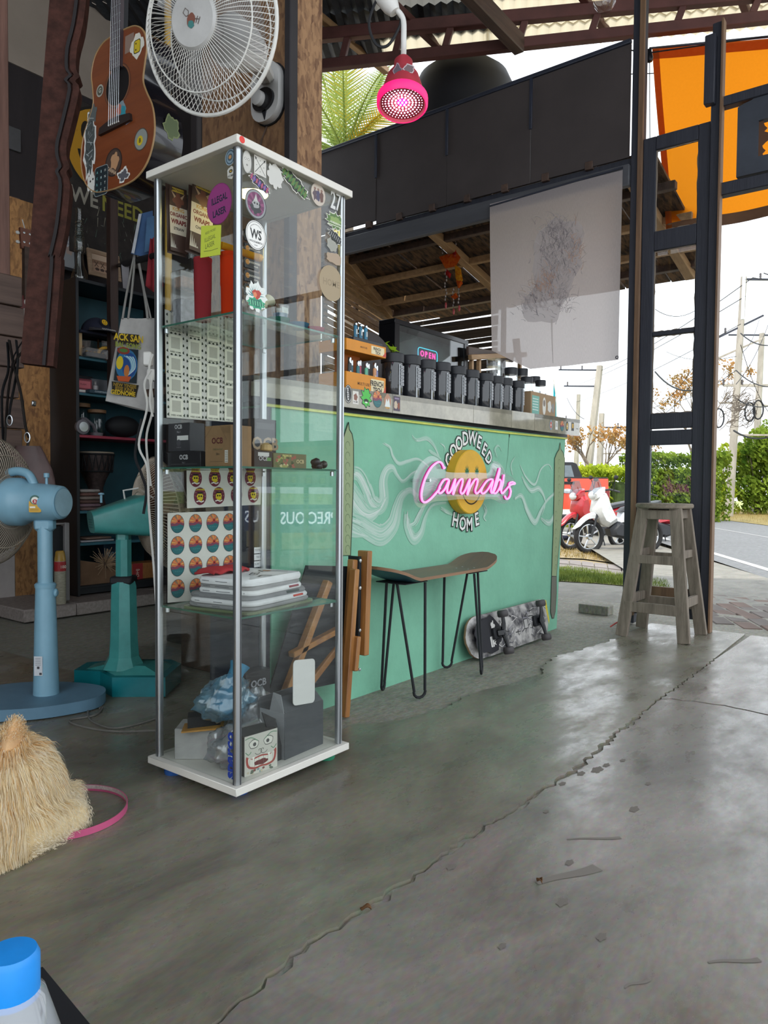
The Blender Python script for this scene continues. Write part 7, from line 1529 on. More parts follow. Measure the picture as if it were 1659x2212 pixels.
P = Pr(.0003); P.poly(blob(0, 0, .03, .036, 26, .14, 5, 5), '#6f7a48'); P.poly(blob(0, 0, .026, .031, 26, .14, 5, 5), '#4a5a2e'); sg_ = Gm @ Vector((.196, .17, -.06)); P.build('sticker', frame(sg_, -gN, gz, gx_), GT)
MB().tube([Gm @ Vector((0, 1.05, -.02)), Gm @ Vector((0, 1.25, -.03))], .004, 6).build('hanger', M_DKSTEEL, GT)
# carved timber hung in front of the shelf
cbD = 2.95; q0, q1 = at(84, 790, D=cbD), at(153, -60, D=cbD); CB = thing('carved_beam', 'long dark carved wooden beam hung upright beside the guitar', 'carved beam', q0)
L_ = (q1-q0).length; d_ = (q1-q0).normalized(); xw = (RH*.97+FH*.24); xw = (xw-d_*xw.dot(d_)).normalized(); zw = xw.cross(d_)
w = .085; ed = [(0, w*.62), (.10*L_, w*.62)]
prof = []
for t, a in [(0, .72), (.26, .70), (.275, .60), (.30, .66), (.36, .78), (.46, .80), (.49, .60), (.505, .72), (.53, .56), (.56, .52), (.60, .62), (.70, .86), (.72, .66), (.735, .84), (.75, .66), (.80, .62), (.86, .78), (.93, .84), (1.0, .80)]: prof.append((a*w*1.0, t*L_))
poly = [(-w*.72, 0)]+[(x, y) for x, y in spl(prof, 3)]+[(-w*.72, L_)]
M_CW = mat('purple_brown_wood', '#51332c', .75, c2='#38241f', scale=3, stretch=(9, .8, 9), bump=.1, spec=.15)
MB().prism(poly, .06, frame((0, 0, 0), xw, d_, zw), z=-.03).build('body', M_CW, CB, 0); MB().prism([(x-.042, y) for x, y in spl(prof, 3)]+[(x-.03, y) for x, y in spl(prof, 3)][::-1], .012, frame((0, 0, 0), xw, d_, zw), z=.028).build('groove', mat('dark_carved_groove', '#1d1618', .7), CB, 0); MB().prism([(x-.022, y) for x, y in spl(prof, 3)]+[(x, y) for x, y in spl(prof, 3)][::-1], .016, frame((0, 0, 0), xw, d_, zw), z=.030).build('moulding', M_CW, CB, 0)
# ukulele on the OSB board
uv = 4.1; uo = at(50, 690, v=uv); UK = thing('ukulele', 'small red-brown ukulele hung against the particle board', 'ukulele', uo)
hu = at(55, 520, v=uv).z-uo.z; uh = spl([(0, -.14), (.07, -.135), (.10, -.07), (.09, -.01), (.065, .03), (.07, .075), (.055, .11), (.02, .12)], 4); uoo = uh+[(-x, y) for x, y in uh[::-1] if x > .001]
MB().prism(uoo, .05, face_y(0, 0, 0)).build('body', mat('dark_red_wood', '#6b2a28', .35, coat=.3), UK, .6); MB().prism([(-.02, .1), (.02, .1), (.018, hu-.05), (-.018, hu-.05)], .03, face_y(0, -.03, 0)).build('neck', M_TIMBER, UK, 0); MB().prism([(-.03, hu-.06), (.03, hu-.06), (.036, hu+.05), (-.036, hu+.05)], .02, face_y(0, -.03, 0)).build('headstock', mat('red_brown_headstock', '#7a4a38', .5), UK, 0)
for x in (-.045, .045):
    for z in (hu-.03, hu+.02): MB().ball((x, -.04, z), (.013, .008, .010), 8).build('tuning_peg', M_WHITE, UK)
for x in (-.016, .016):
    for z in (hu-.025, hu+.025): MB().lathe([(.006, 0), (.006, .003), (0, .004)], 10, face_y(x, -.05, z)).build('peg_bush', M_CHROME, UK)
P = Pr(.0004); P.poly(blob(-.01, -.05, .05, .06, 24, .08, 3, 4), '#b9b4ac'); P.poly(blob(-.005, .02, .028, .04, 18, .1, 2), '#b9b4ac'); P.poly(circ(0, .085, .02, 16), '#c2beb6'); P.many([circ(-.006, .09, .003, 6), circ(.006, .09, .003, 6)], '#333333')
for x, y in ((-.02, -.02), (.0, -.05), (-.03, -.08)): P.poly(rect(x, y, .014, .014), '#4a4a46')
P.build('print', face_y(0, -.0505, 0), UK, PRINTM); MB().tube([(0, -.03, hu+.05), (.0, .0, hu+.11)], .003, 5).build('hanger', M_WHITE, UK)
# straps and bag hanging at the left edge
so = at(20, 760, D=3.3); ST = thing('leather_straps', 'dark leather bag straps hanging from hook at left edge', 'straps', so)
def strap(pts, w, m): 
    P = spl([at(x, y, D=3.3-.01*i)-so for i, (x, y) in enumerate(pts)], 6); MB().tube(P, w, 6, flat=.35).build('strap', m, ST)
M_LE = mat('dark_leather', '#2a2422', .5); strap([(90, 725), (40, 770), (20, 830), (10, 960)], .012, M_LE); strap([(20, 735), (30, 790), (45, 850), (55, 920), (62, 945)], .014, M_LE); strap([(35, 735), (38, 790), (22, 880), (20, 905)], .012, M_BLACK); strap([(16, 740), (18, 800), (4, 860), (10, 1000)], .012, M_BLACK); strap([(60, 700+20), (32, 765), (24, 800)], .006, M_BLACK)
for x, y, h in ((21, 908, 14), (59, 945, 16)): c = at(x, y, D=3.25)-so; MB().tube([c+RH*.012*math.cos(t)+Vector((0, 0, .022*math.sin(t))) for t in [i*PI/6 for i in range(12)]], .003, 5, True).build('snap_hook', M_CHROME, ST)
c = at(52, 868, D=3.25)-so; MB().box(c, (.03, .01, .025), RZ(YAW), .004).build('buckle', M_CHROME, ST)
bo = at(60, 1040, D=3.35); BG = thing('leather_bag', 'soft mauve-brown leather bag hanging behind the pale blue fan', 'bag', bo)
def bf(u_, v_):
    a = 2*PI*u_; w = .03+.10*math.sin(PI*min(1, v_*.62+.08)); return RH*(w*math.cos(a)*(1+.08*math.sin(a*5+v_*6)))+FH*(.05*math.sin(a)*(.4+v_))+Vector((0, 0, .16-.36*v_))
MB().grid(bf, 32, 10, cu=True).build('pouch', mat('mauve_leather', '#5a4644', .5, var=.2), BG, 1); MB().tube([(0, 0, .16), tuple(at(62, 950, D=3.35)-bo)], .006, 6).build('loop', M_LE, BG)
# rail, tote bag, hanging papers and red cloth
rl0, rl1, rl2 = at(266, 571, D=3.86), at(352, 548, D=3.55), at(257, 574, v=VS-.05); RLo = (rl0+rl1)/2; RL = thing('hanging_rail', 'dark round rail carrying tote bag in front of the shelf', 'rail', RLo); MB().tube([rl0-RLo, rl1-RLo], .016, 10).build('rail', M_BLACK, RL); MB().bar(rl0-RLo, rl2-RLo, .02, .02).build('bracket', M_BLACK, RL)
tb0 = at(290, 690, D=3.74); TB = thing('tote_bag', 'white cotton tote bag with colourful surf print hung on rail', 'tote bag', tb0)
tbx = (RH*.88+FH*.47).normalized(); tbn = tbx.cross(UP)
def tv(px, py): p = at(px, py, pl=(tb0, tbn))-tb0; return (p.dot(tbx), p.z)
bq = [tv(262, 688), tv(334, 688), tv(333, 892), tv(228, 866)]
def tbf(u_, v_, s=1):
    a = [bq[0][i]*(1-u_)+bq[1][i]*u_ for i in (0, 1)]; b = [bq[3][i]*(1-u_)+bq[2][i]*u_ for i in (0, 1)]; x, z = a[0]*(1-v_)+b[0]*v_, a[1]*(1-v_)+b[1]*v_
    w = math.sin(PI*u_); dp = s*(.006+.022*w*v_+.008*math.sin(u_*9+v_*3)*(1-v_*.4)); return tuple(tbx*x+UP*z+tbn*dp)
M_TOTE = cloth('white_cotton', '#d2d0cc', .15, '#c6c4c0', 30)
MB().grid(lambda a, b: tbf(a, b, 1), 14, 14).build('front', M_TOTE, TB, 1.2); MB().grid(lambda a, b: tbf(1-a, b, -1), 14, 14).build('back', M_TOTE, TB, 1.2)
for pts in ([(264, 690), (272, 640), (288, 560), (293, 548), (297, 560), (310, 630), (318, 690)], [(276, 690), (284, 630), (292, 552), (298, 548), (304, 600), (325, 690)]):
    P = spl([tuple(tbx*x+UP*z+tbn*.012) for x, z in [tv(*p) for p in pts]], 5); MB().tube(P, .016, 8, flat=.25).build('handle', M_TOTE, TB)
P = Pr(.0004); q4 = [tv(255, 722), tv(298, 726), tv(291, 860), tv(240, 852)]
def tq_(u_, v_): return bil(q4, u_, v_)
P.poly([tq_(a, b) for a, b in ((0, 0), (1, 0), (1, .16), (0, .16))], '#2e2618'); P.text('ACK SAN', *tq_(.5, .07), .046, '#d9b82a', .03, -.03, .72); P.text('BAL SONG', *tq_(.5, .19), .034, '#8f9a3a', .03, -.04, .75)
P.poly([tq_(a, b) for a, b in ((0, .24), (1, .24), (1, .78), (0, .78))], '#1f2a30'); P.poly([tq_(.5+.5*math.cos(t), .50+.25*math.sin(t)) for t in [i*.35 for i in range(18)]], '#2f6f9a'); P.poly([tq_(.62+.34*math.cos(t), .50+.2*math.sin(t)) for t in [i*.4 for i in range(16)]], '#1f4a8a')
for k in range(9): P.line(spl([tq_(.35+.05*k, .36), tq_(.62+.03*k, .42), tq_(.72+.02*k, .55), tq_(.55, .68)], 4), .004, ['#8fc0d0', '#4f9ac0', '#cfe0e0'][k % 3])
P.poly([tq_(.18+.16*math.cos(t), .48+.11*math.sin(t)) for t in [i*.45 for i in range(14)]], '#d9c02a'); P.poly([tq_(.3+.3*math.cos(t), .28+.06*math.sin(t)) for t in [i*.45 for i in range(14)]], '#8a3a2a'); P.poly([tq_(.3+.2*math.cos(t), .275+.03*math.sin(t)) for t in [i*.45 for i in range(14)]], '#4f7a3a')
P.poly([tq_(.52+.12*math.cos(t), .60+.10*math.sin(t)) for t in [i*.45 for i in range(14)]], '#c2773a'); P.poly([tq_(a, b) for a, b in ((.1, .70), (.75, .68), (.65, .77), (.2, .78))], '#c4582a'); P.poly([tq_(a, b) for a, b in ((-.08, .8), (1.1, .8), (1.0, 1), (0, 1))], '#241f14'); P.text('NEW YINSEE', *tq_(.5, .84), .024, '#a8882a', .02, -.06, .8); P.text('BSSE KIND', *tq_(.5, .90), .024, '#a8882a', .02, -.06, .8); P.text('GEDNOME', *tq_(.45, .965), .030, '#d9b82a', .03, -.06, .8)
P.build('print', Matrix(((tbx.x, 0, tbn.x, tbn.x*.034), (tbx.y, 0, tbn.y, tbn.y*.034), (tbx.z, 1, tbn.z, 0), (0, 0, 0, 1))), TB, PRINTM)
hp = at(310, 520, D=3.7); HP = thing('hanging_papers', 'blue and white sheets of paper hanging above the tote bag', 'papers', hp)
for k, (pts, c) in enumerate((([(303, 462), (330, 455), (330, 560), (283, 548)], '#3f5f8a'), ([(300, 462), (306, 462), (290, 548), (284, 546)], '#c2c6cc'), ([(318, 470), (334, 466), (334, 540), (312, 545)], '#4a6f94'))):
    a = [tuple(at(x, y, D=3.70-.012*k)-hp) for x, y in pts]; MB().add(a, [(3, 2, 1, 0)]).build('sheet', mat('hanging_sheet_%d' % k, c, .8, var=.15), HP, 0, thick=.002)
rcd = at(333, 560, D=3.62); o = MB().grid(lambda u_, v_: tuple(RH*((u_-.5)*.06*(.6+.8*v_))+FH*(.012*math.sin(u_*9))+UP*(.10-.26*v_*(1-.25*abs(u_-.5)))), 10, 10).build('red_cloth', mat('red_scarf', '#8f2630', .85), None, 1.2, rcd, None, .003); tag(o, 'red cloth hanging beside the tote bag on the rail', 'cloth')
o = MB().add([tuple(at(x, y, D=3.84)-rcd) for x, y in ((262, 572), (280, 568), (276, 625), (266, 622))], [(3, 2, 1, 0)]).build('paper_tag', mat('grey_tag', '#8f8c90', .7), None, 0, rcd, None, .002); tag(o, 'small grey paper tag hanging left of the tote bag handles', 'tag')

# ------------------------------------------------------------------ bench made of a skateboard deck on hairpin legs
bU0, bU1 = at(792, 1245, v=1.72).x, at(1042, 1215, v=1.70).x; bV, bz_, bw_ = 1.685, .452, .10
BE = thing('skateboard_bench', 'bench made from a skateboard deck on black hairpin legs', 'bench', ((bU0+bU1)/2, bV, 0)); hl_ = (bU1-bU0)/2
def deck(L, w, kick=.05, cave=.012):
    def fn(u_, v_):
        x = (u_-.5)*2*L; e = max(0, abs(x)-(L-w*.95)); ww = w*math.sqrt(max(0.0, 1-(e/(w*.96))**2)) if e > 0 else w; y = (v_-.5)*2*ww; kk = max(0, abs(x)-L*.60)/(L*.40); k = kick*(kk**1.35)
        return (x, y, k+cave*(y/w)**2)
    return fn
fn = deck(hl_, bw_, .062)
def slab(fn, th, m1, m2, mE, nm, parent, M_=None, nu=40, nv=8):
    b = MB(); b.grid(fn, nu, nv, M_, 0); n = len(b.v); dn = (M_.to_3x3() @ Vector((0, 0, -th))) if M_ is not None else Vector((0, 0, -th))
    k = list(b.v); b.v += [tuple(Vector(p)+dn) for p in k]; f0 = list(b.f)
    for f in f0: b.f.append(tuple(n+i for i in f[::-1])); b.i.append(1); b.c.append(None)
    w = nu+1; per = list(range(w))+[j*w+nu for j in range(1, nv+1)]+[nv*w+i for i in range(nu-1, -1, -1)]+[j*w for j in range(nv-1, 0, -1)]
    for a, c in zip(per, per[1:]+per[:1]): b.f.append((a, n+a, n+c, c)); b.i.append(2); b.c.append(None)
    return b.build(nm, [m1, m2, mE], parent, .9)
M_GRIP = mat('worn_grey_deck', '#5f5c56', .5, c2='#7a6a58', scale=3, stretch=(.5, 3, 1), bump=.08); M_PLY = mat('ply_edge', '#8a6a50', .6, var=.2, scale=3, stretch=(1, 1, 60))
slab(fn, .012, M_GRIP, mat('blue_deck_underside', '#2f5a6a', .5, var=.3), M_PLY, 'deck', BE, T(0, 0, bz_))
for sx in (-1, 1):
    for sy in (-1, 1):
        a0 = (sx*hl_*.40, sy*.055); x0, y0 = sx*.185, sy*.085
        top1, top2 = Vector((sx*.30, sy*.025, bz_-.012)), Vector((sx*.185, sy*.075, bz_-.012)); ft = Vector((sx*.235, sy*.088, .008))
        tdir = (top2-top1).normalized(); P = [top1]+[ft-tdir*.024+Vector((0, 0, .02))]+[ft+tdir*.026*math.cos(t)-Vector((0, 0, -.018+.026*math.sin(t)*.9)) for t in [PI-PI*i/6 for i in range(7)]]+[ft+tdir*.024+Vector((0, 0, .02))]+[top2]
        MB().tube(P, .0055, 8).build('leg', M_BLACK, BE)
    MB().box((sx*.235, 0, bz_-.010), (.15, .14, .004), b=.001).build('leg_plate', M_BLACK, BE)
for x, y in ((-.21, .03), (-.21, -.03), (.21, .03), (.21, -.03), (-.26, .03), (-.26, -.03), (.26, .03), (.26, -.03)): MB().lathe([(.004, 0), (.004, .0015), (0, .002)], 8, T(x, y, bz_+fn(.5+x/2/hl_, .5+y/2/bw_)[2])).build('bolt', M_CHROME, BE)
# skateboard lying on its edge against the counter
kU0, kU1 = at(1012, 1360, v=1.75).x, at(1187, 1330, v=1.75).x; kc = (kU0+kU1)/2; kl = (kU1-kU0)/2; kw = .100
SKm = frame((kc, 1.728, .108), (1, 0, 0), (0, .20, .98), (0, -.98, .20)); SK = thing('skateboard', 'skateboard with monochrome graphic leaning on its edge against the counter', 'skateboard', m=SKm)
fk = deck(kl, kw, -.035, -.008)
slab(fk, .011, mat('deck_graphic', '#b9b6b2', .4, c2='#35343a', scale=9, lo=.40, hi=.60), mat('black_grip', '#1c1c1e', .9), M_PLY, 'deck', SK, None)
P = Pr(.0004); q = random.Random(5)
for k in range(60):
    x, y = q.uniform(-.6, .75)*kl, q.uniform(-.75, .75)*kw; z_ = 0; P.line(spl([(x, y), (x+q.uniform(.0, .05), y+q.uniform(-.03, .03)), (x+q.uniform(.02, .08), y+q.uniform(-.04, .04))], 3), .005, q.choice(['#1e1e22', '#3a3a40', '#d9d7d4', '#8a8890', '#55555c']), .001)
P.poly(blob(-kl*.66, 0, kl*.30, kw*.86, 24, .08, 4), '#26262b'); P.poly(rrect(-.245, .0, .06, .11, .01), '#1d1d20'); P.poly(rrect(-.262, -.035, .03, .05, .004), '#d9d7d2'); P.text('NATION', -.262, -.035, .012, '#1d1d20', .03, PI/2); P.text('AT ION', -.238, -.01, .026, '#d9d7d2', .05, PI/2); P.poly(blob(-.236, .035, .018, .024, 18, .25, 3), '#d9d7d2'); P.poly(rect(.10, .0, .04, .05), '#2a2a2e'); P.poly(rect(.10, .0, .034, .044), '#a9a7a4')
P.poly([(kl*.80, kw*.9), (kl*.86, kw*.9), (kl*.86, -kw*.2), (kl*.83, -kw*.4)], '#c9b83a')
P.build('graphic', T(0, 0, .0012), SK, PRINTM)
for sx in (-1, 1):
    x = sx*kl*.50; MB().box((x, 0, .010), (.085, .055, .016), b=.003).build('truck_base', M_BLACK, SK); hb_ = MB(); hb_.bar((x+.01*sx, 0, .014), (x-.01*sx, 0, .045), .03, .03, b=.004); hb_.tube([(x-.01*sx, -.085, .050), (x-.01*sx, -.04, .046), (x-.01*sx, 0, .036), (x-.01*sx, .04, .046), (x-.01*sx, .085, .050)], [.007, .011, .014, .011, .007], 8); hb_.build('truck_hanger', M_BLACKG, SK)
    for sy in (-1, 1): MB().lathe([(.010, -.017), (.023, -.016), (.0265, -.008), (.0265, .008), (.023, .016), (.010, .017)], 20, frame((x-.01*sx, sy*.088, .050), (1, 0, 0), (0, 0, 1), (0, 1, 0))).build('wheel', mat('grey_urethane', '#3f3b3c', .5) if sx*sy < 9 else None, SK)
# ------------------------------------------------------------------ bar stool by the door
sc_ = Vector((4.165, 1.255, 0)); BS = thing('bar_stool', 'weathered round-topped wooden bar stool in front of the narrow door', 'stool', sc_); hS = .728
M_STW = wood('weathered_stool_wood', '#5d5449', '#908476', 2, 9, .8, .25)
tr_ = .15; MB().lathe([(tr_-.006, hS-.026), (tr_, hS-.02), (tr_, hS-.006), (tr_-.006, hS), (0, hS)], 32).build('seat', wood('weathered_seat', '#6a6256', '#948877', 0, 9, .8, .25), BS, .6)
lt, lb = .085, .165; leg = {}
for sx in (-1, 1):
    for sy in (-1, 1): MB().bar((sx*lb, sy*lb, .0), (sx*lt, sy*lt, hS-.022), .062, .030, up=(1, 0, 0) if False else (sx, 0, 0), b=.002).build('leg', M_STW, BS, 0)
def lx(z): return lb+(lt-lb)*z/hS
for z, s_, w_ in ((.668, .0, .05), (.425, 0, .045), (.165, 0, .055)):
    for sx in (-1, 1): MB().bar((sx*(lx(z)+.004), -lx(z)-.006, z), (sx*(lx(z)+.004), lx(z)+.006, z), .022, w_, b=.002).build('rung', M_STW, BS, 0)
for z, w_ in ((.60 if False else .672, .05), (.455, .042), (.20, .05)):
    for sy in (-1, 1): MB().bar((-lx(z), sy*(lx(z)+.002), z), (lx(z), sy*(lx(z)+.002), z), .022, w_, b=.002).build('rung', M_STW, BS, 0)
rw = thing('red_wire', 'thin red wire curling on the floor left of the bar stool', 'wire', at(1340, 1340, z=.01)); MB().tube(spl([at(x, y, D=4.1)-rw.location for x, y in ((1346, 1310), (1338, 1325), (1340, 1340), (1330, 1346), (1318, 1354))], 5), .004, 6).build('wire', mat('red_wire_insulation', '#b03a30', .5), rw)
bk_ = at(1287, 1322, z=0); o = MB().box((0, 0, .03), (.10, .20, .06), None, .004).build('concrete_block', M_ROUGH, None, 0, (bk_.x, bk_.y, -.01)); tag(o, 'small grey concrete block on floor beyond the skateboard', 'block')
# ------------------------------------------------------------------ folding chair leaning behind the cabinet
fcU = at(766, 1190, v=1.70).x; FCo = Vector((fcU, 1.70, 0)); FC = thing('folding_chair', 'folded wooden director chair with dark cloth between cabinet and counter', 'chair', FCo)
M_CHW = wood('honey_wood', '#80502a', '#b98348', 2, 8, .4, .05, .2); ht_ = at(765, 1190, v=1.70).z
def slat(x0, z0, x1, z1, y, w=.022, d=.03, m=M_CHW, nm='slat'): MB().bar((x0, y, z0), (x1, y, z1), w, d, up=(0, 1, 0), b=.003).build(nm, m, FC, 0)
slat(.02, .10+.10, .035, ht_, -.02, .026, .05, nm='back_post'); slat(-.055, .0, -.01, ht_-.03, .0, .026, .03, nm='leg'); slat(-.085, .0, -.035, ht_-.06, -.03, .024, .03, nm='leg'); slat(-.40, .0, -.12, ht_-.10, .02, .026, .03, nm='leg'); slat(-.36, .02, -.02, ht_-.32, .035, .024, .03, nm='brace'); slat(-.30, .25, -.06, .30, .02, .02, .03, nm='armrest'); slat(-.055, .16, -.04, .28, -.045, .02, .03, nm='link')
MB().add([(-.38, .05, .12), (.012, .03, .10), (.022, .03, ht_-.06), (-.20, .05, ht_-.04)], [(0, 1, 2, 3)]).build('seat_cloth', mat('black_canvas', '#1d2226', .85), FC, 0, thick=.006)
MB().prism([(.0, .24), (.014, .24), (.014, ht_-.02), (.0, ht_-.02)], .05, frame((0, .03, 0), (1, 0, 0), (0, 0, 1), (0, -1, 0))).build('back_cloth', bpy.data.materials['black_canvas'], FC, 0)
for z in (.16, .30, .45, ht_-.03): MB().lathe([(.006, 0), (.006, .003), (0, .004)], 8, face_y(-.03, -.05, z)).build('rivet', M_CHROME, FC)

# ------------------------------------------------------------------ hanging pink lamp, festoon bulb
lo_ = at(870, 185, D=2.2); LP = thing('grow_lamp', 'red bell-shaped lamp glowing pink on a white gooseneck', 'lamp', lo_); k_ = 2.2/FPX; tl_ = (-UP+RH*-.02-FH*.25).normalized(); Ml = axis((0, 0, 0), tl_)
M_LR = mat('red_lamp_shell', '#a83440', .5, var=.12)
MB().lathe([(14*k_, -66*k_), (20*k_, -58*k_), (20*k_, -42*k_), (34*k_, -20*k_), (42*k_, 8*k_), (46*k_, 26*k_), (52*k_, 30*k_), (52*k_, 46*k_), (48*k_, 50*k_), (46*k_, 44*k_), (0, 40*k_)], 36, Ml).build('shell', M_LR, LP)
MB().lathe([(50*k_, 28*k_), (54*k_, 32*k_), (54*k_, 46*k_), (50*k_, 51*k_), (47*k_, 47*k_), (50*k_, 28*k_)], 36, Ml).build('rim', glow('pink_rim', '#f01a6a', .62), LP)
MB().lathe([(46*k_, 41*k_), (0, 41*k_)], 30, Ml).build('face', glow('magenta_face', '#c01a9a', .9), LP)
ME = glow('led', '#ffd0f4', 5.0); n_l = 0
tmp = MB().ball((0, 0, 0), 2.1*k_, 6).build('led', ME, LP); tmp.location = Ml @ Vector((0, 0, 42*k_))
for r, n in ((8, 6), (15, 12), (22, 20), (29, 26), (36, 32), (42, 38)):
    for i in range(n):
        o = bpy.data.objects.new('led', tmp.data); COL.objects.link(o); o.parent = LP; a = 2*PI*i/n; o.location = Ml @ Vector((r*k_*math.cos(a), r*k_*math.sin(a), 42*k_))
P = Pr(.0004)
P.poly(blob(-.016, .0, .012, .02, 18, .2, 3, 4), '#8a7480'); P.poly(blob(-.016, .0, .010, .017, 18, .2, 3, 4), '#4a3a48'); P.poly(blob(.016, .006, .016, .014, 20, .12, 6, 5), '#b9a8ac'); P.poly(blob(.016, .006, .013, .011, 20, .12, 6, 5), '#6a585c'); P.poly(blob(.002, -.014, .016, .013, 20, .2, 9, 4), '#3f3040'); P.poly(blob(.002, -.03, .007, .006, 10, .1, 2), '#a08a94')
P.build('sticker', frame(-FH*37*k_+UP*10*k_, RH, (UP*.93-FH*-.0+FH*.0).normalized(), (-FH*.95+UP*.3).normalized()), LP)
MB().tube(spl([Ml @ Vector((0, 0, -66*k_)), at(872, 90, D=2.2)-lo_, at(870, 40, D=2.2)-lo_, at(848, 14, D=2.2)-lo_], 6), 6*k_, 10).build('gooseneck', M_WHITE, LP)
MB().lathe([(22*k_, -20*k_), (18*k_, 12*k_), (12*k_, 26*k_), (0, 27*k_)], 18, axis(at(838, 4, D=2.2)-lo_, (RH*.55-UP*.8).normalized())).build('holder', M_WHITE, LP)
MB().tube([at(832, -10, D=2.2)-lo_, at(826, -60, D=2.2)-lo_, Vector((0, 0, 4.36-lo_.z))], .008, 6).build('drop_rod', M_WHITE, LP); MB().tube(spl([at(815, -5, D=2.2)-lo_, at(797, 50, D=2.2)-lo_, at(812, 95, D=2.2)-lo_, at(838, 98, D=2.2)-lo_, at(862, 60, D=2.2)-lo_, at(866, 38, D=2.2)-lo_], 6), 3*k_, 6).build('cord', M_BLACK, LP)
bb_ = at(1306, 2, D=3.3); FBb = thing('glass_bulb', 'clear round filament bulb hanging at the top of the picture', 'light bulb', bb_); MB().lathe([(0, -.046), (.03, -.038), (.047, -.012), (.050, .01), (.040, .04), (.02, .065), (.018, .08)], 26).build('bulb', thin('amber_bulb_glass', (.97, .93, .86), .1), FBb); MB().lathe([(.019, .075), (.02, .12), (.012, .13), (0, .13)], 14).build('socket', M_BLACK, FBb); MB().tube([(0, 0, .12), (0, 0, 4.3-bb_.z)], .004, 5).build('cable', M_BLACK, FBb); MB().tube([(.012*math.cos(t*2), .012*math.sin(t*2), .06-t*.014) for t in [i*.4 for i in range(16)]], .0009, 4).build('filament', mat('filament', '#b08a4a', .4, .8), FBb)

# ------------------------------------------------------------------ pink tape ring, bottle on small table
rg = at(186, 1756, z=.0); rc = Vector((0, 0, 0)); pts = [at(270, 1757, z=0), at(180, 1709, z=0), at(180, 1807, z=0)]
(ax_, ay_), (bx_, by_), (cx_, cy_) = [(p.x, p.y) for p in pts]; d__ = 2*(ax_*(by_-cy_)+bx_*(cy_-ay_)+cx_*(ay_-by_)); ux = ((ax_**2+ay_**2)*(by_-cy_)+(bx_**2+by_**2)*(cy_-ay_)+(cx_**2+cy_**2)*(ay_-by_))/d__; uy = ((ax_**2+ay_**2)*(cx_-bx_)+(bx_**2+by_**2)*(ax_-cx_)+(cx_**2+cy_**2)*(bx_-ax_))/d__
rr_ = math.hypot(ax_-ux, ay_-uy); RG = thing('pink_hoop', 'pink tape band standing on edge in a circle by the dog', 'hoop', (ux, uy, 0))
M_PK = mat('pink_band', '#c4567f', .5, var=.06)
MB().lathe([(rr_, .001), (rr_+.0018, .001), (rr_+.0018, .017), (rr_, .017), (rr_, .001)], 72).build('band', M_PK, RG, .6)
MB().lathe([(rr_-.0008, .0165), (rr_-.0008, .007), (rr_-.0003, .007), (rr_-.0003, .0165), (rr_-.0008, .0165)], 72).build('scale_strip', mat('pale_scale', '#b9a8a4', .6, var=.25, scale=120), RG)
tbz = .35; t1, t2 = at(92, 2088, z=tbz), at(198, 2216, z=tbz); tdv = (t2-t1).normalized(); tnn = Vector((-tdv.y, tdv.x, 0)); tnn = tnn if tnn.dot(RH) < 0 else -tnn
TBL = thing('side_table', 'small black table at the bottom left corner holding a bottle', 'table', t1+tnn*.2+tdv*.2); TBL.location.z = 0; o2_ = TBL.location
cs = [t1-tdv*.0, t1+tdv*.42, t1+tdv*.42+tnn*.42, t1+tnn*.42]; MB().prism([((p-o2_).x, (p-o2_).y) for p in cs], .02, z=tbz-.02).build('top', M_BLACK, TBL, 0)
for i in range(4): p = cs[i].lerp((cs[0]+cs[2])/2, .12)-o2_; MB().box((p.x, p.y, (tbz-.02)/2), (.03, .03, tbz-.02), None, .003).build('leg', M_BLACK, TBL)
bp_c = at(24, 2105, D=.50); BO = thing('water_bottle', 'clear plastic water bottle with bright blue cap on small table', 'bottle', (bp_c.x, bp_c.y, tbz)); zc4 = bp_c.z-tbz
M_PET = thin('frosted_pet', (.9, .92, .94), .10, .08, .35, (.62, .66, .70))
MB().lathe([(.030, 0), (.034, .006), (.034, zc4*.45), (.032, zc4*.6), (.022, zc4*.88), (.0145, zc4-.008), (.0145, zc4)], 30).build('body', M_PET, BO); MB().lathe([(.0185, zc4-.016), (.0185, zc4+.012), (.0165, zc4+.0165), (.0, zc4+.017)], 40).build('cap', mat('bright_blue_cap', '#1f8fe6', .35), BO)
MB().lathe([(.033, .004), (.033, zc4*.4), (0, zc4*.4)], 24).build('water', thin('water', (.92, .95, .97), .06), BO)

# ------------------------------------------------------------------ things on the counter
M_JLID = mat('black_jar_lid', '#1c1e24', .5)
def stash(p, r, h, label, grp, first=[None]):
    if first[0] is None:
        t = thing('glass_jar', label, 'jar', p, 0, grp); MB().lathe([(r*.92, 0), (r, .006), (r, h*.80), (r*.96, h*.82), (r*.9, h*.82), (r*.9, .01), (0, .008)], 22).build('glass', mat('dark_jar_glass', '#2a2c30', .08, coat=.6), t)
        MB().lathe([(r*.98, h*.79), (r*1.08, h*.80), (r*1.08, h*.985), (r*1.02, h), (0, h)], 22).build('lid', M_JLID, t)
        P = Pr(.0002)
        for k in range(6): P.poly(rect(0, h*(.70-.075*k), .030, h*.062), '#a9acb0'); P.line([(-.012, h*(.70-.075*k)), (.010, h*(.70-.075*k))], .0025, '#5a5c60')
        P.build('label_strip', frame((r*.20, -r*1.0, 0), (.98, .17, 0), (0, 0, 1), (.17, -.98, 0)), t); MB().box((-r*.2, -r*.99, h*.4), (r*.25, .001, h*.7)).build('painted_highlight', mat('pale_highlight', '#8f9498', .1, coat=.6), t, 0); first[0] = t; return t  # pale strip on the glass stands in for a highlight
    return dup(first[0], p, None, label)
ords = ['first', 'second', 'third', 'fourth', 'fifth', 'sixth', 'seventh', 'eighth', 'ninth', 'tenth', 'last']
tops = [(848, 765), (885, 770), (918, 780), (951, 785), (985, 793), (1014, 801), (1045, 808), (1070, 814), (1090, 818), (1116, 824)]
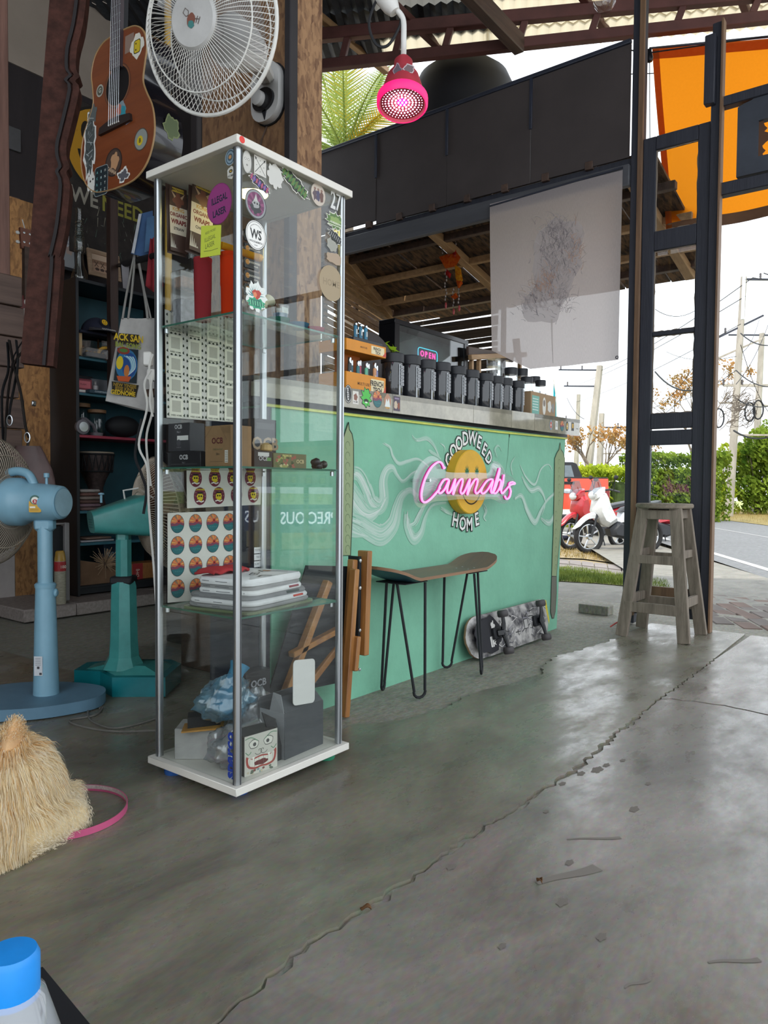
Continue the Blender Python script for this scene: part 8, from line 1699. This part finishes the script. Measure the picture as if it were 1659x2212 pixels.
for k, (x, y) in enumerate(tops):
    v = 1.90; p = at(x, y, v=v); z = ctop(p.x); h = p.z-z; s = .046 if k < 7 else .040
    t = stash((p.x, v, z), .046, .19, 'black-lidded dark glass jar, %s from the lighter stand along the counter' % ords[k], 'black lidded jars along the counter'); t.scale = (s/.046, s/.046, h/.19)
M_CLJ = thin('clear_jar', (.88, .9, .9), .09)
for k, (x, y0, y1, v, r, l) in enumerate(((1068, 776, 880, 2.06, .042, 'large clear jar behind the row of black-lidded jars'), (1085, 780, 880, 2.12, .04, 'clear jar behind and right of the large clear jar'), (1104, 795, 885, 2.0, .036, 'clear jar with black lid rim behind the last black-lidded jars'), (1128, 797, 885, 2.08, .034, 'dark green filled clear jar near the wooden rack'), (1138, 815, 890, 1.93, .034, 'clear jar left of the open carton on the counter end'), (1155, 814, 890, 2.0, .033, 'clear jar standing behind the open carton'), (1168, 822, 890, 1.95, .03, 'rightmost clear jar behind the open carton'))):
    p = at(x, y0, v=v); z = ctop(p.x); h = p.z-z; t = thing('clear_jar', l, 'jar', (p.x, v, z)); MB().lathe([(r*.95, 0), (r, .005), (r, h*.88)], 20).build('glass', M_CLJ, t); MB().lathe([(r*1.02, h*.86), (r*1.04, h*.98), (r*.98, h), (0, h)], 20).build('lid', M_JLID if k in (2, 3, 4, 5, 6) else M_CLJ, t); MB().lathe([(r*.9, .006), (r*.88, h*.5), (0, h*.52)], 16).build('contents', mat('herb_%d' % k, ['#4a4a44', '#3f413f', '#35352f', '#1f3a24', '#55544c', '#3a3c34', '#4a4a40'][k], .9, var=.5, scale=90), t)
    if k > 3: P = Pr(.0002); P.poly(rect(0, h*.42, .028, h*.5), '#8f9296'); P.build('label', frame((r*.20, -r*1.0, 0), (.98, .17, 0), (0, 0, 1), (.17, -.98, 0)), t)
# cartons at the counter end
def cart(name, label, x0, y0, x1, y1, v, d, m, pr=None, open_=False):
    a, b = at(x0, y1, v=v), at(x1, y0, v=v); z = ctop(a.x); w, h = b.x-a.x, b.z-z; t = thing(name, label, 'carton', ((a.x+b.x)/2, v+d/2, z)); 
    for c, dd in (((0, -d/2, h/2), (w, .003, h)), ((0, d/2, h/2), (w, .003, h)), ((-w/2, 0, h/2), (.003, d, h)), ((w/2, 0, h/2), (.003, d, h)), ((0, 0, .002), (w, d, .003))): MB().box(c, dd).build('panel', m, t, 0)
    if pr: P = Pr(.0002); pr(P, w, h); P.build('print', face_y(0, -d/2-.002, h/2), t)
M_CTN = mat('kraft_carton', '#a58a6a', .75, var=.06)
def c1(P, w, h): P.poly(rect(-w*.32, -h*.02, w*.28, h*.74), '#6fae9e'); 
def c1b(P, w, h):
    c1(P, w, h)
    for k in range(5): P.line([(-w*.44, h*(.22-.11*k)), (-w*.22, h*(.22-.11*k))], h*.03, '#d6e4dc')
    P.poly(circ(w*.02, 0, w*.07, 18, h*.36), '#d9d6cc'); P.poly(circ(w*.02, h*.12, w*.045, 12, h*.14), '#7a6a5c'); P.poly(blob(w*.24, 0, w*.08, h*.24, 12, .15, 3), '#d2cfc6'); P.poly(blob(w*.38, 0, w*.06, h*.2, 12, .15, 4), '#7f7a72')
cart('open_carton', 'brown open carton with stickers at street end of the counter', 1146, 857, 1200, 890, 1.86, .14, M_CTN, c1b); cart('small_carton', 'smaller brown carton left of the open carton on the counter', 1131, 861, 1144, 886, 1.9, .1, mat('dark_kraft_carton', '#7a6650', .75))
# lighter display, two tiers
ly = 1.86; l0, l1 = at(755, 760, v=ly), at(833, 760, v=ly); LDo = Vector((l0.x-.02, ly, ctop(l0.x))); LD = thing('lighter_display', 'two-tier orange lighter display at the left end of the counter', 'display', LDo); wL = l1.x-l0.x+.02
M_YO = mat('orange_yellow_card', '#dd8f22', .5, var=.06); zt1, zt2_ = at(800, 818, v=ly).z-LDo.z, at(800, 755, v=ly).z-LDo.z
for z, h in ((.0, max(.035, zt1+.012)), (zt2_-.022, .045)):
    MB().box((wL/2, 0, z+h/2), (wL, .004, h), b=.001).build('tray_front', M_YO, LD); MB().box((wL/2, .07, z+.004), (wL, .14, .006)).build('tray_floor', M_YO, LD); MB().box((wL, .07, z+h/2), (.004, .14, h), b=.001).build('tray_side', M_YO, LD); MB().box((0, .07, z+h/2), (.004, .14, h), b=.001).build('tray_side', M_YO, LD)
    P = Pr(.0002); P.poly(rect(wL*.78, z+h/2, wL*.34, h*.7), '#e6d9b0'); P.text('FRENCH', wL*.76, z+h*.62, h*.36, '#2a2018', .04, .0, .8); P.text('TECH', wL*.78, z+h*.3, h*.36, '#2a2018', .04, 0, .8); P.poly([(wL*.9, z+h*.1), (wL*1.0, z+h*.1), (wL*1.0, z+h*.6)], '#c4402a'); P.text('MULTI USE', wL*.42, z+h*.5, h*.2, '#7a4a18', .02); P.build('print', face_y(0, -.0022, 0), LD)
MB().box((wL*.5, .10, zt2_/2), (wL*.4, .05, zt2_-.03), b=.001).build('riser', mat('deep_orange_card', '#b0601e', .6), LD); MB().box((wL*.6, .05, zt2_+.028), (wL*.75, .08, .022), b=.002).build('top_box', mat('grey_card_box', '#3f4246', .6), LD)
def lighter(name, x, v, z, h, c, label, cc='#2a2a2a'):
    t = thing(name, label, 'lighter', (x, v, z), 0, 'lighters in the display'); MB().lathe([(.0085, 0), (.0095, .003), (.0095, h*.78), (.008, h*.82)], 12, Matrix.Diagonal((1, .65, 1, 1))).build('body', mat('lighter_'+c.strip('#'), c, .35), t); MB().box((0, 0, h*.9), (.012, .011, h*.18), None, .002).build('head', M_CHROME, t); MB().box((0, -.0068, h*.45), (.008, .0006, h*.3)).build('label', mat('lighter_label_'+cc.strip('#'), cc, .5), t, 0)
row = [('#1b1c1e', 'black'), ('#1f5a6a', 'dark teal'), ('#1d6a70', 'second dark teal'), ('#a83a5a', 'crimson'), ('#5fb08f', 'mint'), ('#202226', 'charcoal'), ('#c98a5a', 'tan'), ('#8a8ab0', 'lilac')]
for k, (c, n) in enumerate(row): xx = at(755+k*9, 800, v=ly+.03).x; h = at(790, 782, v=ly+.03).z-LDo.z-.008; lighter('lighter', xx, ly+.03+.012*(k % 2), LDo.z+.008, h*(1.0 if k % 3 else 1.05), c, '%s lighter standing in the lower tray of the orange display' % n, '#cfd2cc')
for k in range(3): xx = at(768+k*11, 720, v=ly+.05).x; lighter('lighter', xx, ly+.05, LDo.z+zt2_+.040, at(770, 697, v=ly+.05).z-LDo.z-zt2_-.040, ['#1f6f8f', '#1a6a86', '#237a9a'][k], ['left', 'middle', 'right'][k]+' blue lighter on top of the orange display', '#c9d2d4')
o = MB().lathe([(.17, 0), (.17, .02), (0, .02)], 30, RX(PI/2-.12)).build('round_tray', mat('dark_brown_tray', '#2c2322', .5), None, .5, (at(805, 745, v=2.12).x, 2.13, ctop(2.4)+.168)); tag(o, 'dark round tray standing behind the lighter display', 'tray')
shf = setting('trim_10'); zsf = .98
MB().box((3.2, 2.6, 1.20), (2.6, .30, .03), None, .003).build('back_shelf', M_TIMBER, shf)
for x in (2.1, 4.2): MB().box((x, 2.6, .59), (.05, .28, 1.19), None, .003).build('shelf_leg', M_TIMBER, shf)
# black glazed cooler, glowing letters standing in for a reflected neon sign; wooden rack with card
cu = 2.62; ca, cb2 = at(852, 800, v=cu), at(1012, 736, v=cu); CL = thing('display_cooler', 'black glass-fronted cooler behind the jars with neon sign inside', 'cooler', ((ca.x+cb2.x)/2, cu, 1.215)); wC = cb2.x-ca.x; hC = cb2.z-1.215
MB().box((0, .06, .012), (wC, .12, .024), None, .002).build('bottom', M_BLACKG, CL); MB().box((0, .06, hC-.015), (wC, .12, .03), None, .002).build('top', M_BLACKG, CL)
for s in (-1, 1): MB().box((s*(wC/2-.025), .06, hC/2), (.05, .12, hC-.05), None, .002).build('side', M_BLACKG, CL)
MB().box((0, .115, hC/2), (wC-.08, .01, hC-.05)).build('back', mat('cooler_back', '#5a6a66', .6, var=.3, scale=8), CL, 0); MB().box((0, .006, hC/2), (wC-.10, .004, hC-.05)).build('glass_door', thin('cooler_glass', (.85, .88, .88), .10), CL, 0); MB().box((0, .06, hC*.5), (wC-.1, .1, .006)).build('shelf', M_CHROME, CL)
zo = at(952, 765, v=cu).z-1.215; xo = at(950, 765, v=cu).x-CL.location.x
for ch, dx in (('O', -.066), ('P', -.022), ('E', .022), ('N', .066)):
    vs, fs = glyphs(ch, .02); b = MB(); b.add([(x*.052+xo+dx, .09, y*.052+zo) for x, y in vs], fs); b.build('reflected_letter', glow('reflected_pink_'+ch, '#ff4aa8', 1.4), CL, 0, thick=.003)
MB().tube([(xo+x, .092, zo+z) for x, z in rrect(0, 0, .22, .075, .02)], .0025, 6, True).build('reflected_border', glow('reflected_cyan', '#4ad0f0', 1.2), CL)
wr0 = at(1022, 775, v=2.56); WR = thing('wooden_rack', 'rough wooden rack with sloping rail and upright post', 'rack', (wr0.x, 2.56, 1.215)); 
def wz(x, y): p = at(x, y, v=2.56); return (p.x-wr0.x, p.z-1.215)
a, b_ = wz(1015, 772), wz(1135, 766); MB().bar((a[0], 0, a[1]), (b_[0], 0, b_[1]), .03, .035, b=.003).build('rail', M_TIMBERX, WR); a2, b2_ = wz(1018, 757), wz(1115, 770); MB().bar((a2[0], .03, a2[1]), (b2_[0], .03, b2_[1]-.01), .02, .06, b=.003).build('plank', M_TIMBER, WR)
a, b_ = wz(1116, 772), wz(1112, 732); MB().bar((a[0], -.01, a[1]), (b_[0], -.01, b_[1]), .05, .022, up=(1, 0, 0), b=.003).build('post', M_TIMBERX, WR)
for x in (1024, 1040, 1128): a, b_ = wz(x, 770), wz(x, 812); MB().bar((a[0], .02, a[1]), (b_[0], .02, min(b_[1], .0)), .025, .025, b=.002).build('leg', M_TIMBERX, WR)
a = wz(1113, 770); P = Pr(.0003); P.poly(rect(0, 0, .085, .08), '#b9a9a4', .0015); P.text('Special', 0, .012, .026, '#8a3a5a', .0, .05, .9, .2); P.text('for you', 0, -.016, .02, '#8a5a70', .0, .05, .9, .2); P.build('price_card', face_y(a[0], -.025, a[1]), WR, PRINTM)
o = MB().ball((0, 0, 0), (.05, .04, .06), 10).build('leafy_sprig', leafmat('bright_leaf', '#b8d83a', '#8fb82a'), None, .3, (at(846, 752, v=2.5).x, 2.5, at(846, 758, v=2.5).z)); tag(o, 'bright yellow-green leafy sprig left of the cooler', 'plant')
sp_ = at(846, 752, v=2.5); bpy.data.objects.remove(o); SPG = thing('potted_sprig', 'bright yellow-green leafy sprig left of the cooler', 'plant', (sp_.x, 2.5, 1.215)); q = random.Random(2); b = MB()
for k in range(16): 
    c = Vector((q.uniform(-.03, .03), q.uniform(-.03, .03), sp_.z-1.215+q.uniform(-.06, .05))); d = Vector((q.gauss(0, 1), q.gauss(0, 1), .5)).normalized()*.03; e = d.orthogonal().normalized()*.014; b.add([c-d, c+e, c+d, c-e], [(0, 1, 2, 3)])
b.build('leaves', leafmat('bright_leaf2', '#b8d83a', '#8fb82a'), SPG, 0); MB().tube([(0, 0, .05), (0, 0, sp_.z-1.215)], .004, 5).build('stem', M_TIMBER, SPG); MB().lathe([(.03, 0), (.04, .06), (0, .055)], 14).build('pot', M_BLACK, SPG)
# hanging shell and fabric mobile
mo = at(972, 515, u=4.9); MO = thing('hanging_mobile', 'orange and red fabric bird mobile with shells under the lean-to roof', 'mobile', mo); k_ = mo.dot(FH)/FPX
def mz(x, y): return (at(x, y, u=4.9)-mo)
MB().tube([(0, 0, 0), (0, 0, lz(4.9)-.05-mo.z)], .002, 4).build('cord', M_BLACK, MO); MB().tube([mz(972+16*math.cos(t), 516+5*math.sin(t)) for t in [i*PI/9 for i in range(18)]], .004, 5, True).build('ring', mat('wicker_ring', '#8a5a34', .8), MO)
M_ORF = cloth('orange_fabric', '#d9702a', .3, '#c4461e', 50); M_RDF = cloth('red_fabric', '#b8322e', .3, '#a02828', 30); M_YLF = cloth('yellow_fabric', '#d9a02a', .3, '#c96a1e', 60)
for pts, m in (([(948, 555), (985, 543), (995, 556), (985, 575), (962, 580)], M_ORF), ([(975, 545), (985, 538), (986, 552), (978, 556)], M_RDF), ([(982, 570), (995, 580), (1000, 605), (992, 620), (984, 600)], M_YLF), ([(964, 580), (975, 592), (972, 602), (962, 592)], M_RDF), ([(985, 605), (996, 605), (1000, 612), (990, 625)], M_ORF), ([(988, 615), (997, 600), (996, 580), (990, 590)], M_YLF), ([(974, 640), (985, 632), (990, 642), (980, 648)], M_ORF)):
    c = sum((mz(*p) for p in pts), Vector())/len(pts); b = MB(); n = len(pts); b.v = [tuple(mz(*p)) for p in pts]+[tuple(c-FH*.025), tuple(c+FH*.025)]; b.f = [(i, (i+1) % n, n) for i in range(n)]+[((i+1) % n, i, n+1) for i in range(n)]; b.i = [0]*len(b.f); b.c = [None]*len(b.f); b.build('fabric_piece', m, MO, 1)
q = random.Random(1); M_SHL = mat('grey_shell', '#9a8f8c', .4, var=.3)
for x0, y0, n, last in ((956, 518, 5, 0), (969, 518, 6, 0), (984, 520, 4, 1), (963, 584, 10, 1), (980, 625, 6, 1), (992, 625, 5, 1)):
    for i in range(n): MB().ball(mz(x0+q.uniform(-2, 2), y0+i*7), (.008, .005, .011), 6).build('shell', M_SHL, MO)
    MB().tube([mz(x0, y0-3), mz(x0, y0+n*7)], .0012, 3).build('cord', M_BLACK, MO, 0)
    if last: MB().ball(mz(x0, y0+n*7+6), (.012, .008, .026), 6).build('red_drop', mat('red_drop', '#b0363a', .5), MO, 0)

# ------------------------------------------------------------------ pickup truck, seen from behind
tD = 16.5; tR = at(1314, 1090, D=tD); tz_ = gnd(tR.x); TK = thing('pickup_truck', 'orange-red pickup truck parked beyond the motorcycles', 'car', (tR.x, tR.y, tz_), math.atan2(-RH.y, -RH.x)); M_ORP = mat('orange_red_paint', '#d2482a', .3, var=.03, coat=.5)
# local: +x to the left of the viewer, -y towards the viewer, origin at right rear corner on the ground
TW = 1.86; TK.rotation_euler = (0, 0, math.atan2(-RH.y, -RH.x)); zt_t = at(1300, 1034, D=tD).z-tz_
MB().prism([(0.03, .62), (TW-.03, .62), (TW, .9), (TW-.02, zt_t), (.02, zt_t), (0, .9)], .06, frame((0, .03, 0), (1, 0, 0), (0, 0, 1), (0, -1, 0)) if False else Matrix(((1, 0, 0, 0), (0, 0, 1, -.03), (0, 1, 0, 0), (0, 0, 0, 1)))).build('tailgate', M_ORP, TK, .4)
zc5 = at(1250, 998, D=tD+1.6).z-tz_
for x in (.06, TW-.06): MB().box((x, -.9, .98), (.10, 1.7, .72), None, .03).build('bed_side', M_ORP, TK)
MB().box((TW/2, -.06, zt_t+.01), (TW-.04, .10, .04), None, .01).build('bed_rail', M_BLACK, TK)
MB().prism([(.10, zt_t-.02), (TW-.10, zt_t-.02), (TW-.28, zc5-.04), (TW-.38, zc5), (.38, zc5), (.28, zc5-.04)], 1.5, Matrix(((1, 0, 0, 0), (0, 0, 1, -3.2), (0, 1, 0, 0), (0, 0, 0, 1)))).build('cab', M_BLACKG, TK, .4)
MB().prism([(.34, zt_t+.06), (TW-.34, zt_t+.06), (TW-.42, zc5-.08), (.42, zc5-.08)], .02, Matrix(((1, 0, 0, 0), (0, 0, 1, -1.7), (0, 1, 0, 0), (0, 0, 0, 1)))).build('rear_window', mat('rear_glass', '#5a6a72', .08, coat=.6), TK, 0)
MB().box((TW/2, .06, .50), (TW, .16, .22), None, .03).build('bumper', M_BLACK, TK); MB().box((TW/2, .04, .66), (.5, .02, .12), None, .005).build('number_plate', M_WHITE, TK)
for x in (.05, TW-.05): MB().box((x, .02, 1.0), (.14, .05, .34), None, .012).build('tail_light', mat('tail_red_%d' % int(x*10), '#7a1c1c', .15), TK); MB().lathe([(.2, -.12), (.37, -.12), (.38, -.08), (.38, .08), (.37, .12), (.2, .12)], 26, frame((x, -.9, .38), (0, 1, 0), (0, 0, 1), (1, 0, 0))).build('wheel', M_BLACK, TK)
MB().box((TW/2+.0, .035, zt_t-.10), (.32, .02, .06), None, .006).build('tailgate_handle', M_BLACK, TK); MB().lathe([(.12, 0), (.12, .01), (0, .012)], 22, Matrix(((-1, 0, 0, TW/2), (0, 0, 1, .03), (0, .42, 0, zt_t-.28), (0, 0, 0, 1)))).build('badge', M_CHROME, TK)
# ------------------------------------------------------------------ motorcycles: built facing +X, then turned
M_TYRE = mat('tyre_rubber', '#1c1c1e', .85); M_RED = mat('crimson_paint', '#b02a34', .25, coat=.5); M_WHP = mat('white_paint', '#d5d8da', .25, coat=.5); M_DKP = mat('dark_grey_plastic', '#2a2c30', .5)
def bike(label, px, py, D, ang, c1, c2, sc):
    p = at(px, py, D=D); t = thing('motorcycle', label, 'motorcycle', (p.x, p.y, gnd(p.x)), ang); t.scale = (sc, sc, sc)
    def wheel(x, nm):
        M_ = frame((x, 0, .29), (1, 0, 0), (0, 0, 1), (0, -1, 0)); w = MB().tube([M_ @ Vector((.25*math.cos(a), .25*math.sin(a), 0)) for a in [2*PI*i/28 for i in range(28)]], .042, 8, True).build(nm, M_TYRE, t)
        r = MB(); r.tube([M_ @ Vector((.205*math.cos(a), .205*math.sin(a), 0)) for a in [2*PI*i/28 for i in range(28)]], .012, 6, True); r.lathe([(.04, -.04), (.05, -.02), (.05, .02), (.04, .04)], 12, M_)
        for k in range(5): a = 2*PI*k/5; r.bar(M_ @ Vector((.04*math.cos(a), .04*math.sin(a), 0)), M_ @ Vector((.2*math.cos(a+.1), .2*math.sin(a+.1), 0)), .02, .02)
        r.build('rim', M_CHROME, w)
    wheel(.62, 'front_wheel'); wheel(-.60, 'rear_wheel')
    for s in (-1, 1): MB().tube([(.62, s*.07, .29), (.50, s*.06, .68), (.43, s*.05, .86)], .02, 8).build('fork', M_DKP, t)
    def shell(P, w, nm, m): # profile in xz, bulged in y
        n = len(P); c = (sum(a for a, _ in P)/n, sum(b for _, b in P)/n); b = MB(); vs = [(x, -w*.55, z) for x, z in P]+[(x, w*.55, z) for x, z in P]+[(c[0]+(x-c[0])*.7, -w, c[1]+(z-c[1])*.7) for x, z in P]+[(c[0]+(x-c[0])*.7, w, c[1]+(z-c[1])*.7) for x, z in P]
        fs = [(i, (i+1) % n, n+(i+1) % n, n+i) for i in range(n)]+[(i, 2*n+i, 2*n+(i+1) % n, (i+1) % n) for i in range(n)]+[(n+i, n+(i+1) % n, 3*n+(i+1) % n, 3*n+i) for i in range(n)]+[tuple(range(2*n, 3*n)), tuple(range(3*n, 4*n))[::-1]]
        b.add(vs, fs); b.build(nm, m, t, .8)
    shell(spl([(.30, .60), (.66, .60), (.92, .42), (.86, .50), (.70, .64), (.50, .70)], 3, True), .06, 'front_mudguard', c1)
    shell([(.30, .45), (.42, .50), (.55, .72), (.50, .98), (.36, 1.02), (.30, .85), (.12, .55)], .17, 'leg_shield', c1); shell([(.12, .55), (.26, .42), (.22, .30), (-.1, .24), (-.3, .30), (-.3, .46)], .13, 'engine_cover', M_DKP)
    shell([(.05, .52), (.0, .70), (-.4, .76), (-.86, .84), (-.92, .74), (-.6, .56), (-.3, .48)], .13, 'side_panel', c2); shell([(.06, .70), (-.05, .78), (-.35, .84), (-.8, .90), (-.8, .84), (-.4, .76), (-.05, .70)], .12, 'seat', M_DKP)
    shell([(.36, 1.0), (.56, .90), (.60, 1.0), (.48, 1.10), (.36, 1.12)], .11, 'headlamp_cowl', c1); MB().ball((.575, 0, .98), (.04, .09, .07), 12).build('headlamp', mat('headlamp_%d' % px, '#c9ced2', .1, coat=.6), t)
    MB().tube([(.28, -.34, 1.04), (.36, -.2, 1.08), (.40, 0, 1.06), (.36, .2, 1.08), (.28, .34, 1.04)], .016, 8).build('handlebar', M_DKP, t)
    for s in (-1, 1): m_ = MB(); m_.tube([(.34, s*.26, 1.07), (.36, s*.32, 1.24)], .008, 6); m_.ball((.36, s*.34, 1.28), (.015, .06, .035), 10); m_.build('mirror', M_BLACK, t)
    MB().tube([(-.1, -.12, .34), (-.5, -.16, .32), (-.85, -.17, .40)], [.02, .05, .045], 10).build('exhaust', M_CHROME, t); MB().tube([(-.05, .1, .3), (-.02, .24, .01)], .012, 6).build('kickstand', M_BLACK, t); MB().tube([(.0, .12, .28), (.02, .22, .3)], .014, 6).build('footpeg', M_BLACK, t)
    MB().prism([(.42, 1.08), (.60, 1.0), (.50, 1.26)], .16, frame((0, .08, 0), (1, 0, 0), (0, 0, 1), (0, -1, 0))).build('screen', thin('smoke_screen_%d' % px, (.6, .62, .64), .1), t, 0)
va = math.atan2(-RH.y, -RH.x)
bike('red and black motorcycle parked in front of the orange pickup', 1288, 1100, 13.0, va+.50, M_RED, M_RED, .95)
bike('white motorcycle with front wheel turned to the counter', 1340, 1100, 11.9, va+.35, M_WHP, M_WHP, .95)
bike('white and red motorcycle half hidden behind the narrow door', 1425, 1090, 13.6, va+.25, M_WHP, M_RED, .95)
p = gat(1219, 1168); HM = thing('plastic_bag', 'crumpled white and dark bag on the grass by counter corner', 'bag', (p.x, p.y, gnd(p.x))); MB().ball((0, 0, .09), (.11, .11, .09), 14).build('dark_bag', M_NAVY, HM); MB().ball((0, 0, .13), (.10, .10, .07), 14).build('white_bag', M_WHITE, HM)
# mirrored shop sign across the way, seen only as a reflection in the cabinet
def refl(px, py): # where the mirrored view in the right pane meets the wall of windows
    p = at(px, py, v=CV+H0); d = (p-Vector((0, 0, HCAM))).normalized(); d.y = -d.y; return p, d
p0, d0 = refl(595, 1120); p1, d1 = refl(735, 1120); ksg = 7.5; a, b_ = p0+d0*ksg, p1+d1*ksg; mid = (a+b_)/2; SG = thing('shop_sign', 'blue sign lettered in white across the street to the right', 'sign', mid)
dxs = (b_-a); dxs.z = 0; wsg = dxs.length; ex_ = dxs.normalized(); nz_ = Vector((ex_.y, -ex_.x, 0)); nz_ = nz_ if nz_.dot(p0-mid) > 0 else -nz_; ex2 = UP.cross(nz_)
MB().box((0, 0, 0), (wsg*1.1, .06, .36), Matrix(((ex2.x, -nz_.x, 0, 0), (ex2.y, -nz_.y, 0, 0), (0, 0, 1, .0), (0, 0, 0, 1)))).build('board', mat('blue_sign_board', '#2f4f94', .5), SG, 0); vs, fs = glyphs('PRECIOUS', .01); gw = max(v[0] for v in vs)-min(v[0] for v in vs); b = MB(); b.add([(x*wsg*.86/gw, y*.22, 0) for x, y in vs], fs, frame(nz_*.036, ex2, UP, nz_)); b.build('lettering', glow('lit_lettering', '#eef3ff', 3.2), SG, 0, thick=.01)
for s in (-1, 1): MB().box(ex2*s*wsg*.45+Vector((0, 0, -(mid.z-gnd(mid.x))/2)), (.06, .06, mid.z-gnd(mid.x)), None, .005).build('post', M_DKSTEEL, SG)

# ------------------------------------------------------------------ dog: cream long-haired small dog sitting with its back to us
dO = at(40, 1840, z=0); dO = Vector((dO.x, dO.y, 0)); DOG = thing('dog', 'fluffy cream dog sitting on floor facing away towards the cabinet', 'dog', dO)
dD = dO.dot(FH)
def dp(px, py, dd=0.0): return at(px, py, D=dD+dd)-dO
M_SKIN = mat('cream_undercoat', '#ead7ae', .95, c2='#dcc08e', scale=12)
# torso and head as one lathe-like skin of blended balls -> voxel-free: sample an implicit surface by rays from centres
balls = [(dp(-10, 1800, .02), .115), (dp(10, 1755, .04), .115), (dp(15, 1700, .05), .105), (dp(8, 1676, .06), .082), (dp(0, 1648, .07), .070), (dp(-55, 1815, .06), .11), (dp(42, 1762, .05), .068), (dp(34, 1648, .12), .045), (dp(-20, 1840, -.03), .075)]
def field(p): return sum(math.exp(-((p-c).length_squared/(r*r))*2.2) for c, r in balls)
bm = bmesh.new(); 
import numpy as np
def surf_pts(n, seed):
    q = random.Random(seed); out = []
    while len(out) < n:
        c, r = q.choice(balls); d = Vector((q.gauss(0, 1), q.gauss(0, 1), q.gauss(0, 1))).normalized(); lo_, hi_ = 0.0, r*2.2
        if field(c+d*hi_) > .11: continue
        for _ in range(14):
            m = (lo_+hi_)/2
            if field(c+d*m) > .11: lo_ = m
            else: hi_ = m
        p = c+d*lo_
        if p.z < .004: continue
        e = .004; g = Vector((field(p+Vector((e, 0, 0)))-field(p-Vector((e, 0, 0))), field(p+Vector((0, e, 0)))-field(p-Vector((0, e, 0))), field(p+Vector((0, 0, e)))-field(p-Vector((0, 0, e)))))
        out.append((p, -g.normalized()))
    return out
# body mesh: radial surface around a bent spine
mbl = bpy.data.metaballs.new('dog_body'); mbl.resolution = .022; mbl.threshold = .12
mo_ = bpy.data.objects.new('dog_body', mbl); COL.objects.link(mo_)
for c, r in balls: e = mbl.elements.new(); e.co = c; e.radius = r*1.30
for a_, b__ in ((dp(60, 1760, .03), at(143, 1737, z=.030)-dO), (dp(60, 1790, -.02), at(150, 1766, z=.030)-dO)):
    for i in range(5): e = mbl.elements.new(); e.co = a_.lerp(b__, i/4); e.radius = .062-.002*i
bpy.context.view_layer.update(); dg = bpy.context.evaluated_depsgraph_get(); mesh = bpy.data.meshes.new_from_object(mo_.evaluated_get(dg)); bpy.data.objects.remove(mo_)
mesh.materials.clear(); mesh.materials.append(M_SKIN); mesh.shade_smooth(); body = bpy.data.objects.new('body', mesh); COL.objects.link(body); body.parent = DOG
ear = MB()
for (x, y, dd) in ((30, 1553, .01), (-34, 1558, .08)):
    b0 = dp(x-6, y+58, dd+.01); tip = dp(x+3, y, dd-.01); ear.tube([b0-UP*.01, b0.lerp(tip, .45), b0.lerp(tip, .8), tip], [.050, .038, .020, .004], 12, flat=.45)
DOG_EAR = ear.build('ears', mat('ear_fur', '#d8b184', .95, c2='#c89a6c', scale=25), DOG)
sn_ = dp(62, 1622, .10); MB().ball(sn_, (.036, .034, .028), 12).build('muzzle', mat('pale_muzzle', '#e0d3b8', .9), DOG); MB().ball(sn_+RH*.028+UP*.005, .010, 10).build('nose', M_BLACKG, DOG)
# fur: thin tapering strands following the coat
furmats = [cloth('fur_cream', '#f8ebcc', .4, '#efdfba', 30), cloth('fur_gold', '#efcf9e', .4, '#e2bb84', 30), cloth('fur_pale', '#f6eedc', .4, '#ece0c6', 30)]
dgm = mesh; q = random.Random(17); fur = MB(); polys = [(p.center.copy(), p.normal.copy(), p.area) for p in dgm.polygons]+[(p.center.copy(), p.normal.copy(), p.area*2.2) for p in DOG_EAR.data.polygons]; tot = sum(a for _, _, a in polys)
top_z = dp(0, 1560).z; NF = 84000
for c, n, a in polys:
    k = a/tot*NF; k = int(k)+(1 if q.random() < k-int(k) else 0)
    for _ in range(k):
        p = c+Vector((q.uniform(-1, 1), q.uniform(-1, 1), q.uniform(-1, 1)))*.010; h = p.z/top_z; paw = (p.dot(RH) > dp(88, 1760).dot(RH) and h < .3); eb = (p-dp(28, 1585, .02)).length < .075 and h > .86; ln = (.007 if paw else (.004 if eb else (.016 if h > .78 else .036)))*q.uniform(.6, 1.35)
        flow = Vector((0, 0, -1))*.8+RH*.10*q.uniform(-1, 1.4)+FH*.08*q.uniform(-1, 1)+(UP*1.5 if eb else RH*1.2 if paw else UP*0); flow = (flow-n*flow.dot(n)); 
        clump = Vector((noise.noise(p*22), noise.noise(p*22+Vector((9, 0, 0))), noise.noise(p*22+Vector((0, 9, 0)))))*.30
        d = (n*(.25 if h < .8 else .4)+flow*1.0+clump*.8).normalized(); s = d.cross(Vector((q.gauss(0, 1), q.gauss(0, 1), q.gauss(0, 1)))).normalized()*q.uniform(.00045, .0008)
        m1 = p+d*ln*.55; tp_ = p+(d*.9+Vector((0, 0, -.35))).normalized()*ln
        if tp_.z < .003: tp_.z = .003
        if m1.z < .003: m1.z = .003
        mi = 2 if (paw or q.random() < .38-.25*(h > .75)) else (1 if q.random() < (.62 if h > .72 else .12)+.4*max(0, noise.noise(p*9)) else 0)
        fur.add([p-s, p+s, m1+s*.7, m1-s*.7, tp_], [(0, 1, 2, 3), (3, 2, 4)], None, mi)
o = fur.build('fur', furmats, DOG, 0); o['kind'] = 'stuff'
